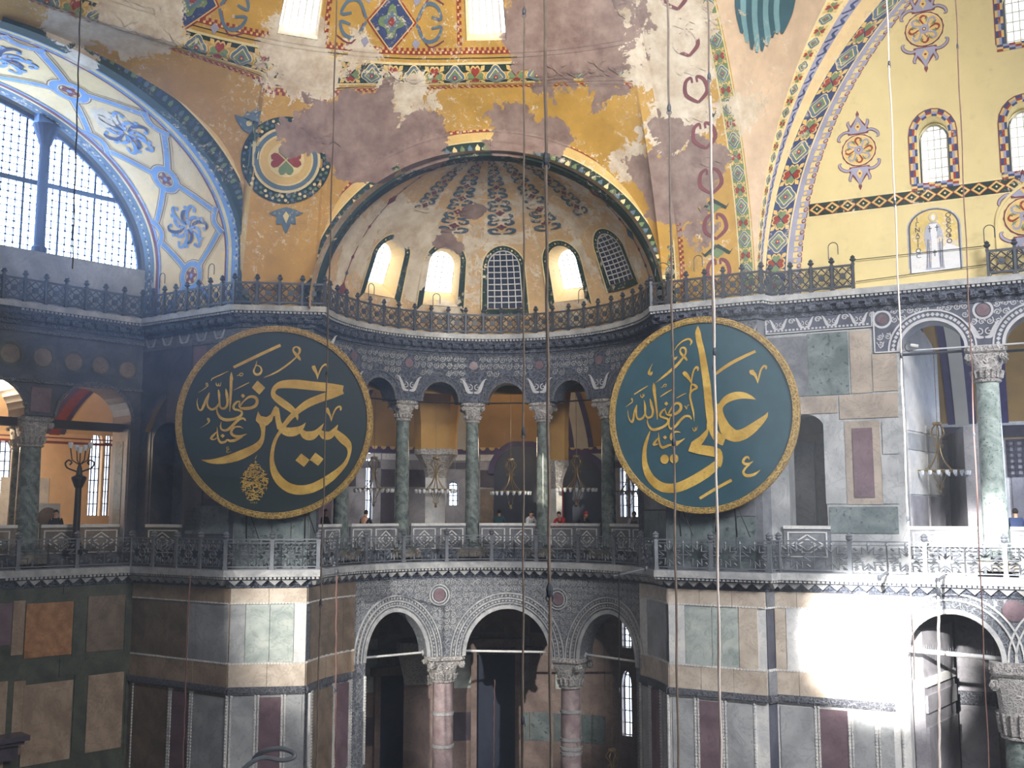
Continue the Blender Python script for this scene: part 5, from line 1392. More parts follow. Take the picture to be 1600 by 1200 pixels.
# ================================================================== COLUMNS
def volute(mb, c, r, ax_, n=12):
    """spiral boss, axis ax_ (unit vector)"""
    a = Vector(ax_).normalized(); b = Vector((0, 0, 1)); u = a.cross(b).normalized(); c = Vector(c)
    pts = [c + (u * cos(t) + b * sin(t)) * (r * (1 - .75 * i / n)) for i, t in enumerate([2.4 * 2 * pi * j / n / 1.2 for j in range(n + 1)])]
    mb.tube([c - a * r * .4, c + a * r * .4], r * .8, 10); mb.tube([p + a * r * .42 for p in pts], r * .17, 4)
def column_parts(root, r, zb, zcap0, ztop, wtop, shaft, capm, basem, rings=(), low=False, ncap=32):
    mb = MB(); h = .32 if not low else .5
    mb.lathe([(r * 1.65, 0), (r * 1.65, .10), (r * 1.5, .11), (r * 1.55, .18), (r * 1.25, .24), (r * 1.3, .30), (r * 1.08, h)], (0, 0, zb), 20, [1, 1, 0, 0, 0, 0, 0]); mb.obj('base', basem, root, True)
    mb = MB(); k = 10
    mb.lathe([(r * (1.06 - .10 * i / k - .03 * (i / k) ** 2), zb + h + (zcap0 - zb - h) * i / k) for i in range(k + 1)], (0, 0, 0), 24); sh = mb.obj('shaft', shaft, root, True)
    for z in rings:
        m2_ = MB(); rr = r * (1.06 - .13 * (z - zb) / (zcap0 - zb)); m2_.lathe([(rr, -.07), (rr + .05, -.06), (rr + .05, .06), (rr, .07)], (0, 0, z), 20); m2_.obj('bronze_collar', M['ledge'], sh, True)
    mb = MB(); H = ztop - zcap0; rb = r * .98
    prof = [(rb, 0), (rb * 1.16, .03), (rb * 1.18, .09), (rb * 1.02, .12), (rb * 1.1, .16)]; sq = [0, 0, 0, 0, 0]
    for i in range(9):
        t = (i + 1) / 9; prof.append((rb * 1.1 + (wtop * .86 - rb * 1.1) * t ** 1.25, .16 + (H * .8 - .16) * t)); sq.append(min(1, t * 1.1) * .9)
    prof += [(wtop * .92, H * .82), (wtop * 1.0, H * .86), (wtop, H)]; sq += [.95, 1, 1]
    mb.lathe(prof, (0, 0, zcap0), ncap, sq); cap = mb.obj('capital', capm, root, False)
    mb = MB()
    for sx in (-1, 1):
        for sy in (-1, 1):
            volute(mb, (sx * wtop * .84, sy * wtop * .86, zcap0 + H * .70), wtop * .23, (0, 1, 0)); volute(mb, (sx * wtop * .86, sy * wtop * .84, zcap0 + H * .70), wtop * .23, (1, 0, 0))
    mb.obj('volutes', capm, cap)
    mb = MB()      # leaf fringe and central boss
    for i in range(16):
        a = 2 * pi * i / 16; rr = rb * 1.14 + (wtop * .86 - rb) * .12; p = Vector((cos(a) * rr, sin(a) * rr, zcap0 + .17)); q = Vector((cos(a) * rr * 1.13, sin(a) * rr * 1.13, zcap0 + H * .34))
        mb.tube([p, q, q * 1.0 + Vector((cos(a) * .05, sin(a) * .05, -.03))], [.05, .045, .02], 5)
    for a in range(4):
        d_ = Vector((cos(a * pi / 2), sin(a * pi / 2), 0)); mb.tube([d_ * wtop * .62 + Vector((0, 0, zcap0 + H * .58)), d_ * wtop * .80 + Vector((0, 0, zcap0 + H * .6))], [.15, .09], 10)
    for s_ in range(4):
        ca, sa = cos(s_ * pi / 2), sin(s_ * pi / 2)
        for i in range(9):
            x = (-.85 + 1.7 * i / 8) * wtop; p = Vector((x * ca - wtop * 1.0 * sa, x * sa + wtop * 1.0 * ca, zcap0 + H * .92)); mb.tube([p + Vector((0, 0, -.04)), p + Vector((0, 0, .04))], .03, 4)
    mb.obj('leaf_fringe', capm, cap)
def column(S, a, d, r, zcap0, ztop, wtop, shaft, label, group=None, zb=ZF, **k):
    p = S.P(a, zb, d); root = thing('marble_column', label, 'column', (p.x, p.y, 0), 0, group)
    root2 = Vector((p.x, p.y, 0)); t = S.P(a + .01, 0, d) - S.P(a - .01, 0, d)
    root.location = (0, 0, 0); before = set(COL.objects)
    column_parts(root, r, zb, zcap0, ztop, wtop, shaft, M['capital'], k.pop('basem', M['verde']), **k)
    root.location = root2; root.rotation_euler = (0, 0, atan2(t.y, t.x)); return root
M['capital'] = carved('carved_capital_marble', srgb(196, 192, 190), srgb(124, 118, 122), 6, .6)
zc_u = zx(EX, 740, 660)
who = ['green marble column beside the right edge of the left roundel', 'green marble column second from the left in the curved upper gallery', 'green marble column third from the left in the curved upper gallery',
       'brightly lit green marble column behind the paired ropes in the curved upper gallery', 'green marble column just left of the right roundel']
for dg, lb in zip(UC, who):
    column(EX, D(dg), -TH / 2, .31, zc_u, zs_u, .52, M['verde'], lb, 'columns of the curved upper gallery')
zc_n = zx(NO, 1545, 596)
column(NO, (n1b + n2a) / 2, -TH / 2, .40, zc_n, zs_n, .66, M['verde_l'], 'pale green speckled column between the arches of the right-hand gallery')
zc_w = zx(WEST, 45, 697)
column(WEST, (w0b + w1a) / 2, -.8, .42, zc_w, zs_w, .62, M['verde'], 'dark green gallery column at the far left before the orange-lit room')
column(WEST, (w0b + w1a) / 2 + .35, -2.9, .26, zc_w, zs_w, .40, M['verde'], 'slimmer dark column standing behind the far left gallery column')
zc_l = zx(EX, 702, 1068)
column(EX, D(73.8), -TH / 2, .46, zc_l, zs_l, .80, M['porph'], 'sunlit pink porphyry column under the carved arches, left of the pair', 'porphyry columns of the lower exedra', zb=ZG, rings=[zx(EX, 702, 1117), zx(EX, 702, 1168), zx(EX, 702, 1260)], low=True, basem=M['pale'])
column(EX, D(118.2), -TH / 2, .46, zx(EX, 886, 1078), zs_l, .76, M['porph'], 'shaded pink porphyry column under the carved arches, right of the pair', 'porphyry columns of the lower exedra', zb=ZG, rings=[zx(EX, 886, 1114), zx(EX, 886, 1158), zx(EX, 886, 1172), zx(EX, 886, 1180)], low=True, basem=M['pale'])
column(NO, m1b + mgap / 2, -TH / 2, .55, zx(NO, 1600, 1160), zs_m, .85, M['verde'], 'large column with a scrolled capital at the lower right edge', zb=ZG, low=True, basem=M['pale'])
# iron tie rods
def tie(p, q, r, mat, label, host, name='tie_rod', spikes=False):
    mb = MB(); mb.tube([p, q], r, 8); v = Vector(q) - Vector(p)
    o = mb.obj(name, mat, host)
    for e in (p, q):
        m = MB(); u = v.normalized(); e = Vector(e); m.tube([e - u * .03, e + u * .03], r * 2.2, 8); m.obj('end_collar', mat, o)
    if spikes:
        m = MB(); n = int(v.length / .07)
        for i in range(n):
            b = Vector(p) + v * (i + .5) / n; m.tube([b + Vector((0, 0, r * .8)), b + Vector((0, 0, r + .1 + .03 * (i % 3)))], .008, 3)
        stuff(m.obj('bird_spikes', M['iron_l'], o))
    o['label'] = label; return o
z_ = zs_u + .02
for i, (op, lb) in enumerate(zip(OU, ('left end', 'first', 'second', 'middle', 'fourth', 'fifth'))):
    tie(EX.P(op[0], z_, -.5), EX.P(op[1], z_, -.5), .035, M['dark'], 'thin dark tie rod across the %s arch of the curved upper gallery' % (lb if i else 'half-hidden leftmost'), W['eu'])
tie(NO.P(n1a, zx(NO, 1457, 549), -.4), NO.P(n1b, zx(NO, 1457, 549), -.4), .05, M['iron'], 'grey tie rod across the large right-hand gallery arch', W['nu'])
tie(NO.P(n2a, zx(NO, 1590, 545), -.4), NO.P(n2a + nsp, zx(NO, 1590, 545), -.4), .05, M['iron'], 'grey tie rod cut off by the right edge at gallery level', W['nu'])
zt0 = zx(EX, 797, 1019)
for op, lb in zip(OL, ('left', 'middle', 'right')):
    tie(EX.P(op[0], zt0, -.5), EX.P(op[1], zt0, -.5), .05, M['pale'], 'pale tie rod across the %s carved arch at the bottom' % lb, W['el'])
tie(NO.P(m1a, zx(NO, 1490, 1021), -.3), NO.P(m1b, zx(NO, 1490, 1027), -.3), .08, M['pale'], 'white tie bar with bird spikes in the lower right arch', W['nl'], spikes=True)
# ================================================================== RAILINGS
def up_panel():
    mb = MB(); w_ = .70; h = .86
    mb.box(-.40, .40, -.03, .03, .86, .94); mb.box(-.40, .40, -.03, .03, .10, .17)
    def bar(x0, z0, x1, z1, t=.022): mb.tube([(x0, 0, z0), (x1, 0, z1)], t, 4)
    for q in (-1, 1):
        bar(-.34, .17 if q > 0 else .86, .34, .86 if q > 0 else .17); bar(-.34, .51, 0, .51 + q * .34); bar(.34, .51, 0, .51 + q * .34)
        for p in (-1, 1): mb.tube([(p * .25 + .07 * cos(a), 0, .51 + q * .25 + .07 * sin(a)) for a in [k * pi / 4 for k in range(9)]], .016, 4, False)
    mb.tube([(0, -.035, .51), (0, .035, .51)], .12, 12); mb.tube([(0, -.06, .51), (0, -.03, .51)], .05, 8)
    for q in (-1, 1): mb.tube([(q * .34 - .0, 0, .17), (q * .34, 0, .86)], .018, 4)
    mb.tube([(-.36, 0, .0), (-.30, 0, .08), (0, 0, .11), (.30, 0, .08), (.36, 0, .0)], .02, 4)
    return mb
def up_post():
    mb = MB(); mb.box(-.045, .045, -.05, .05, 0, 1.0); mb.box(-.06, .06, -.06, .06, .9, .98)
    mb.lathe([(.03, 1.0), (.055, 1.03), (.11, 1.08), (.12, 1.12), (.06, 1.16), (.09, 1.19), (.05, 1.24), (.0, 1.28)], (0, 0, 0), 8); return mb
upm = up_panel().mesh('lattice_panel', M['iron']); upp = up_post().mesh('post', M['iron'])
def star_panel():
    mb = MB(); H = 1.18; Lh = .92
    mb.box(-Lh, Lh, -.04, .04, H - .05, H); mb.box(-Lh, Lh, -.03, .03, H - .17, H - .14); mb.box(-Lh, Lh, -.03, .03, .10, .14); mb.box(-Lh, Lh, -.03, .03, .0, .04)
    for c in (-.46, .46):
        z = .58; pts = []
        for k in range(17):
            a = k * pi / 8 + pi / 8; r = .40 if k % 2 == 0 else .20; pts.append((c + r * cos(a), 0, z + r * sin(a)))
        mb.tube(pts, .038, 4, False)
        for k in range(4):
            a = k * pi / 2; mb.tube([(c + .20 * cos(a), 0, z + .20 * sin(a)), (c + .43 * cos(a), 0, z + .43 * sin(a))], .03, 4)
            a += pi / 4; mb.tube([(c + .38 * cos(a), 0, z + .38 * sin(a)), (c + .5 * cos(a), 0, z + .5 * sin(a))], .042, 4)
        mb.tube([(c, 0, H - .15), (c, 0, H - .04)], [.05, .02], 6); mb.tube([(c - .46, 0, H - .15), (c - .46, 0, H - .04)], [.05, .02], 6)
        for q in (-.46, .46): mb.tube([(c + q, 0, .14), (c + q, 0, H - .17)], .018, 4)
    return mb
def low_post():
    mb = MB(); mb.box(-.07, .07, -.07, .07, 0, 1.16); mb.box(-.09, .09, -.09, .09, 0, .12); mb.box(-.09, .09, -.09, .09, 1.08, 1.16)
    mb.lathe([(.05, 1.16), (.09, 1.2), (.13, 1.26), (.1, 1.31), (.14, 1.35), (.08, 1.41), (.0, 1.48)], (0, 0, 0), 8); return mb
lom = star_panel().mesh('star_panel', M['iron_l']); lop = low_post().mesh('post', M['iron_l'])
def railing(pts, unit, pm, pw, qm, z, label, name, ends=(True, True)):
    """pts: plan polyline; posts at even spacing, panels between"""
    p0 = pts[0]; root = thing(name, label, 'railing', (p0.x, p0.y, z), 0, None)
    Ls = [(b - a).length for a, b in zip(pts, pts[1:])]; T = sum(Ls); n = max(1, round(T / unit))
    def pos(t):
        for (a, b), L in zip(zip(pts, pts[1:]), Ls):
            if t <= L + 1e-6: return a + (b - a) * (t / L)
            t -= L
        return pts[-1]
    st = [pos(T * i / n) for i in range(n + 1)]
    for i, (a, b) in enumerate(zip(st, st[1:])):
        m = (a + b) / 2; d = b - a; place('panel', pm, root, (m.x - p0.x, m.y - p0.y, 0), atan2(d.y, d.x), (d.length / pw, 1, 1))
    for i, a in enumerate(st):
        if (i == 0 and not ends[0]) or (i == n and not ends[1]): continue
        b = st[min(i + 1, n)] - st[max(i - 1, 0)]; place('post', qm, root, (a.x - p0.x, a.y - p0.y, 0), atan2(b.y, b.x))
    return root
dR = .52; P_ = path(dR)
arc = P_[3:-4+1]
def seg(i, j): return [P_[i], P_[j]]
railing(seg(0, 1), .80, upm, .80, upp, Z2, 'dark lattice railing on the cornice below the big west window', 'lattice_railing', (True, False))
railing([P_[1], P_[2]], .72, upm, .80, upp, Z2, 'blue-grey lattice railing under the blue painted arch', 'lattice_railing')
railing([P_[2], P_[3]], .9, upm, .80, upp, Z2, 'dark lattice railing on the cornice above the left roundel', 'lattice_railing', (False, False))
railing(P_[3:-3], .80, upm, .80, upp, Z2, 'long curved dark lattice railing at the foot of the small semidome', 'lattice_railing')
pr = [P_[-4], P_[-3]]; railing(pr, .80, upm, .80, upp, Z2, 'grey lattice railing on the cornice above the right roundel', 'lattice_railing', (False, True))
e1p = P_[-2]; u_ = Vector((NO.u.x, NO.u.y)); sN = ax(NO, 1338, 400)
railing([P_[-3], e1p], .6, upm, .80, upp, Z2, 'short return of lattice railing at the corner beside the right roundel', 'lattice_railing', (False, True))
railing([e1p, Vector(NO.P(ax(NO, 1336, 425), 0, dR)[:2])], .82, upm, .80, upp, Z2, 'short lattice railing at the foot of the yellow wall, nearer the corner', 'lattice_railing', (False, True))
railing([Vector(NO.P(ax(NO, 1543, 395), 0, dR)[:2]), Vector(NO.P(ax(NO, 1543, 395) + 3.4, 0, dR)[:2])], .85, upm, .80, upp, Z2, 'lattice railing cut off by the right edge beneath the painted medallion', 'lattice_railing')
Q_ = path(.50)
railing([Q_[0], Q_[1]], 2.2, lom, 1.84, lop, Z1, 'dark star-pattern iron railing along the far left gallery ledge', 'star_railing', (True, True))
railing([Q_[1], Q_[2]], 1.35, lom, 1.84, lop, Z1, 'star-pattern iron railing on the receding pier side left of the left roundel', 'star_railing', (False, False))
railing([Q_[2], Q_[3]], 1.84, lom, 1.84, lop, Z1, 'brightly lit star-pattern iron railing below the left roundel', 'star_railing')
railing(Q_[3:-3], 2.05, lom, 1.84, lop, Z1, 'long curved star-pattern iron railing in front of the curved gallery', 'star_railing', (False, True))
railing([Q_[-4], Q_[-3]], 2.2, lom, 1.84, lop, Z1, 'star-pattern iron railing below the right roundel', 'star_railing', (False, True))
railing([Q_[-3], Q_[-2]], .6, lom, 1.84, lop, Z1, 'short return of star-pattern railing right of the right roundel', 'star_railing', (False, True))
railing([Q_[-2], Vector(NO.P(NO.L * .96, 0, .5)[:2])], 2.35, lom, 1.84, lop, Z1, 'star-pattern iron railing along the right-hand gallery, whitened by sunlight', 'star_railing', (False, True))
# wire hoops on the railing tops
def hoop(p, w_, h, dirv, lab):
    mb = MB(); u = Vector((dirv.x, dirv.y, 0)); pts = [p + u * (-w_)] + [p + u * (-w_ * cos(pi * i / 10)) + Vector((0, 0, h + w_ * sin(pi * i / 10))) for i in range(11)] + [p + u * w_ + Vector((0, 0, h * .35))]
    mb.tube(pts, .018, 5)
    tag(mb.obj('wire_hoop', M['iron']), lab, 'wire', 'wire hoops above the upper railing')
for px, py, S, lab in ((253, 447, SIDE, 'wire hoop on the railing below the blue arch, lower of two'), (330, 427, SIDE, 'wire hoop on the railing below the blue arch, nearer the corner'), (909, 482, EX, 'wire hoop on the curved railing under the rightmost lit window'), (682, 480, EX, 'wire hoop on the curved railing in front of the brightest window'),
                       (580, 472, EX, 'wire hoop on the curved railing at the leftmost small window'), (1035, 425, RF, 'wide wire hoop on the railing just above the right roundel'), (1091, 415, RF, 'tall wire hoop on the railing above the right roundel'), (1302, 398, NO, 'wire hoop on the railing in front of the yellow wall'), (1546, 368, NO, 'wire hoop at the far right railing beside the mosaic')):
    a, _ = S.inv(px, py, dR); p = S.P(a, Z2 + 1.2, dR); q = S.P(a + .1, Z2 + 1.2, dR) - p; hoop(p, .17 if px != 1035 else .3, .45 if px != 1035 else .2, q.normalized(), lab)
# gallery parapets with lozenge relief between the columns
def parapet(S, a0, a1, d, label, host, n=2, mat='wallg'):
    mb = MB(); zt_ = -.50; mb.slab(S, a0, a1, ZF - .5, zt_ - .12, d - .12, d); mb_o = mb.obj('parapet', M[mat], host)
    t = MB(); t.slab(S, a0, a1, zt_ - .12, zt_, d - .2, d + .06); t.obj('coping', M['pale'], mb_o)
    for i in range(n):
        p = a0 + (a1 - a0) * (i + .08) / n; q = a0 + (a1 - a0) * (i + .92) / n; r = MB(); c = (p + q) / 2; zc_ = (ZF + zt_ - .12) / 2 - .05; hh = .42
        for (x0, x1, z0, z1) in ((p, q, zc_ + hh, zc_ + hh + .04), (p, q, zc_ - hh - .04, zc_ - hh), (p, p + .05, zc_ - hh, zc_ + hh), (q - .05, q, zc_ - hh, zc_ + hh)): r.slab(S, x0, x1, z0, z1, d, d + .035)
        w_ = (q - p) / 2 - .14
        for k in (1, .55):
            L4 = [(c, zc_ + hh * .85 * k), (c + w_ * k, zc_), (c, zc_ - hh * .85 * k), (c - w_ * k, zc_), (c, zc_ + hh * .85 * k)]; r.ribbon([(x, z, .05) for x, z in L4[:2]], lambda x, y: S.P(x, y, d + .03))
            for e in range(1, 4): r.ribbon([(x, z, .05) for x, z in L4[e:e + 2]], lambda x, y: S.P(x, y, d + .03))
        r.obj('lozenge_relief', M['pale'], mb_o)
    mb_o['label'] = label; return mb_o
cs = [11.0] + UC + [157.0]
nm = ('leftmost bay, behind the left roundel', 'first open bay right of the left roundel', 'second open bay', 'middle bay', 'bay beside the brightly lit column', 'bay just left of the right roundel')
for i, (a, b) in enumerate(zip(cs, cs[1:])):
    parapet(EX, D(a) + (.3 if i else .0), D(b) - (.3 if i < 5 else 0), -.25, 'carved lozenge parapet of the curved gallery, %s' % nm[i], W['eu'])
parapet(NO, ON[0][0] - .25, ON[0][1] + .1, .08, 'low carved parapet under the small arched opening right of the right roundel', W['nu'], n=1)
parapet(NO, n1a + .02, (n1b + n2a) / 2 - .45, -.25, 'sun-bleached parapet in the large right-hand gallery arch', W['nu'])
parapet(NO, (n1b + n2a) / 2 + .45, n2a + nsp, -.25, 'parapet at the right edge beside the person in blue', W['nu'])
parapet(WEST, 0.5, (w0b + w1a) / 2 - .45, -.5, 'reddish parapet at the far left of the west gallery', W['wu'], mat='brown')
parapet(WEST, (w0b + w1a) / 2 + .45, w1b + .0, -.5, 'reddish parapet below the lamp standard in the west gallery', W['wu'], mat='brown')
parapet(SIDE, sd[0] - .1, sd[1] + .1, .08, 'dark parapet under the blind arch left of the left roundel', W['su'], n=1, mat='olive')

# ================================================================== ROOMS BEHIND THE ARCADES
EB = Cyl((CX, CY), 14.5)
NB = NO.off(-8.0); WB = WEST.off(-8.5)
def wop(S, x0, x1, yb, ys, yt):
    xm = (x0 + x1) / 2; a, b = sorted((ax(S, x0, (yb + ys) / 2), ax(S, x1, (yb + ys) / 2))); return (a, b, zx(S, xm, ys), zx(S, xm, yt), zx(S, xm, yb))
zc7 = 7.3
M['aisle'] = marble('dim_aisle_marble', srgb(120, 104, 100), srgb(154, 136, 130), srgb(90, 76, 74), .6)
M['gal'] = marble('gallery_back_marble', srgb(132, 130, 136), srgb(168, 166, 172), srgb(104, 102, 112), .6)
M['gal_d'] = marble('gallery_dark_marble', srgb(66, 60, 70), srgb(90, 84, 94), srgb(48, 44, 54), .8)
M['warmplaster'] = plain('orange_plaster', srgb(246, 212, 168), .8, var=.06)
e_up = [wop(EB, 572, 583, 812, 690, 682), wop(EB, 702, 716, 790, 758, 752), wop(EB, 969, 980, 808, 735, 722), wop(EB, 985, 1000, 808, 742, 732)]
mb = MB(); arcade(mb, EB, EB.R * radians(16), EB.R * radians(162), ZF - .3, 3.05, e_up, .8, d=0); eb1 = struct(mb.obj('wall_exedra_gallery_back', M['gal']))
mb = MB(); mb.slab(EB, EB.R * radians(16), EB.R * radians(162), 3.05, zc7 + .2, -.8, 0); eb2 = struct(mb.obj('wall_exedra_gallery_lunettes', M['vault']))
e_lo = [wop(EB, 972, 987, 1150, 1075, 1048), wop(EB, 972, 986, 1012, 975, 960)]
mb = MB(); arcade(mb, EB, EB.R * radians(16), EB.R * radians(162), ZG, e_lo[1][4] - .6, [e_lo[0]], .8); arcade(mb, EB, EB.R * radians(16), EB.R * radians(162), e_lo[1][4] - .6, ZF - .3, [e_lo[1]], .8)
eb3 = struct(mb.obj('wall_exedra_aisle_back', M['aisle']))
for op in e_up + e_lo: arched_grille(wname(), EB, op, -.4, 2 if op not in (e_up[2], e_up[3]) else 2, 4, M['lead'], None, .05, inset=.02)
EL = lambda deg: EB.R * radians(deg)
def pslab(S, host, a0, a1, z0, z1, mat, d=.04, name='marble_panel'):
    mb = MB(); mb.slab(S, a0, a1, z0, z1, -.01, d); return mb.obj(name, M[mat] if isinstance(mat, str) else mat, host)
for i in range(24):
    a, b = EL(30 + i * 5.2), EL(30 + i * 5.2 + 5.0)
    hit = any(o[0] < b and o[1] > a for o in e_up)
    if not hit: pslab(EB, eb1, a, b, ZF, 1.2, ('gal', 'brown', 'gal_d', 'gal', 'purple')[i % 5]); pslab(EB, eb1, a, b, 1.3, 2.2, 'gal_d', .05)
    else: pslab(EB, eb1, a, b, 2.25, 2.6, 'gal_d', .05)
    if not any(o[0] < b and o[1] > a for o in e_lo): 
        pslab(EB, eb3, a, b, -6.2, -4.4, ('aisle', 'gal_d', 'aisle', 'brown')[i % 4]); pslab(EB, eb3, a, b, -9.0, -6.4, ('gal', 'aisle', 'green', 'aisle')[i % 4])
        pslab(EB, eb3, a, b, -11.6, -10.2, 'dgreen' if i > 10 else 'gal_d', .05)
    pslab(EB, eb1, a, b, 2.7, 3.0, 'pale', .08, 'cornice_piece')
pslab(EB, eb3, EL(30), EL(150), -4.35, -3.95, M['frieze'], .2, 'aisle_cornice')
pslab(EB, eb3, EL(60), EL(100), -7.3, -6.9, M['frieze'], .2, 'aisle_cornice')
# painted band and roundels above the gallery cornice
mb = MB(); mb.slab(EB, EL(20), EL(160), 3.05, 3.7, -.01, .04); pb = mb.obj('painted_band', M['vault_b'], eb2)
mb = MB()
for i in range(70): mb.fan(disc(8, .16, EL(25 + i * 1.9), 3.38), lambda x, y: EB.P(x, y, .05))
stuff(mb.obj('painted_circles', M['o_gold'], pb))
# ring vault with ribs
def RV(deg, q, d=0.0):
    R = 8.15 + (14.5 - 8.15) * q; t = radians(deg); z = 5.5 * (1 - q) + 3.3 * q + 2.0 * max(0, sin(pi * q)) ** .7
    return Vector((CX - R * cos(t), CY + R * sin(t), z - d))
mb = MB(); mb.grid(lambda u, v: RV(u, v), 10, 168, 60, 0, 1, 20); rv = struct(mb.obj('ceiling_exedra_gallery', M['vault'], smooth=True))
for k, dg in enumerate((45.6 - 12.6, 58.2, 70.8 + 12.6, 108.6, 133.8, 152)):
    for col, w_, dd in (('vault_b', 2.6, .05), ('white_vault', 1.5, .09)):
        mb = MB(); mb.grid(lambda u, v: RV(dg + u, v, dd), -w_, w_, 2, 0, 1, 24); rib = mb.obj('painted_rib', M[col], rv)
# inner piers
def pier(px, Yd, w_, label, ztop=2.9, zt2=3.9, sh='pale', group='inner piers of the curved gallery'):
    p = at(px, 790, Yd); t = thing('gallery_pier', label, 'pier', (p.x, p.y, ZF), 0, group)
    mb = MB(); mb.box(p.x - w_, p.x + w_, p.y - w_, p.y + w_, ZF, ztop - 1.1); mb.obj('shaft', M[sh], t)
    mb = MB(); mb.lathe([(w_ * 1.1, ztop - 1.1), (w_ * 1.15, ztop - .9), (w_ * 1.3, ztop - .6), (w_ * 1.9, ztop - .1), (w_ * 2.1, ztop), (w_ * 2.1, ztop + .25)], (p.x, p.y, 0), 16, [.8, .8, .8, 1, 1, 1]); mb.obj('capital', M['capital'], t)
    mb = MB(); mb.lathe([(w_ * 2.05, ztop + .25), (w_ * 2.1, 4.2), (w_ * 2.3, 5.2), (w_ * 2.6, 6.0)], (p.x, p.y, 0), 16, [1, 1, 1, 1]); mb.obj('springer', M['vault'], t)
    mb = MB(); mb.box(p.x - w_ * 1.35, p.x + w_ * 1.35, p.y - w_ * 1.35, p.y + w_ * 1.35, ZF, ZF + .35); mb.obj('plinth', M['grey'], t)
    return t
pier(681, 50.0, .48, 'pale square pier with a broad capital seen through the third open arch', 2.75)
pier(868, 49.5, .30, 'slim pale pier half hidden behind the bright column', 2.2)
# arched doorways on the back wall, their shade laid on as flat dark sheets
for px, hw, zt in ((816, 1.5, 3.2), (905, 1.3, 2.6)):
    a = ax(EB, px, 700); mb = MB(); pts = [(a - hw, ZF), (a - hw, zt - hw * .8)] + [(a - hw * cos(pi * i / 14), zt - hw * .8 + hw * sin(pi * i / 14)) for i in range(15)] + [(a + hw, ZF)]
    mb.poly(pts, lambda x, y: EB.P(x, y, .12)); mb.obj('doorway_shade', M['pane_d'], eb1)
    mb = MB(); archband(mb, EB, (a - hw, a + hw, zt - hw * .8, zt + hw * .2), 0, .3, .1, .2); mb.obj('doorway_arch', M['vault_b'], eb1)
mb = MB(); a = ax(EB, 879, 770); mb.slab(EB, a - .12, a + .12, ZF, 1.4, .3, .36); tag(mb.obj('red_banner', plain('red_banner_cloth', srgb(170, 36, 34), .7)), 'narrow red banner standing behind the brightly lit column', 'banner')
# aisle: doorway and low pier in the lower exedra
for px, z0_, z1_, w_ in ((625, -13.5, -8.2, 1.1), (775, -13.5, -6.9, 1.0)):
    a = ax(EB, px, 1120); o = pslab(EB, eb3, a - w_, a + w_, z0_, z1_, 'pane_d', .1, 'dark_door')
    mb = MB()
    for q in ((a - w_ - .3, a - w_, z0_, z1_ + .3), (a + w_, a + w_ + .3, z0_, z1_ + .3), (a - w_ - .5, a + w_ + .5, z1_, z1_ + .4)): mb.slab(EB, *q, 0, .3)
    mb.obj('door_frame', M['aisle'], o)
p = at(655, 1100, 51); t = thing('aisle_pilaster', 'dim pilaster with a fluted capital inside the left carved arch', 'pilaster', (p.x, p.y, ZG)); w_ = .7
mb = MB(); mb.box(p.x - w_, p.x + w_, p.y - .5, p.y + .5, ZG, -8.2); mb.obj('shaft', M['aisle'], t); mb = MB(); mb.lathe([(w_, -8.2), (w_ * 1.05, -7.9), (w_ * 1.4, -6.8), (w_ * 1.5, -6.6), (w_ * 1.5, -6.2)], (p.x, p.y, 0), 16, [1] * 5); mb.obj('capital', M['capital'], t)

# north gallery and aisle ---------------------------------------------------
na_, nb2 = -1.5, NO.L + 1
gr_ = wop(NB, 1572, 1602, 745, 715, 690)
mb = MB(); arcade(mb, NB, na_, nb2, ZF - .3, 3.0, [], .8); nb_g = struct(mb.obj('wall_north_gallery_back', M['gal']))
mb = MB(); mb.slab(NB, na_, nb2, 3.0, zc7 + .2, -.8, 0); nb_v = struct(mb.obj('wall_north_gallery_lunettes', M['vault']))
n_lo = [wop(NB, 1574, 1612, 1260, 1130, 1092)]
mb = MB(); arcade(mb, NB, na_, nb2, ZG, ZF - .3, n_lo, .8); nb_a = struct(mb.obj('wall_north_aisle_back', M['aisle']))
arched_grille(wname(), NB, n_lo[0], -.2, 4, 5, M['gal_d'], None, .16, inset=.02)
z1_, z2_ = zx(NB, 1470, 668), zx(NB, 1470, 646)
pslab(NB, nb_g, na_, nb2, z2_ - 1.1, z1_ - .0, 'gal_d', .05); pslab(NB, nb_g, na_, nb2, z1_, z2_, 'pale', .09, 'cornice_piece'); 
mb = MB(); mb.slab(NB, na_, nb2, z2_, z2_ + .55, -.01, .05); pb = mb.obj('painted_band', M['vault_b'], nb_v)
mb = MB()
for i in range(30): mb.fan(disc(8, .15, na_ + .4 + i * .55, z2_ + .28), lambda x, y: NB.P(x, y, .06))
stuff(mb.obj('painted_circles', M['o_gold'], pb))
for i in range(9): pslab(NB, nb_g, na_ + i * 1.6, na_ + i * 1.6 + 1.5, ZF, z2_ - 1.2, ('gal', 'pale', 'gal', 'brown')[i % 4])
# lattice screen by the right edge
mb = MB(); a0_ = ax(NB, 1573, 720); 
for i in range(8): mb.slab(NB, a0_ + i * .3, a0_ + i * .3 + .12, zx(NB, 1590, 745), zx(NB, 1590, 688), .06, .1)
for i in range(7): zz = zx(NB, 1590, 745) + i * .24; mb.slab(NB, a0_, a0_ + 2.2, zz, zz + .1, .06, .1)
mb.obj('lattice_screen', M['gal_d'], nb_g)
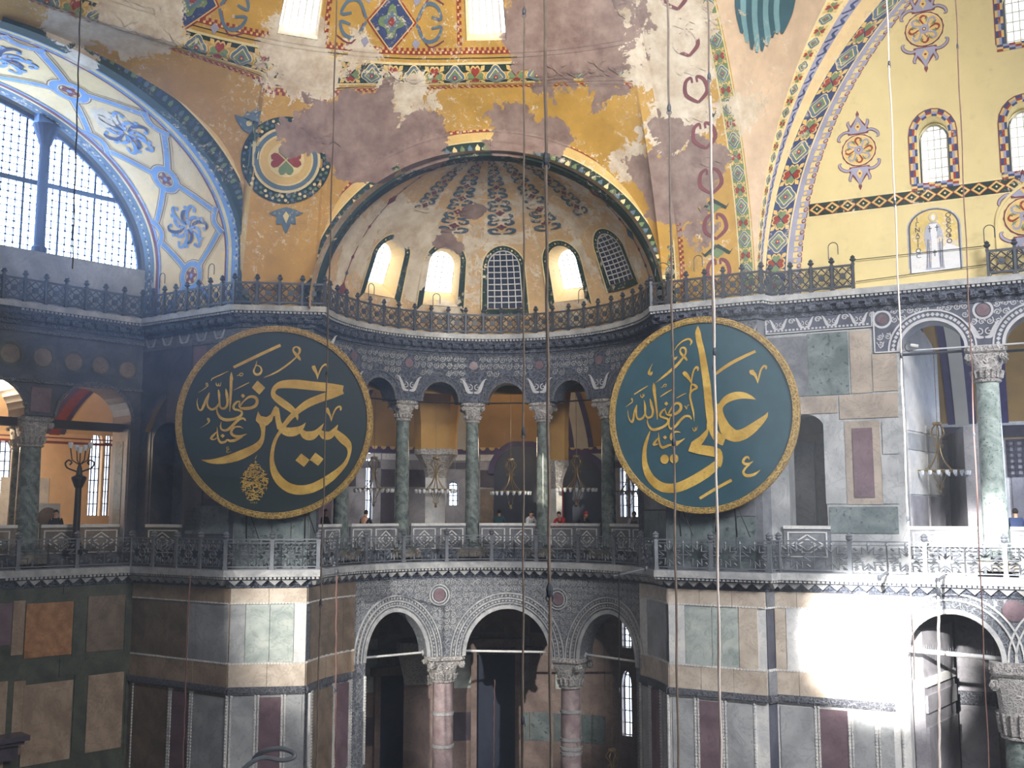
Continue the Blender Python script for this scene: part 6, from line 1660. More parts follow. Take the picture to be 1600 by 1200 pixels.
# vault: arabesque-painted barrel with transverse ribs
def NVt(a, q, d=0.0): return NO.P(a, za_n + .15 + (3.4 - za_n) * q + 1.4 * max(0, sin(pi * q)) ** .65 - d, -1.1 - 6.9 * q)
mb = MB(); mb.grid(lambda u, v: NVt(u, v), na_, nb2, 24, 0, 1, 20); nv = struct(mb.obj('ceiling_north_gallery', M['vault'], smooth=True))
for a in (n1a + .0, (n1b + n2a) / 2, n1a + (n1b - n1a) * .5 + .5, (n1b + n2a) / 2 + nsp + ngap):
    for col, w_, dd in (('vault_b', .55, .05), ('white_vault', .26, .09)):
        mb = MB(); mb.grid(lambda u, v: NVt(a + u, v, dd), -w_, w_, 2, 0, 1, 20); mb.obj('painted_rib', M[col], nv)
mb = MB(); a = ax(NB, 1472, 590); zc_ = zx(NB, 1472, 600)
mb.mi = 0; mb.fan([(a - .75, zc_ - 1.4), (a + .75, zc_ - 1.4), (a + .6, zc_ + 1.7), (a - .5, zc_ + 1.9)], lambda x, y: NB.P(x, y, .05)); mb.mi = 1
for (cx_, cy_, r_) in ((a, zc_, .5), (a + .02, zc_ + 1.25, .42)):
    mb.fan(lobed(r_, 6, .15, 30), lambda x, y: NB.P(x + cx_, y + cy_, .06)); mb.mi = 0; mb.fan(disc(16, r_ * .6, cx_, cy_), lambda x, y: NB.P(x, y, .07)); mb.mi = 1; mb.fan(disc(16, r_ * .48, cx_, cy_), lambda x, y: NB.P(x, y, .08))
for k in range(14):
    an = k * 2 * pi / 14; mb.ribbon(smooth([(a + .5 * cos(an), zc_ + .55 * sin(an), .12), (a + .6 * cos(an + .3), zc_ + .8 * sin(an + .3), .14), (a + .5 * cos(an + .5), zc_ + 1.0 * sin(an + .5), .05)], 3), lambda x, y: NB.P(x, y, .06))
stuff(mb.obj('painted_arabesque', [M['o_gold'], M['vault_b']], nb_v))
# cross wall behind the left jamb of the big arch, daylight falling on it
cw = Flat(NO.P(n1a - .02, 0, -TH)[:2], NO.P(n1a + .9, 0, -5.2)[:2])
mb = MB(); mb.slab(cw, 0, cw.L, ZF, zc7, -.8, 0, 1); cwo = struct(mb.obj('wall_north_gallery_cross', M['pale']))
for z0_, z1_, m in ((ZF, .6, 'gal'), (.65, 2.2, 'pale'), (2.3, 2.9, 'grey'), (3.0, 3.3, 'pale')):
    for i in range(2): pslab(cw, cwo, .15 + i * cw.L / 2, cw.L / 2 * (i + 1) - .1, z0_, z1_, m, .05)
cw2 = Flat(NO.P(n1b - .6, 0, -8.0)[:2], NO.P(n1b + .25, 0, -3.2)[:2])
mb = MB(); mb.slab(Flat(cw2.O + cw2.u * cw2.L, cw2.O), 0, cw2.L, ZF, 3.2, -.6, 0, 1); struct(mb.obj('wall_north_gallery_spur', M['gal']))
# north aisle piers seen through the lower arch
def oblique(a0, d0, a1, d1, z0, z1, name, mat, t=.8):
    S = Flat(NO.P(a0, 0, d0)[:2], NO.P(a1, 0, d1)[:2]); mb = MB(); mb.slab(S, 0, S.L, z0, z1, -t, 0, 1); return S, struct(mb.obj(name, mat))
zj = zx(NO, 1440, 1080)
A0 = m1a + .05
S1, o1_ = oblique(A0 + .35, -1.15, A0 + 1.15, -4.6, ZG, -4.2, 'wall_north_aisle_jamb', M['gal'], .4)
for z0_, z1_, m in ((-6.2, -5.9, 'pale'), (-7.1, -6.5, 'gal'), (-13, -7.6, 'gal')): pslab(S1, o1_, .1, S1.L - .05, z0_, z1_, m, .08)
S2, o2_ = oblique(A0 + 2.35, -7.8, A0 + 3.4, -3.9, ZG, -3.4, 'wall_north_aisle_pier', M['aisle'], .7)
Sf = Flat(NO.P(A0 + 1.1, 0, -7.2)[:2], NO.P(A0 + 2.5, 0, -7.2)[:2]); mb = MB(); mb.slab(Sf, 0, Sf.L, ZG, ZF - .4, -.6, 0, 1); o3_ = struct(mb.obj('wall_north_aisle_front', M['gal']))
pslab(Sf, o3_, 0, Sf.L, zx(NO.off(-7.2), 1490, 1098), zx(NO.off(-7.2), 1490, 1078), M['frieze'], .15, 'carved_cornice')
# panels on the pier
# west gallery -----------------------------------------------------------------
w_op = [wop(WB, 139, 158, 806, 695, 674), wop(WB, 161, 174, 806, 692, 672), wop(WB, -8, 18, 796, 705, 685), wop(WB, -90, -45, 796, 705, 685)]
mb = MB(); arcade(mb, WB, -8, WEST.L + 7, ZF - .3, zc7 + .2, sorted(w_op), .6); wb = struct(mb.obj('wall_west_gallery_back', M['warmplaster']))
mb = MB(); mb.slab(WB, -8, WEST.L + 7, ZG, ZF - .3, -.6, 0); struct(mb.obj('wall_west_aisle_back', M['aisle']))
for op in w_op: arched_grille(wname(), WB, op, -.3, 3, 6, M['lead'], None, .05, inset=.02)
def WVt(a, q, d=0.0): return WEST.P(a, za_w + .15 + (3.6 - za_w) * q + 1.2 * max(0, sin(pi * q)) ** .65 - d, -1.6 - 6.9 * q)
mb = MB(); mb.grid(lambda u, v: WVt(u, v), -3, WEST.L + 6, 24, 0, 1, 20); wv = struct(mb.obj('ceiling_west_gallery', M['warmplaster'], smooth=True))
M['redband'] = plain('red_painted_band', srgb(140, 60, 50), .8)
for z_, h_ in ((3.25, .12), (3.5, .06), (4.9, .1)):
    a_ = MB(); a_.slab(WB, -6, WEST.L + 6, z_, z_ + h_, -.01, .04); a_.obj('painted_band', M['redband'], wb)
for a in (w1a - .8, w1b + .4, w1a - 5):
    for col, w_, dd in (('vault_b', .5, .05), ('redband', .25, .09)):
        mb = MB(); mb.grid(lambda u, v: WVt(a + u, v, dd), -w_, w_, 2, 0, 1, 20); mb.obj('painted_rib', M[col], wv)
a_ = ax(WB, 95, 780); pslab(WB, wb, a_ - 2.8, a_ - .6, ZF, 1.6, 'pale'); pslab(WB, wb, a_ + 3.0, a_ + 5.2, ZF, .2, 'warm')
# timber tie beams in the west gallery arches
for op, lb in ((OW[1], 'dark timber tie beam across the orange-lit west arch'), (OW[0], 'dark timber tie beam in the far left arch')):
    zt = zx(WEST, 145, 664); mb = MB(); mb.slab(WEST, op[0] + .02, op[1] - .02, zt - .17, zt + .17, -.95, -.6, 1); o = mb.obj('tie_beam', M['wood'], W['wu']); o['label'] = lb
mb = MB(); jb = Flat(WEST.P(w1b, 0, -.02)[:2], WEST.P(w1b, 0, -1.58)[:2]); jb = Flat(jb.O + jb.u * jb.L, jb.O)
mb.slab(jb, .1, jb.L - .1, ZF, zs_w - .3, 0, .05, 1); o = mb.obj('jamb_slab', M['gal'], W['wu']); mb = MB(); mb.slab(jb, .45, jb.L - .45, ZF + .3, zs_w - .8, .04, .07, 1); mb.obj('jamb_panel', M['dgreen'], o)
# roofs over the galleries keep the sky out
rp = [(p.x, p.y) for p in path(-.9)]
struct_poly('ceiling_galleries', rp + [(34, 58), (-34, 58), (-34, 34)], zc7 + .2, zc7 + .5, M['aisle'])

# lamps and windows of the side galleries that the camera does not see directly
g_ = NO.P(n2a + 3.0, 2.0, -5.0); light('daylight_north_gallery', 'AREA', g_, NO.P(n1a + .5, 1.0, -3.0), 260, (.55, .70, 1.0), 2.5, 3.0)
g_ = WEST.P(w1a - 1.5, 3.2, -5.0); light('lamp_west_gallery', 'POINT', g_, g_, 520, (1.0, .78, .52), .5)
g_ = EX.P(D(96), 3.2, -3.5); light('lamp_curved_gallery', 'POINT', g_, g_, 120, (1.0, .8, .6), .5)
g_ = EX.P(D(70), 3.0, -4.0); light('lamp_curved_gallery', 'POINT', g_, g_, 90, (.8, .85, 1.0), .5)

mb = MB(); mb.slab(SIDE, sd[0] - .6, sd[1] + .6, ZF - .3, sd[3] + .6, -TH - .3, -TH + .02); o = mb.obj('blind_arch_back', M['wallg'], W['su'])

NI = NO.off(-2.8)
for x0, x1, yt, yb, m in ((1205, 1240, 690, 818, 'gal'), (1240, 1274, 690, 818, 'gal'), (1276, 1300, 700, 818, 'brown')):
    mb = MB(); a_, b_ = ax(NI, x0, 750), ax(NI, x1, 750); mb.slab(NI, a_, b_ - .02, ZF, zx(NI, 1250, 690), -.1, 0, 1); mb.obj('inner_marble_panel', M[m], W['nu'])

# ================================================================== CALLIGRAPHY ROUNDELS
def diamond(x, y, r): return [(x - r, y), (x, y - r), (x + r, y), (x, y + r)]
H1 = (280, 500, 7.5); H2 = (420, 500, 7.5); H3 = (300, 600, 8.571); H4 = (420, 640, 7.5)
B1 = (960, 500, 7.5); B2 = (1080, 500, 7.5); B3 = (960, 620, 7.5); B4 = (1080, 640, 7.5)
HUS = dict(strokes=[
 (H2, [(852, 802, 100), (700, 778, 102), (500, 762, 104), (300, 744, 106), (150, 750, 90), (75, 782, 62), (42, 840, 50), (60, 895, 66), (140, 958, 84), (240, 1030, 78), (300, 1085, 58), (325, 1130, 34), (332, 1172, 6)]),
 (H2, [(845, 806, 96), (720, 862, 92), (580, 912, 92), (450, 972, 90), (345, 1050, 74), (265, 1125, 62), (200, 1205, 54), (150, 1280, 50)]),
 (H4, [(88, -20, 50), (100, 60, 56), (115, 150, 66), (160, 228, 86), (240, 262, 106), (330, 245, 96), (390, 200, 46), (427, 150, 5)]),
 (H4, [(372, 240, 40), (430, 296, 96), (500, 300, 104), (560, 262, 70), (605, 205, 34), (636, 157, 5)]),
 (H4, [(590, 250, 40), (650, 296, 98), (712, 292, 88), (765, 235, 50), (803, 168, 5)]),
 (H4, [(765, 240, 50), (810, 290, 84), (870, 345, 98), (920, 395, 84), (942, 455, 54), (937, 530, 36), (900, 620, 46), (830, 705, 66), (740, 785, 90), (640, 855, 102), (530, 912, 106), (430, 936, 107), (330, 935, 110), (230, 900, 108), (140, 825, 98), (82, 730, 80), (52, 610, 52), (52, 500, 42), (72, 390, 40), (105, 310, 36), (140, 255, 40)]),
 (H3, [(945, 520, 90), (958, 600, 62), (960, 680, 50), (945, 755, 62), (890, 835, 92), (790, 900, 110), (660, 962, 120), (520, 1010, 105), (400, 1035, 84), (300, 1042, 54), (230, 1034, 28), (176, 1024, 3)]),
 (H1, [(630, 558, 30), (900, 415, 36), (1162, 282, 34)]),
 (H2, [(350, 462, 8), (330, 430, 32), (290, 385, 34), (262, 345, 22), (268, 312, 18), (300, 298, 16), (332, 318, 26), (336, 355, 26), (300, 420, 18), (210, 505, 22), (100, 588, 20), (10, 638, 14), (-70, 672, 3)]),
 (H1, [(895, 475, 4), (882, 535, 14), (862, 595, 20), (882, 632, 26), (920, 636, 28), (950, 600, 24), (942, 555, 18), (905, 530, 12), (880, 540, 10)]),
 (H2, [(552, 683, 3), (545, 630, 22), (530, 590, 34), (508, 548, 46), (500, 520, 34)]), (H2, [(552, 683, 3), (570, 600, 16), (605, 530, 18), (645, 503, 22), (662, 520, 26), (660, 552, 14)]),
 (H2, [(724, 1183, 3), (712, 1120, 20), (695, 1085, 30), (676, 1050, 44), (665, 1022, 34)]), (H2, [(724, 1183, 3), (742, 1100, 16), (775, 1030, 18), (815, 1003, 22), (832, 1022, 24), (828, 1052, 12)]),
 (H1, [(608, 615, 6), (606, 680, 30), (608, 800, 30), (606, 950, 24), (603, 1082, 6)]), (H1, [(612, 640, 14), (632, 716, 3)]),
 (H1, [(550, 812, 8), (562, 880, 30), (574, 950, 28), (568, 1010, 26), (535, 1045, 28), (495, 1030, 22), (482, 960, 20), (475, 880, 28), (466, 825, 8)]), (H1, [(556, 830, 14), (580, 880, 3)]),
 (H1, [(484, 980, 20), (450, 1035, 28), (400, 1058, 28), (358, 1030, 22), (345, 980, 18), (352, 920, 22), (364, 865, 14)]),
 (H1, [(368, 865, 10), (335, 930, 22), (308, 1010, 28), (280, 1065, 24), (250, 1055, 16), (234, 1005, 14), (230, 965, 8), (238, 928, 3)]),
 (H1, [(438, 740, 4), (442, 768, 12), (458, 780, 10), (466, 750, 6), (470, 778, 10), (486, 775, 10), (492, 732, 4)]),
 (H1, [(382, 722, 8), (395, 695, 12), (480, 652, 12), (570, 604, 5)]), (H1, [(636, 832, 3), (720, 785, 14), (814, 734, 10)]),
 (H1, [(240, 862, 3), (290, 830, 8), (328, 798, 12), (345, 780, 12), (335, 750, 10), (322, 762, 10), (340, 790, 12)]),
 (H1, [(670, 656, 4), (692, 650, 8), (712, 628, 10), (736, 628, 10), (738, 646, 10), (715, 660, 8), (700, 645, 6)]),
 (H1, [(716, 1015, 22), (760, 955, 18), (820, 905, 28), (880, 905, 36), (912, 945, 34), (900, 1000, 36), (850, 1032, 36), (780, 1042, 36), (725, 1035, 24), (708, 1000, 18), (716, 955, 10)]),
 (H1, [(716, 955, 8), (680, 968, 26), (645, 1010, 28), (655, 1050, 26), (705, 1062, 26), (742, 1085, 24), (728, 1130, 30), (660, 1165, 32), (570, 1178, 36), (505, 1155, 32), (468, 1105, 22), (456, 1055, 14), (464, 1012, 5)]),
 (H3, [(728, 500, 14), (705, 468, 26), (655, 475, 32), (600, 520, 36), (545, 582, 38), (490, 625, 34), (430, 622, 26), (406, 580, 18), (414, 515, 4)]),
 (H3, [(697, 602, 4), (660, 580, 18), (600, 582, 22), (555, 620, 32), (550, 670, 34), (590, 702, 36), (660, 708, 36), (752, 672, 5)]),
 (H3, [(690, 705, 30), (610, 755, 38), (540, 770, 34), (500, 755, 24), (470, 782, 30), (420, 790, 34), (388, 755, 26), (372, 690, 20), (362, 585, 4)]),
 (H3, [(372, 640, 8), (325, 688, 26), (288, 738, 30), (330, 752, 16), (362, 728, 14)]),
 (H3, [(145, 602, 3), (200, 567, 8), (248, 528, 14), (262, 500, 14), (245, 472, 12), (232, 485, 10), (262, 520, 12)]),
 (H3, [(525, 852, 6), (500, 852, 10), (495, 874, 10), (527, 876, 10), (498, 900, 12), (505, 922, 12), (562, 908, 3)]),
], polys=[
 (H3, [(885, 368), (925, 430), (1000, 447), (1055, 405), (1088, 325), (1116, 290), (1148, 318), (1172, 420), (1195, 540), (1205, 610), (1145, 610), (1125, 520), (1108, 430), (1095, 430), (1070, 500), (1020, 550), (985, 568), (960, 600), (920, 560), (895, 530), (858, 490)]),
 (H4, [(318, 595), (385, 512), (483, 588), (420, 670)]), (H4, [(485, 588), (548, 500), (645, 575), (583, 657)]), (H1, [(845, 795), (910, 710), (1000, 795), (935, 878)]), (H1, [(722, 893), (745, 868), (774, 893), (750, 920)]), (H3, diamond(438, 703, 28))])
ALI = dict(strokes=[
 (B3, [(1004, -878, 3), (1002, -800, 60), (1012, -700, 70), (1041, -560, 72), (1070, -340, 82), (1092, -150, 88), (1106, 50, 88), (1122, 250, 86), (1150, 400, 90), (1210, 500, 110), (1280, 535, 120)]),
 (B4, [(335, -60, 62), (335, 60, 80), (370, 180, 110), (420, 280, 150), (500, 330, 142), (600, 312, 128), (700, 248, 108), (800, 165, 72), (850, 115, 40), (873, 68, 3)]),
 (B2, [(746, 965, 3), (690, 935, 40), (610, 908, 74), (520, 906, 92), (435, 933, 88), (370, 985, 70), (335, 1055, 58), (330, 1140, 62)]),
 (B3, [(405, 378, 5), (372, 460, 30), (338, 570, 44), (326, 690, 54), (336, 810, 72), (378, 925, 92), (450, 1015, 104), (540, 1072, 112), (640, 1086, 112), (740, 1072, 114), (850, 1028, 116), (960, 970, 118), (1080, 895, 112), (1180, 810, 86), (1225, 745, 66)]),
 (B2, [(290, 632, 34), (500, 502, 38), (757, 392, 32)]), (B4, [(78, 1062, 32), (262, 950, 34), (450, 848, 34)]),
 (B2, [(772, 778, 3), (760, 715, 22), (742, 670, 36), (712, 640, 56), (705, 612, 40)]), (B2, [(772, 778, 3), (790, 690, 18), (815, 612, 20), (848, 575, 24), (868, 585, 26), (868, 615, 14)]),
 (B4, [(655, 618, 4), (640, 585, 20), (608, 592, 28), (585, 630, 28), (600, 662, 30), (650, 662, 26), (698, 632, 5)]), (B4, [(655, 668, 20), (605, 715, 24), (583, 765, 26), (620, 800, 36), (700, 788, 30), (774, 735, 3)]),
 (B1, [(868, 440, 20), (840, 400, 30), (800, 355, 28), (785, 315, 20), (805, 280, 18), (840, 285, 26), (856, 320, 24), (845, 365, 22), (800, 425, 26), (740, 490, 32), (640, 572, 30), (560, 632, 22), (480, 690, 3)]),
 (B1, [(905, 258, 6), (925, 215, 24), (892, 178, 24), (820, 198, 18), (760, 245, 12), (720, 302, 5)]), (B1, [(702, 308, 5), (688, 370, 16), (715, 408, 34), (752, 382, 6)]),
 (B1, [(446, 448, 3), (415, 508, 12), (402, 560, 36), (425, 575, 34), (442, 545, 8)]),
 (B1, [(212, 815, 14), (300, 766, 16), (384, 720, 10)]), (B1, [(288, 820, 4), (298, 850, 12), (318, 860, 12), (322, 815, 6), (332, 850, 12), (342, 820, 4)]),
 (B1, [(100, 970, 3), (150, 938, 10), (188, 908, 14), (190, 875, 10), (175, 868, 10), (195, 905, 12)]),
 (B1, [(458, 688, 6), (460, 760, 38), (475, 900, 28), (490, 1050, 22), (493, 1148, 6)]), (B1, [(466, 710, 16), (488, 780, 3)]),
 (B1, [(408, 882, 8), (425, 960, 32), (442, 1040, 28), (425, 1100, 28), (380, 1115, 26), (350, 1075, 20), (345, 980, 28), (334, 897, 8)]), (B1, [(414, 900, 14), (438, 945, 3)]),
 (B1, [(350, 1060, 18), (315, 1115, 26), (270, 1132, 28), (240, 1100, 22), (236, 1030, 20), (243, 950, 14)]), (B1, [(245, 950, 10), (215, 1030, 22), (200, 1110, 26), (182, 1160, 26), (150, 1130, 16), (133, 1070, 10), (130, 1012, 3)]),
 (B1, [(542, 752, 4), (565, 748, 8), (585, 720, 10), (608, 715, 10), (610, 732, 10), (590, 748, 8)]), (B1, [(536, 866, 10), (620, 815, 16), (714, 768, 8)]), (B1, [(730, 896, 6), (790, 865, 14), (847, 840, 8)]),
 (B1, [(632, 1075, 20), (680, 1000, 18), (730, 955, 28), (775, 975, 34), (780, 1030, 34), (730, 1078, 34), (660, 1098, 30), (612, 1085, 20), (598, 1050, 16), (585, 1018, 10)]),
 (B3, [(598, 110, 10), (550, 150, 26), (530, 200, 26), (580, 228, 26), (625, 250, 24), (610, 305, 28), (530, 352, 30), (440, 366, 32), (392, 325, 24), (372, 268, 14), (376, 222, 4)]),
 (B3, [(906, 262, 12), (882, 226, 26), (830, 222, 28), (770, 270, 30), (720, 330, 30), (665, 365, 28), (635, 335, 18), (640, 260, 14), (662, 190, 5)]),
 (B3, [(775, 416, 4), (720, 404, 22), (668, 430, 28), (658, 480, 32), (695, 520, 30), (750, 530, 30), (822, 488, 5)]), (B3, [(760, 530, 26), (700, 570, 34), (645, 562, 26), (605, 575, 30), (550, 590, 32), (520, 545, 22), (508, 470, 18), (505, 405, 4)]), (B3, [(512, 460, 8), (470, 508, 26), (446, 550, 28), (500, 545, 14)]),
 (B1, [(912, 732, 3), (895, 680, 28), (868, 635, 44), (838, 600, 52), (824, 578, 34)]), (B1, [(914, 735, 6), (922, 650, 18), (945, 570, 20), (978, 532, 26), (994, 548, 26), (990, 580, 12)]),
 (B1, [(912, 735, 18), (955, 752, 30), (975, 785, 26), (930, 808, 24), (900, 840, 24), (895, 900, 22), (912, 990, 24), (930, 1080, 20), (937, 1188, 5)]), (B1, [(912, 735, 16), (905, 790, 20), (900, 830, 20)]),
 (B1, [(850, 1042, 3), (838, 1005, 14), (824, 996, 14)]), (B1, [(850, 1042, 3), (862, 995, 8), (882, 985, 10)]),
 (B3, [(916, 360, 4), (924, 395, 12), (944, 402, 12), (948, 355, 6), (958, 395, 12), (974, 348, 4)]),
], polys=[
 (B4, [(182, 160), (182, 240), (100, 320), (0, 385), (-42, 495), (60, 528), (200, 558), (297, 583), (240, 650), (330, 700), (352, 640), (360, 580), (352, 520), (330, 480), (280, 455), (200, 437), (112, 425), (150, 375), (190, 310), (212, 200)]),
 (B3, disc(28, 52, 575, 733, 57)), (B3, disc(28, 52, 690, 730, 57)), (B1, diamond(608, 955, 25)), (B3, diamond(585, 468, 27))])
def roundel(S, c2, rx, ry, data, label, field, tear=False, tilt=.0):
    """big wooden disc hung on the pier; c2 = its image centre"""
    a, z = S.inv(c2[0], c2[1], .72); R = 3.75; ctr = S.P(a, z, .72)
    ang = atan2(S.u.y, S.u.x)
    root = thing('calligraphy_roundel', label, 'roundel', ctr, ang)
    k = tilt     # top leans forward
    def f(x, y, d):       # local: x right, y up, d towards the viewer (local -Y)
        return Vector((x, -(d + y * k), y))
    def g(px, py, d):
        return f((px - c2[0]) / rx * R, (c2[1] - py) / ry * R, d)
    def add(mb, name, mat, sm=False, par=None):
        me = mb.mesh(name, mat)
        if sm: me.polygons.foreach_set('use_smooth', [True] * len(me.polygons))
        o = bpy.data.objects.new(name, me); COL.objects.link(o); o.parent = par or root; return o
    n = 96
    mb = MB(); pf_ = [f(R * .945 * cos(2 * pi * i / n), R * .945 * sin(2 * pi * i / n), .0) for i in range(n)]; pb_ = [f(R * .945 * cos(2 * pi * i / n), R * .945 * sin(2 * pi * i / n), -.12) for i in range(n)]
    mb.add(pf_ + pb_, [tuple(range(n - 1, -1, -1)), tuple(range(n, 2 * n))] + [(i, (i + 1) % n, n + (i + 1) % n, n + i) for i in range(n)]); fd = add(mb, 'green_field', field)
    prof = [(1.0, -.14), (1.0, .06), (.992, .09), (.985, .07), (.98, .09), (.955, .09), (.95, .07), (.945, .09), (.938, .08), (.935, .0), (.935, -.1)]
    mb = MB(); vs = [f(R * r * cos(2 * pi * i / n), R * r * sin(2 * pi * i / n), d) for r, d in prof for i in range(n)]
    mb.add(vs, [(k_ * n + i, k_ * n + (i + 1) % n, (k_ + 1) * n + (i + 1) % n, (k_ + 1) * n + i) for k_ in range(len(prof) - 1) for i in range(n)]); fr = add(mb, 'gilt_frame', M['rim'])
    mb = MB()
    for i in range(150):
        t = 2 * pi * i / 150; s_ = 1 if i % 2 else -1; mb.ribbon([(t - .018, .968 - s_ * .008, .05), (t + .018, .968 + s_ * .008, .05)], lambda x, y: f(R * y * cos(x), R * y * sin(x), .105)) if False else mb.add([f(R * (.960) * cos(t - .014), R * .960 * sin(t - .014), .1), f(R * .960 * cos(t - .004), R * .960 * sin(t - .004), .1), f(R * .977 * cos(t + .014), R * .977 * sin(t + .014), .1), f(R * .977 * cos(t + .004), R * .977 * sin(t + .004), .1)], [(0, 1, 2, 3)])
    stuff(add(mb, 'frame_leaf_ornament', M['gold'], par=fr))
    mb = MB(); q = .012
    for (ox, oy, sc), pts in data['strokes']:
        q += .0006; mb.ribbon(smooth([(ox + x / sc, oy + y / sc, w_ / sc) for x, y, w_ in pts], 6), lambda x, y: g(x, y, q))
    for (ox, oy, sc), pts in data['polys']:
        q += .0006; mb.poly([(ox + x / sc, oy + y / sc) for x, y in pts], lambda x, y: g(x, y, q))
    add(mb, 'gilded_inscription', M['gold'])
    if tear:
        rnd = random.Random(5); mb = MB(); mb.ribbon([(403.8, 711.8, .7), (401, 717.5, 1.0)], lambda x, y: g(x, y, .014))
        def inside(x, y):      # tear drop: top (401.5,717) widest y 758
            if y < 717 or y > 782: return False
            h = 20 * sin(pi * min(1, (y - 714) / 76)) ** .8 * (1 if y > 740 else (y - 710) / 30); return abs(x - (402 - (y - 717) * .01)) < h
        for k_ in range(420):
            x, y = rnd.uniform(381, 422), rnd.uniform(717, 782)
            if not inside(x, y): continue
            an = rnd.choice((0, .3, -.3, 1.5, .15)) + rnd.uniform(-.25, .25); L_ = rnd.uniform(3, 7); b_ = rnd.uniform(-1.6, 1.6); pts = []
            for i in range(5):
                t = i / 4 - .5; xx = x + cos(an) * L_ * t - sin(an) * b_ * (1 - 4 * t * t); yy = y + sin(an) * L_ * t + cos(an) * b_ * (1 - 4 * t * t)
                pts.append((xx, yy, .9 * (1 - abs(t)) + .15))
            if inside(*pts[2][:2]): mb.ribbon(smooth(pts, 2), lambda x, y: g(x, y, .013 + k_ * .00001))
        for i, x in enumerate((396.5, 399.5, 402, 405)): mb.ribbon(smooth([(x, 783.5, .4), (x + .8, 784.8, .9), (x + .2, 786, .4)], 2), lambda x, y: g(x, y, .014))
        stuff(add(mb, 'small_teardrop_inscription', M['gold']))
    # hanging struts below and behind
    for x in (-1.0, 1.2):
        mb = MB(); mb.tube([f(x, -3.5, -.16), f(x * 1.0, -4.6, -.35)], .03, 5); add(mb, 'support_rod', M['dark'])
        mb = MB(); mb.tube([f(x + .12, -3.5, -.16), f(x + .5, -4.6, -.35)], .02, 5); add(mb, 'support_rod', M['dark'])
    return root
roundel(PF, (430.5, 658.5), 151.5, 151.5, HUS, 'left of two huge round dark green boards, with diamond dots and a small teardrop inscription', M['field'], tear=True)
roundel(RF, (1094, 647.5), 148, 158.5, ALI, 'right of two huge round boards, teal green with a tall upright letter and round dots', M['field2'])

# ================================================================== CHANDELIERS
def chandelier_proto(R, H, ncup, mat, label, group):
    root = thing('chandelier', label, 'chandelier', (0, 0, 0), 0, group)
    def add(mb, nm, m, par=root): me = mb.mesh(nm, m); o = bpy.data.objects.new(nm, me); COL.objects.link(o); o.parent = par; return o
    mb = MB(); ring = [(R * cos(2 * pi * i / 24), R * sin(2 * pi * i / 24), 0) for i in range(25)]; mb.tube(ring, .03, 5, False); mb.tube([(x * .7, y * .7, .02) for x, y, z in ring], .02, 4, False)
    for k in range(6): a = k * pi / 3; mb.tube([(R * .3 * cos(a), R * .3 * sin(a), .02), (R * cos(a), R * sin(a), 0)], .018, 4)
    rg = add(mb, 'ring', mat)
    for k in range(6):
        a = k * pi / 3; c, s_ = cos(a), sin(a); mb = MB()
        pr = [(.10, H), (.22, H * .93), (.26, H * .82), (.12, H * .70), (.07, H * .58), (.10, H * .40), (.24, H * .2), (R * .5, .03)]
        mb.tube([(r * c, r * s_, z) for r, z, *_ in smooth([(r, z, 0) for r, z in pr], 4)], .02, 4)
        mb.tube([(.10 * c, .10 * s_, H * .55), (.20 * c, .20 * s_, H * .58), (.18 * c, .18 * s_, H * .5)], .014, 4); add(mb, 'scroll_arm', mat)
    mb = MB(); mb.lathe([(.14, H), (.17, H + .03), (.17, H + .1), (.12, H + .12)], (0, 0, 0), 12); add(mb, 'crown', mat)
    for k in range(4):
        a = k * pi / 2; c, s_ = cos(a), sin(a); mb = MB()
        mb.tube([(r * c, r * s_, z) for r, z, *_ in smooth([(.30, 0, 0), (.20, -.25, 0), (.10, -.45, 0), (.14, -.55, 0), (.04, -.68, 0)], 3)], .016, 4); add(mb, 'lower_scroll', mat)
    mb = MB(); mb.lathe([(.0, -.86), (.06, -.8), (.07, -.74), (.03, -.68), (.03, -.62)], (0, 0, 0), 10); add(mb, 'finial', mat)
    mb = MB(); mb.lathe([(.025, -.15), (.05, -.13), (.07, -.04), (.075, .02)], (0, 0, 0), 8); cup = mb.mesh('lamp_cup', M['lampglass'])
    for k in range(ncup):
        a = 2 * pi * k / ncup; o = bpy.data.objects.new('lamp_cup', cup); COL.objects.link(o); o.parent = rg; o.location = (R * cos(a), R * sin(a), -.02)
    mb = MB(); mb.tube([(0, 0, H + .1), (0, 0, H + 3.2)], .012, 4)
    for k in range(20): mb.lathe([(.0, 0), (.025, .02), (0, .04)], (0, 0, H + .15 + k * .15), 5)
    add(mb, 'chain', mat); return root
chs = []
protos = chandelier_proto(.92, 1.42, 20, M['brass'], 'wrought chandelier with glass cups hanging beside the right edge of the left roundel', 'chandeliers in the curved gallery')
spots = [(584, 764, 49, protos['label']), (681, 765, 48.2, 'chandelier hanging in front of the pale square pier'), (798, 768, 48.5, 'chandelier in the middle arch left of the bright column'), (901, 763, 47.9, 'chandelier between the bright column and the column left of the right roundel'), (983, 768, 50, 'chandelier half hidden behind the left edge of the right roundel')]
for i, (px, py, Y, lb) in enumerate(spots):
    o = protos if i == 0 else copy_tree(protos); o.location = at(px, py, Y); o['label'] = lb; o.rotation_euler.z = i * .4
o = chandelier_proto(1.02, 1.72, 22, M['brass'], 'gilded chandelier hanging in the large right-hand gallery arch', 'large gallery chandelier'); o.location = at(1468, 736, 38.6)
o = chandelier_proto(.5, 1.3, 10, M['brass'], 'small chandelier low in the right carved arch, cut off by the bottom edge', 'lower chandelier'); o.location = at(957, 1224, 45)
del_ = None
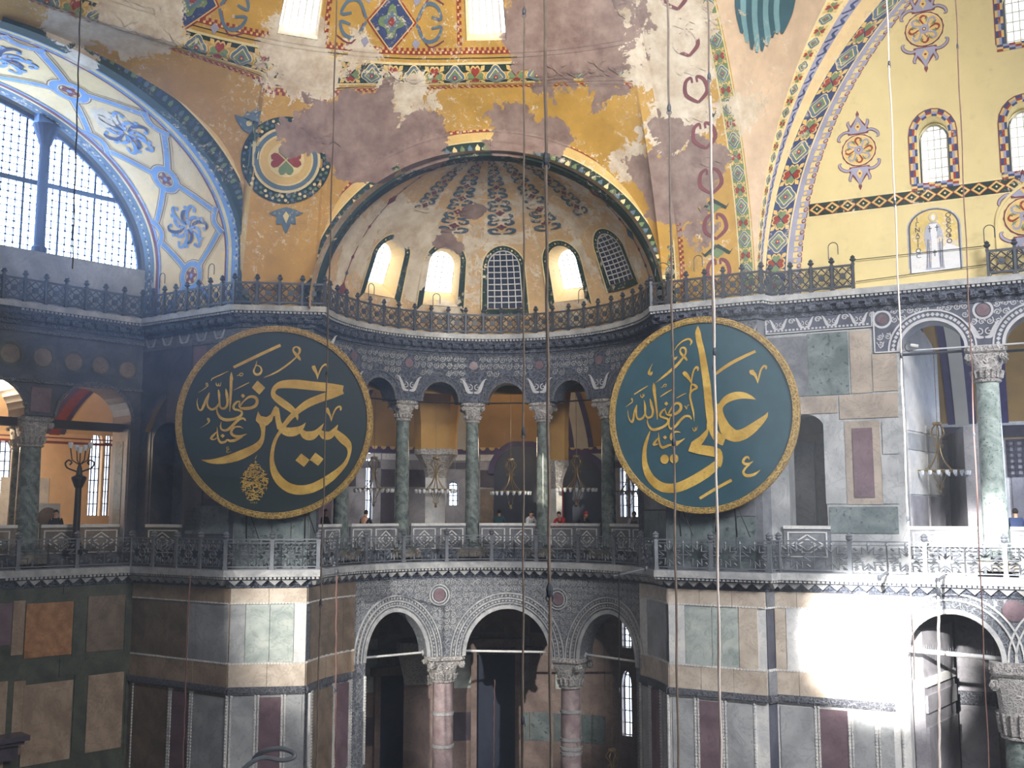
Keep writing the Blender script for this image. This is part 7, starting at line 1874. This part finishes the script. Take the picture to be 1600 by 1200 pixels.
# lamp standard in the west gallery
p = at(120, 812, 41.2); root = thing('lamp_standard', 'tall dark lamp standard with curled arms in the orange-lit west gallery', 'lamp', (p.x, p.y, ZF)); f_ = lambda x, y, z: (p.x + x, p.y + y, z)
mb = MB(); mb.lathe([(.45, ZF), (.45, ZF + .2), (.3, ZF + .3), (.22, ZF + .8), (.18, ZF + 1.0)], (p.x, p.y, 0), 12, [1, 1, 0, 0, 0]); mb.obj('base', M['dark'], root)
mb = MB(); mb.lathe([(.17, ZF + 1.0), (.15, 1.6), (.2, 1.65), (.36, 2.05), (.36, 2.15), (.16, 2.25), (.12, 2.6), (.05, 2.8)], (p.x, p.y, 0), 12); mb.obj('pole', M['dark'], root)
for s_ in (-1, 1):
    mb = MB(); mb.tube([f_(x * s_, 0, z) for x, z, *_ in smooth([(.05, 2.4, 0), (.35, 2.5, 0), (.62, 2.62, 0), (.72, 2.85, 0), (.55, 3.0, 0), (.40, 2.88, 0), (.5, 2.76, 0)], 4)], .04, 6); mb.obj('curled_arm', M['dark'], root)
for i, x in enumerate((-.5, -.22, 0, .22, .5)):
    z_ = 3.35 + .12 * abs(i - 2); mb = MB(); mb.tube([f_(0, 0, 2.75), f_(x * .8, .1 * (i % 2), 3.0), f_(x, .1 * (i % 2), z_)], .03, 5); ar = mb.obj('candle_arm', M['dark'], root)
    mb = MB(); mb.lathe([(.06, z_), (.10, z_ + .08), (.13, z_ + .26), (.11, z_ + .3)], f_(x, .1 * (i % 2), 0)[:2] + (0,), 8); mb.obj('glass_shade', M['lampglass'], ar)
root.scale = (.8, .8, .8)
# round painting panel beside the seated person in the west gallery
q = at(76, 800, 42.5); mb = MB(); mb.box(q.x - .55, q.x + .45, q.y, q.y + .06, ZF, ZF + 2.0); bo = mb.obj('display_board', M['pale']); tag(bo, 'white display board with a round picture behind the seated person', 'board')
mb = MB(); mb.fan(disc(24, .42, q.x - .02, ZF + 1.42), lambda x, y: Vector((x, q.y - .012, y))); mb.obj('round_picture', M['brown'], bo)

# ================================================================== ROPES AND CABLES
def rope(p0, p1, Y, r, mat, label, knots=(), name='hanging_cable'):
    A = at(p0[0], p0[1], Y); B = at(p1[0], p1[1], Y); mb = MB(); n = 24
    pts = [A.lerp(B, i / n) + Vector((.012 * sin(i * 1.7), 0, 0)) for i in range(n + 1)]; mb.tube(pts, r, 6); o = mb.obj(name, mat)
    for ky in knots:
        t = (ky - p0[1]) / (p1[1] - p0[1]); c = A.lerp(B, t); m = MB(); m.lathe([(r * .8, -r * 4), (r * 1.7, -r * 2), (r * 1.9, 0), (r * 1.6, r * 1.8), (r * .8, r * 4)], c, 8); m.obj('shackle', M['iron'], o)
        m = MB(); m.tube([c + Vector((r * 1.9 * cos(a * pi / 4), 0, -r * 4 + r * 1.9 * sin(a * pi / 4))) for a in range(9)], r * .5, 5, False); m.obj('ring', M['iron'], o)
    return tag(o, label, 'cable')
rope((126, -4), (113, 420), 26, .018, M['dark'], 'thin dark cable hanging in front of the blue painted arch')
rope((526, -4), (494, 1204), 27, .02, M['rope'], 'thin cable crossing the right part of the left roundel', (610, 960))
rope((819, -4), (817, 1204), 25, .028, M['rope'], 'grey-brown cable just left of the bright gallery column', (20, 702, 1132))
rope((851, -4), (861, 1204), 24, .045, M['rope'], 'thickest brown cable, in front of the bright gallery column', (268, 942))
rope((1043, -4), (1060, 1204), 25, .030, M['rope'], 'brown cable crossing the left half of the right roundel', (183, 718))
rope((1106, -4), (1126, 1204), 25, .026, M['rope'], 'dark strand of the pair crossing the right roundel', (130, 602, 850))
rope((1110, 150), (1127, 1204), 23.5, .026, M['rope_w'], 'pale pinkish strand of the pair crossing the right roundel', (570,))
rope((1385, -4), (1429, 1062), 24, .018, M['rope_w'], 'pale cable hanging before the left jamb of the large gallery arch', (107, 336, 578, 826))
rope((1493, -4), (1545, 1204), 25, .015, M['rope_r'], 'reddish thin cable just left of the speckled gallery column', (78, 707))
rope((967, 893), (968, 1204), 39, .022, M['dark'], 'dark cord hanging past the right carved arch', (1080,))
rope((773, 1062), (771, 1204), 44, .022, M['rope_r'], 'short reddish cord inside the middle carved arch')
rope((297, 897), (285, 1204), 38, .025, M['rope_r'], 'pinkish cord hanging from the ledge left of the sunlit pier')
rope((526, 893), (524, 1204), 38.5, .03, M['rope_r'], 'pink cord hanging from a bracket right of the sunlit pier', (1078,))
rope((1466, 909), (1468, 1204), 33, .04, M['rope_w'], 'white rope hanging from the ledge through the lower right arch', (925,))
def bracket(px0, py0, px1, py1, Y0, Y1, lb):
    mb = MB(); mb.tube([at(px0, py0, Y0), at(px1, py1, Y1)], .045, 6); o = mb.obj('ledge_bracket', M['iron_l']); m = MB(); c = at(px1, py1, Y1); m.lathe([(.05, -.1), (.08, 0), (.05, .1)], c, 8); m.obj('pulley', M['iron'], o); tag(o, lb, 'bracket')
bracket(500, 888, 526, 894, 39.6, 38.5, 'pale bracket arm sticking out at the right end of the sunlit ledge'); bracket(960, 900, 1010, 889, 40, 39.4, 'pale rod lying along the ledge left of the right pier'); bracket(1475, 899, 1465, 908, 35.4, 33.2, 'white bracket on the ledge above the lower right arch'); bracket(1386, 894, 1374, 903, 36, 34.8, 'small bracket on the ledge left of the lower right arch')
def cable_run(a, b, lb):
    mb = MB(); mb.tube([a, b], .014, 4); o = mb.obj('wall_wire', M['dark'], tym); o['label'] = lb
cable_run(NO.P(ax(NO, 1338, 407), zx(NO, 1338, 407), .12), NO.P(ax(NO, 1543, 385), zx(NO, 1543, 385), .12), 'thin wire running across the mosaic niche'); cable_run(NO.P(ax(NO, 1338, 441), zx(NO, 1338, 441), .12), NO.P(ax(NO, 1543, 414), zx(NO, 1543, 414), .12), 'thin wire just above the cornice')
# security camera on the tie rod; curled hose end low on the left; dark bracket shelf
c = NO.P(ax(NO, 1427, 547), zx(NO, 1427, 544), .25); mb = MB(); mb.tube([c + Vector((-.12, -.1, .05)), c + Vector((.14, -.16, 0))], .07, 8); o = mb.obj('security_camera', M['bar']); m = MB(); m.tube([c + Vector((-.12 + .16 * cos(a), -.02, .0 + .16 * sin(a))) for a in [k * pi / 6 for k in range(10)]], .02, 5); m.obj('cable_loop', M['dark'], o); tag(o, 'small white security camera on the tie rod of the large gallery arch', 'camera')
mb = MB(); pts = [(376, 1206), (392, 1192), (412, 1184), (440, 1188), (458, 1184), (458, 1176), (440, 1170), (418, 1172), (402, 1180), (396, 1188)]
mb.tube([at(x, y, 30 + .02 * i) for i, (x, y, _) in enumerate(smooth([(x, y, 0) for x, y in pts], 4))], .07, 8); o = tag(mb.obj('metal_hoop', M['iron_l']), 'thick grey metal hoop rising at the bottom edge before the left pier', 'hoop')
a0_, z0_ = WEST.inv(40, 1146, .5); mb = MB()
for i, (d_, zt, zb) in enumerate(((.95, 0, -.18), (.75, -.18, -.34), (.5, -.34, -.9))): mb.slab(WEST, a0_ - 4, a0_ - .12 * i, z0_ + zb, z0_ + zt, 0, d_, 1)
o = mb.obj('dark_stone_shelf', M['gal_d'], W['wl'])
# ================================================================== VISITORS
def person(x, y, z, face, label, coat, trousers, hair, lean=.0, scarf=False, sit=False):
    """standing or leaning adult; face = heading in radians (0 looks along -Y)"""
    root = thing('person', label, 'person', (x, y, z), face)
    def skinobj(nm, V, Eg, Rd, mat, root_i=0):
        me = bpy.data.meshes.new(nm); me.from_pydata(V, Eg, []); o = bpy.data.objects.new(nm, me); COL.objects.link(o); o.parent = root
        sk = o.modifiers.new('skin', 'SKIN'); 
        for i, r in enumerate(Rd): me.skin_vertices[0].data[i].radius = r if isinstance(r, tuple) else (r, r)
        me.skin_vertices[0].data[root_i].use_root = True
        s_ = o.modifiers.new('sub', 'SUBSURF'); s_.levels = 1; s_.render_levels = 2; me.materials.append(mat); return o
    hz = .95; L = lean
    hip = (0, 0, hz); ch = (0, -.25 * L - .02, hz + .34); nk = (0, -.50 * L - .02, hz + .52 - .1 * L); hd = (0, -.60 * L - .05, hz + .66 - .14 * L); ht = (0, -.62 * L - .05, hz + .78 - .16 * L)
    V = [hip, ch, nk, hd, ht]; Eg = [(0, 1), (1, 2), (2, 3), (3, 4)]; Rd = [(.15, .11), (.17, .12), (.055, .055), (.085, .10), (.07, .085)]
    for s_ in (-1, 1):
        b = len(V); sh = (s_ * .19, nk[1] + .01, nk[2] - .08); el_ = (s_ * .25, sh[1] - .10 - .12 * L, sh[2] - .27); wr = (s_ * .12, el_[1] - .22, el_[2] - .03 + .03 * L); hn = (s_ * .08, wr[1] - .09, wr[2])
        V += [sh, el_, wr, hn]; Eg += [(1, b), (b, b + 1), (b + 1, b + 2), (b + 2, b + 3)]; Rd += [.062, .048, .035, (.04, .022)]
        for q in range(4):
            b2 = len(V); V += [(hn[0] + (q - 1.5) * .02, hn[1] - .05, hn[2] - .01), (hn[0] + (q - 1.5) * .022, hn[1] - .085 + .008 * abs(q - 1.5), hn[2] - .03)]; Eg += [(b + 3, b2), (b2, b2 + 1)]; Rd += [.010, .008]
        b2 = len(V); V += [(wr[0] + (hn[0] - wr[0]) * .5 - s_ * .05, (wr[1] + hn[1]) / 2 - .02, hn[2]), (hn[0] - s_ * .06, hn[1] - .01, hn[2])]; Eg += [(b + 2, b2), (b2, b2 + 1)]; Rd += [.012, .010]
    for s_ in (-1, 1):
        b = len(V); V += [(s_ * .09, .0, hz - .05), (s_ * .10, -.02, .50), (s_ * .10, .03, .09), (s_ * .11, -.13, .035)]; Eg += [(0, b), (b, b + 1), (b + 1, b + 2), (b + 2, b + 3)]; Rd += [.095, .065, .042, (.045, .032)]
    skinobj('body', V, Eg, Rd, M['skin'])
    # coat: torso and sleeves, trousers over the legs
    k = 1.18; Vc = [(0, .0, hz - .12), (0, 0, hz + .02), ch, (0, nk[1], nk[2] - .03)]; Ec = [(0, 1), (1, 2), (2, 3)]; Rc = [(.20, .15), (.18, .135), (.205, .155), (.115, .11)]
    for s_ in (-1, 1):
        b = len(Vc); sh = (s_ * .19, nk[1] + .01, nk[2] - .08); el_ = (s_ * .25, sh[1] - .10 - .12 * L, sh[2] - .27); wr = (s_ * .13, el_[1] - .19, el_[2] - .03 + .03 * L); Vc += [sh, el_, wr]; Ec += [(2, b), (b, b + 1), (b + 1, b + 2)]; Rc += [.08, .066, .052]
    skinobj('coat', Vc, Ec, Rc, coat, 1)
    Vt = [(0, 0, hz)]; Et = []; Rt = [(.16, .12)]
    for s_ in (-1, 1): b = len(Vt); Vt += [(s_ * .09, 0, hz - .1), (s_ * .10, -.02, .5), (s_ * .10, .02, .10)]; Et += [(0, b), (b, b + 1), (b + 1, b + 2)]; Rt += [.11, .085, .07]
    skinobj('trousers', Vt, Et, Rt, trousers)
    # hair or headscarf cap, nose, ears
    me = MB(); c = Vector(hd) + Vector((0, .012, .055)); n, m_ = 14, 8
    vs = []; rr = .112 if not scarf else .128
    for j in range(m_ + 1):
        ph = pi * .5 * (1 - j / m_ * (1.35 if not scarf else 1.55))
        for i in range(n):
            t = 2 * pi * i / n; fr_ = max(0, -sin(t)); z_ = rr * 1.15 * sin(ph); r_ = rr * cos(ph)
            if ph < .2 and fr_ > .3: r_ *= .55; z_ = rr * .25
            vs.append(c + Vector((r_ * cos(t) * .92, r_ * sin(t), z_)))
    me.add(vs, [(j * n + i, j * n + (i + 1) % n, (j + 1) * n + (i + 1) % n, (j + 1) * n + i) for j in range(m_) for i in range(n)])
    o = bpy.data.objects.new('headscarf' if scarf else 'hair', me.mesh('hair', hair)); COL.objects.link(o); o.parent = root
    fm_ = MB(); h = Vector(hd) + Vector((0, -.10, .03))
    fm_.tube([h + Vector((0, .01, .035)), h + Vector((0, -.02, .0)), h + Vector((0, .005, -.008))], [.008, .014, .01], 5)
    for s_ in (-1, 1): fm_.tube([Vector(hd) + Vector((s_ * .088, .0, .0)), Vector(hd) + Vector((s_ * .096, .01, .045))], [.012, .018], 5)
    o = bpy.data.objects.new('nose_and_ears', fm_.mesh('face', M['skin'])); COL.objects.link(o); o.parent = root
    em = MB()
    for s_ in (-1, 1): em.lathe([(0, -.008), (.012, 0), (0, .008)], h + Vector((s_ * .034, .014, .045)), 6)
    em.tube([h + Vector((-.022, .008, -.035)), h + Vector((.022, .008, -.035))], .005, 4)
    o = bpy.data.objects.new('eyes_and_mouth', em.mesh('face', M['dark'])); COL.objects.link(o); o.parent = root
    return root
def cloth(nm, c): return plain(nm, srgb(*c), .85, var=.1, sc=8)
blk, navy, redc, wh, tealc, hairm = cloth('black_cloth', (28, 28, 32)), cloth('navy_cloth', (44, 58, 96)), cloth('red_cloth', (186, 34, 36)), cloth('pale_cloth', (206, 206, 212)), cloth('teal_cloth', (40, 74, 84)), cloth('dark_hair', (36, 28, 24))
def visitor(px, d, face, lb, *a, S=EX, **k):
    a_ = ax(S, px, 800); p = S.P(a_, 0, d); person(p.x, p.y, ZF, face, lb, *a, **k)
visitor(596, -1.4, 2.6, 'person in dark clothes seen from behind, just right of the left roundel', blk, blk, hairm, lean=.3)
visitor(562, -2.2, 1.2, 'person in black half hidden by the left roundel', blk, blk, hairm)
visitor(775, -3.0, 2.9, 'person in dark teal standing in the middle arch', tealc, blk, hairm)
visitor(817, -1.2, .4, 'person in a pale top leaning left of the bright column', wh, navy, hairm, lean=.6)
visitor(868, -1.0, -.5, 'person in a red jacket right of the bright column', redc, navy, hairm, lean=.8)
visitor(888, -1.0, .6, 'person in a dark coat and red headscarf bending over the parapet', blk, blk, redc, lean=.9, scarf=True)
visitor(921, -.95, .2, 'person in a black headscarf leaning on the parapet', blk, blk, blk, lean=.9, scarf=True)
visitor(963, -.95, .1, 'person in pale clothes leaning on the parapet, left of the pair by the right roundel', wh, navy, hairm, lean=.7)
visitor(985, -1.3, -.3, 'person in black with a red scarf beside the right roundel', blk, redc, hairm, lean=.5)
visitor(1003, -1.0, .3, 'person in dark clothes at the edge of the right roundel', blk, blk, hairm, lean=.6)
visitor(1586, -1.9, 2.8, 'person in a dark blue jacket seen from behind at the right edge', navy, blk, hairm, S=NO)
q = at(88, 800, 42.0); person(q.x, q.y, ZF, .4, 'dark figure seen against the orange wall of the west gallery', blk, blk, hairm, lean=.3)

# ================================================================== HAZE: scattering volume added for the milky veil over the nave
mb = MB(); mb.box(-45, 45, -6, 62, ZG, 30)
hm = bpy.data.materials.new('nave_haze'); hm.use_nodes = True; ht = hm.node_tree; ht.nodes.remove(ht.nodes['Principled BSDF'])
vs_ = ht.nodes.new('ShaderNodeVolumeScatter'); vs_.inputs['Color'].default_value = (.80, .88, 1, 1); vs_.inputs['Density'].default_value = .0035; vs_.inputs['Anisotropy'].default_value = .45
ht.links.new(vs_.outputs[0], ht.nodes['Material Output'].inputs['Volume'])
hz_ = mb.obj('nave_haze', hm); hz_['kind'] = 'stuff'; hz_['label'] = 'faint bluish haze added across the whole nave'; hz_['category'] = 'haze'

mb = MB(); n_, m_ = 28, 14; c_ = (-8.0, 33.5, 8.5); rr_ = (9.0, 4.5, 7.5)  # haze ellipsoid added to imitate the lens glare of the west window
for j in range(m_):
    for i in range(n_): pass
mb.grid(lambda u, v: Vector((c_[0] + rr_[0] * cos(u) * cos(v), c_[1] + rr_[1] * sin(u) * cos(v), c_[2] + rr_[2] * sin(v))), 2 * pi, 0, n_, -pi / 2, pi / 2, m_)
hm2 = hm.copy(); hm2.name = 'blue_glare_haze'; v2_ = hm2.node_tree.nodes['Volume Scatter']; v2_.inputs['Color'].default_value = (.34, .54, 1, 1); v2_.inputs['Density'].default_value = .02
h2_ = mb.obj('glare_veil', hm2, smooth=True)
import bmesh
b_ = bmesh.new(); b_.from_mesh(h2_.data); bmesh.ops.remove_doubles(b_, verts=b_.verts, dist=.001); bmesh.ops.recalc_face_normals(b_, faces=b_.faces); b_.to_mesh(h2_.data); b_.free(); h2_['kind'] = 'stuff'; h2_['label'] = 'blue haze added as window glare in front of the west arch and left pier'; h2_['category'] = 'haze'
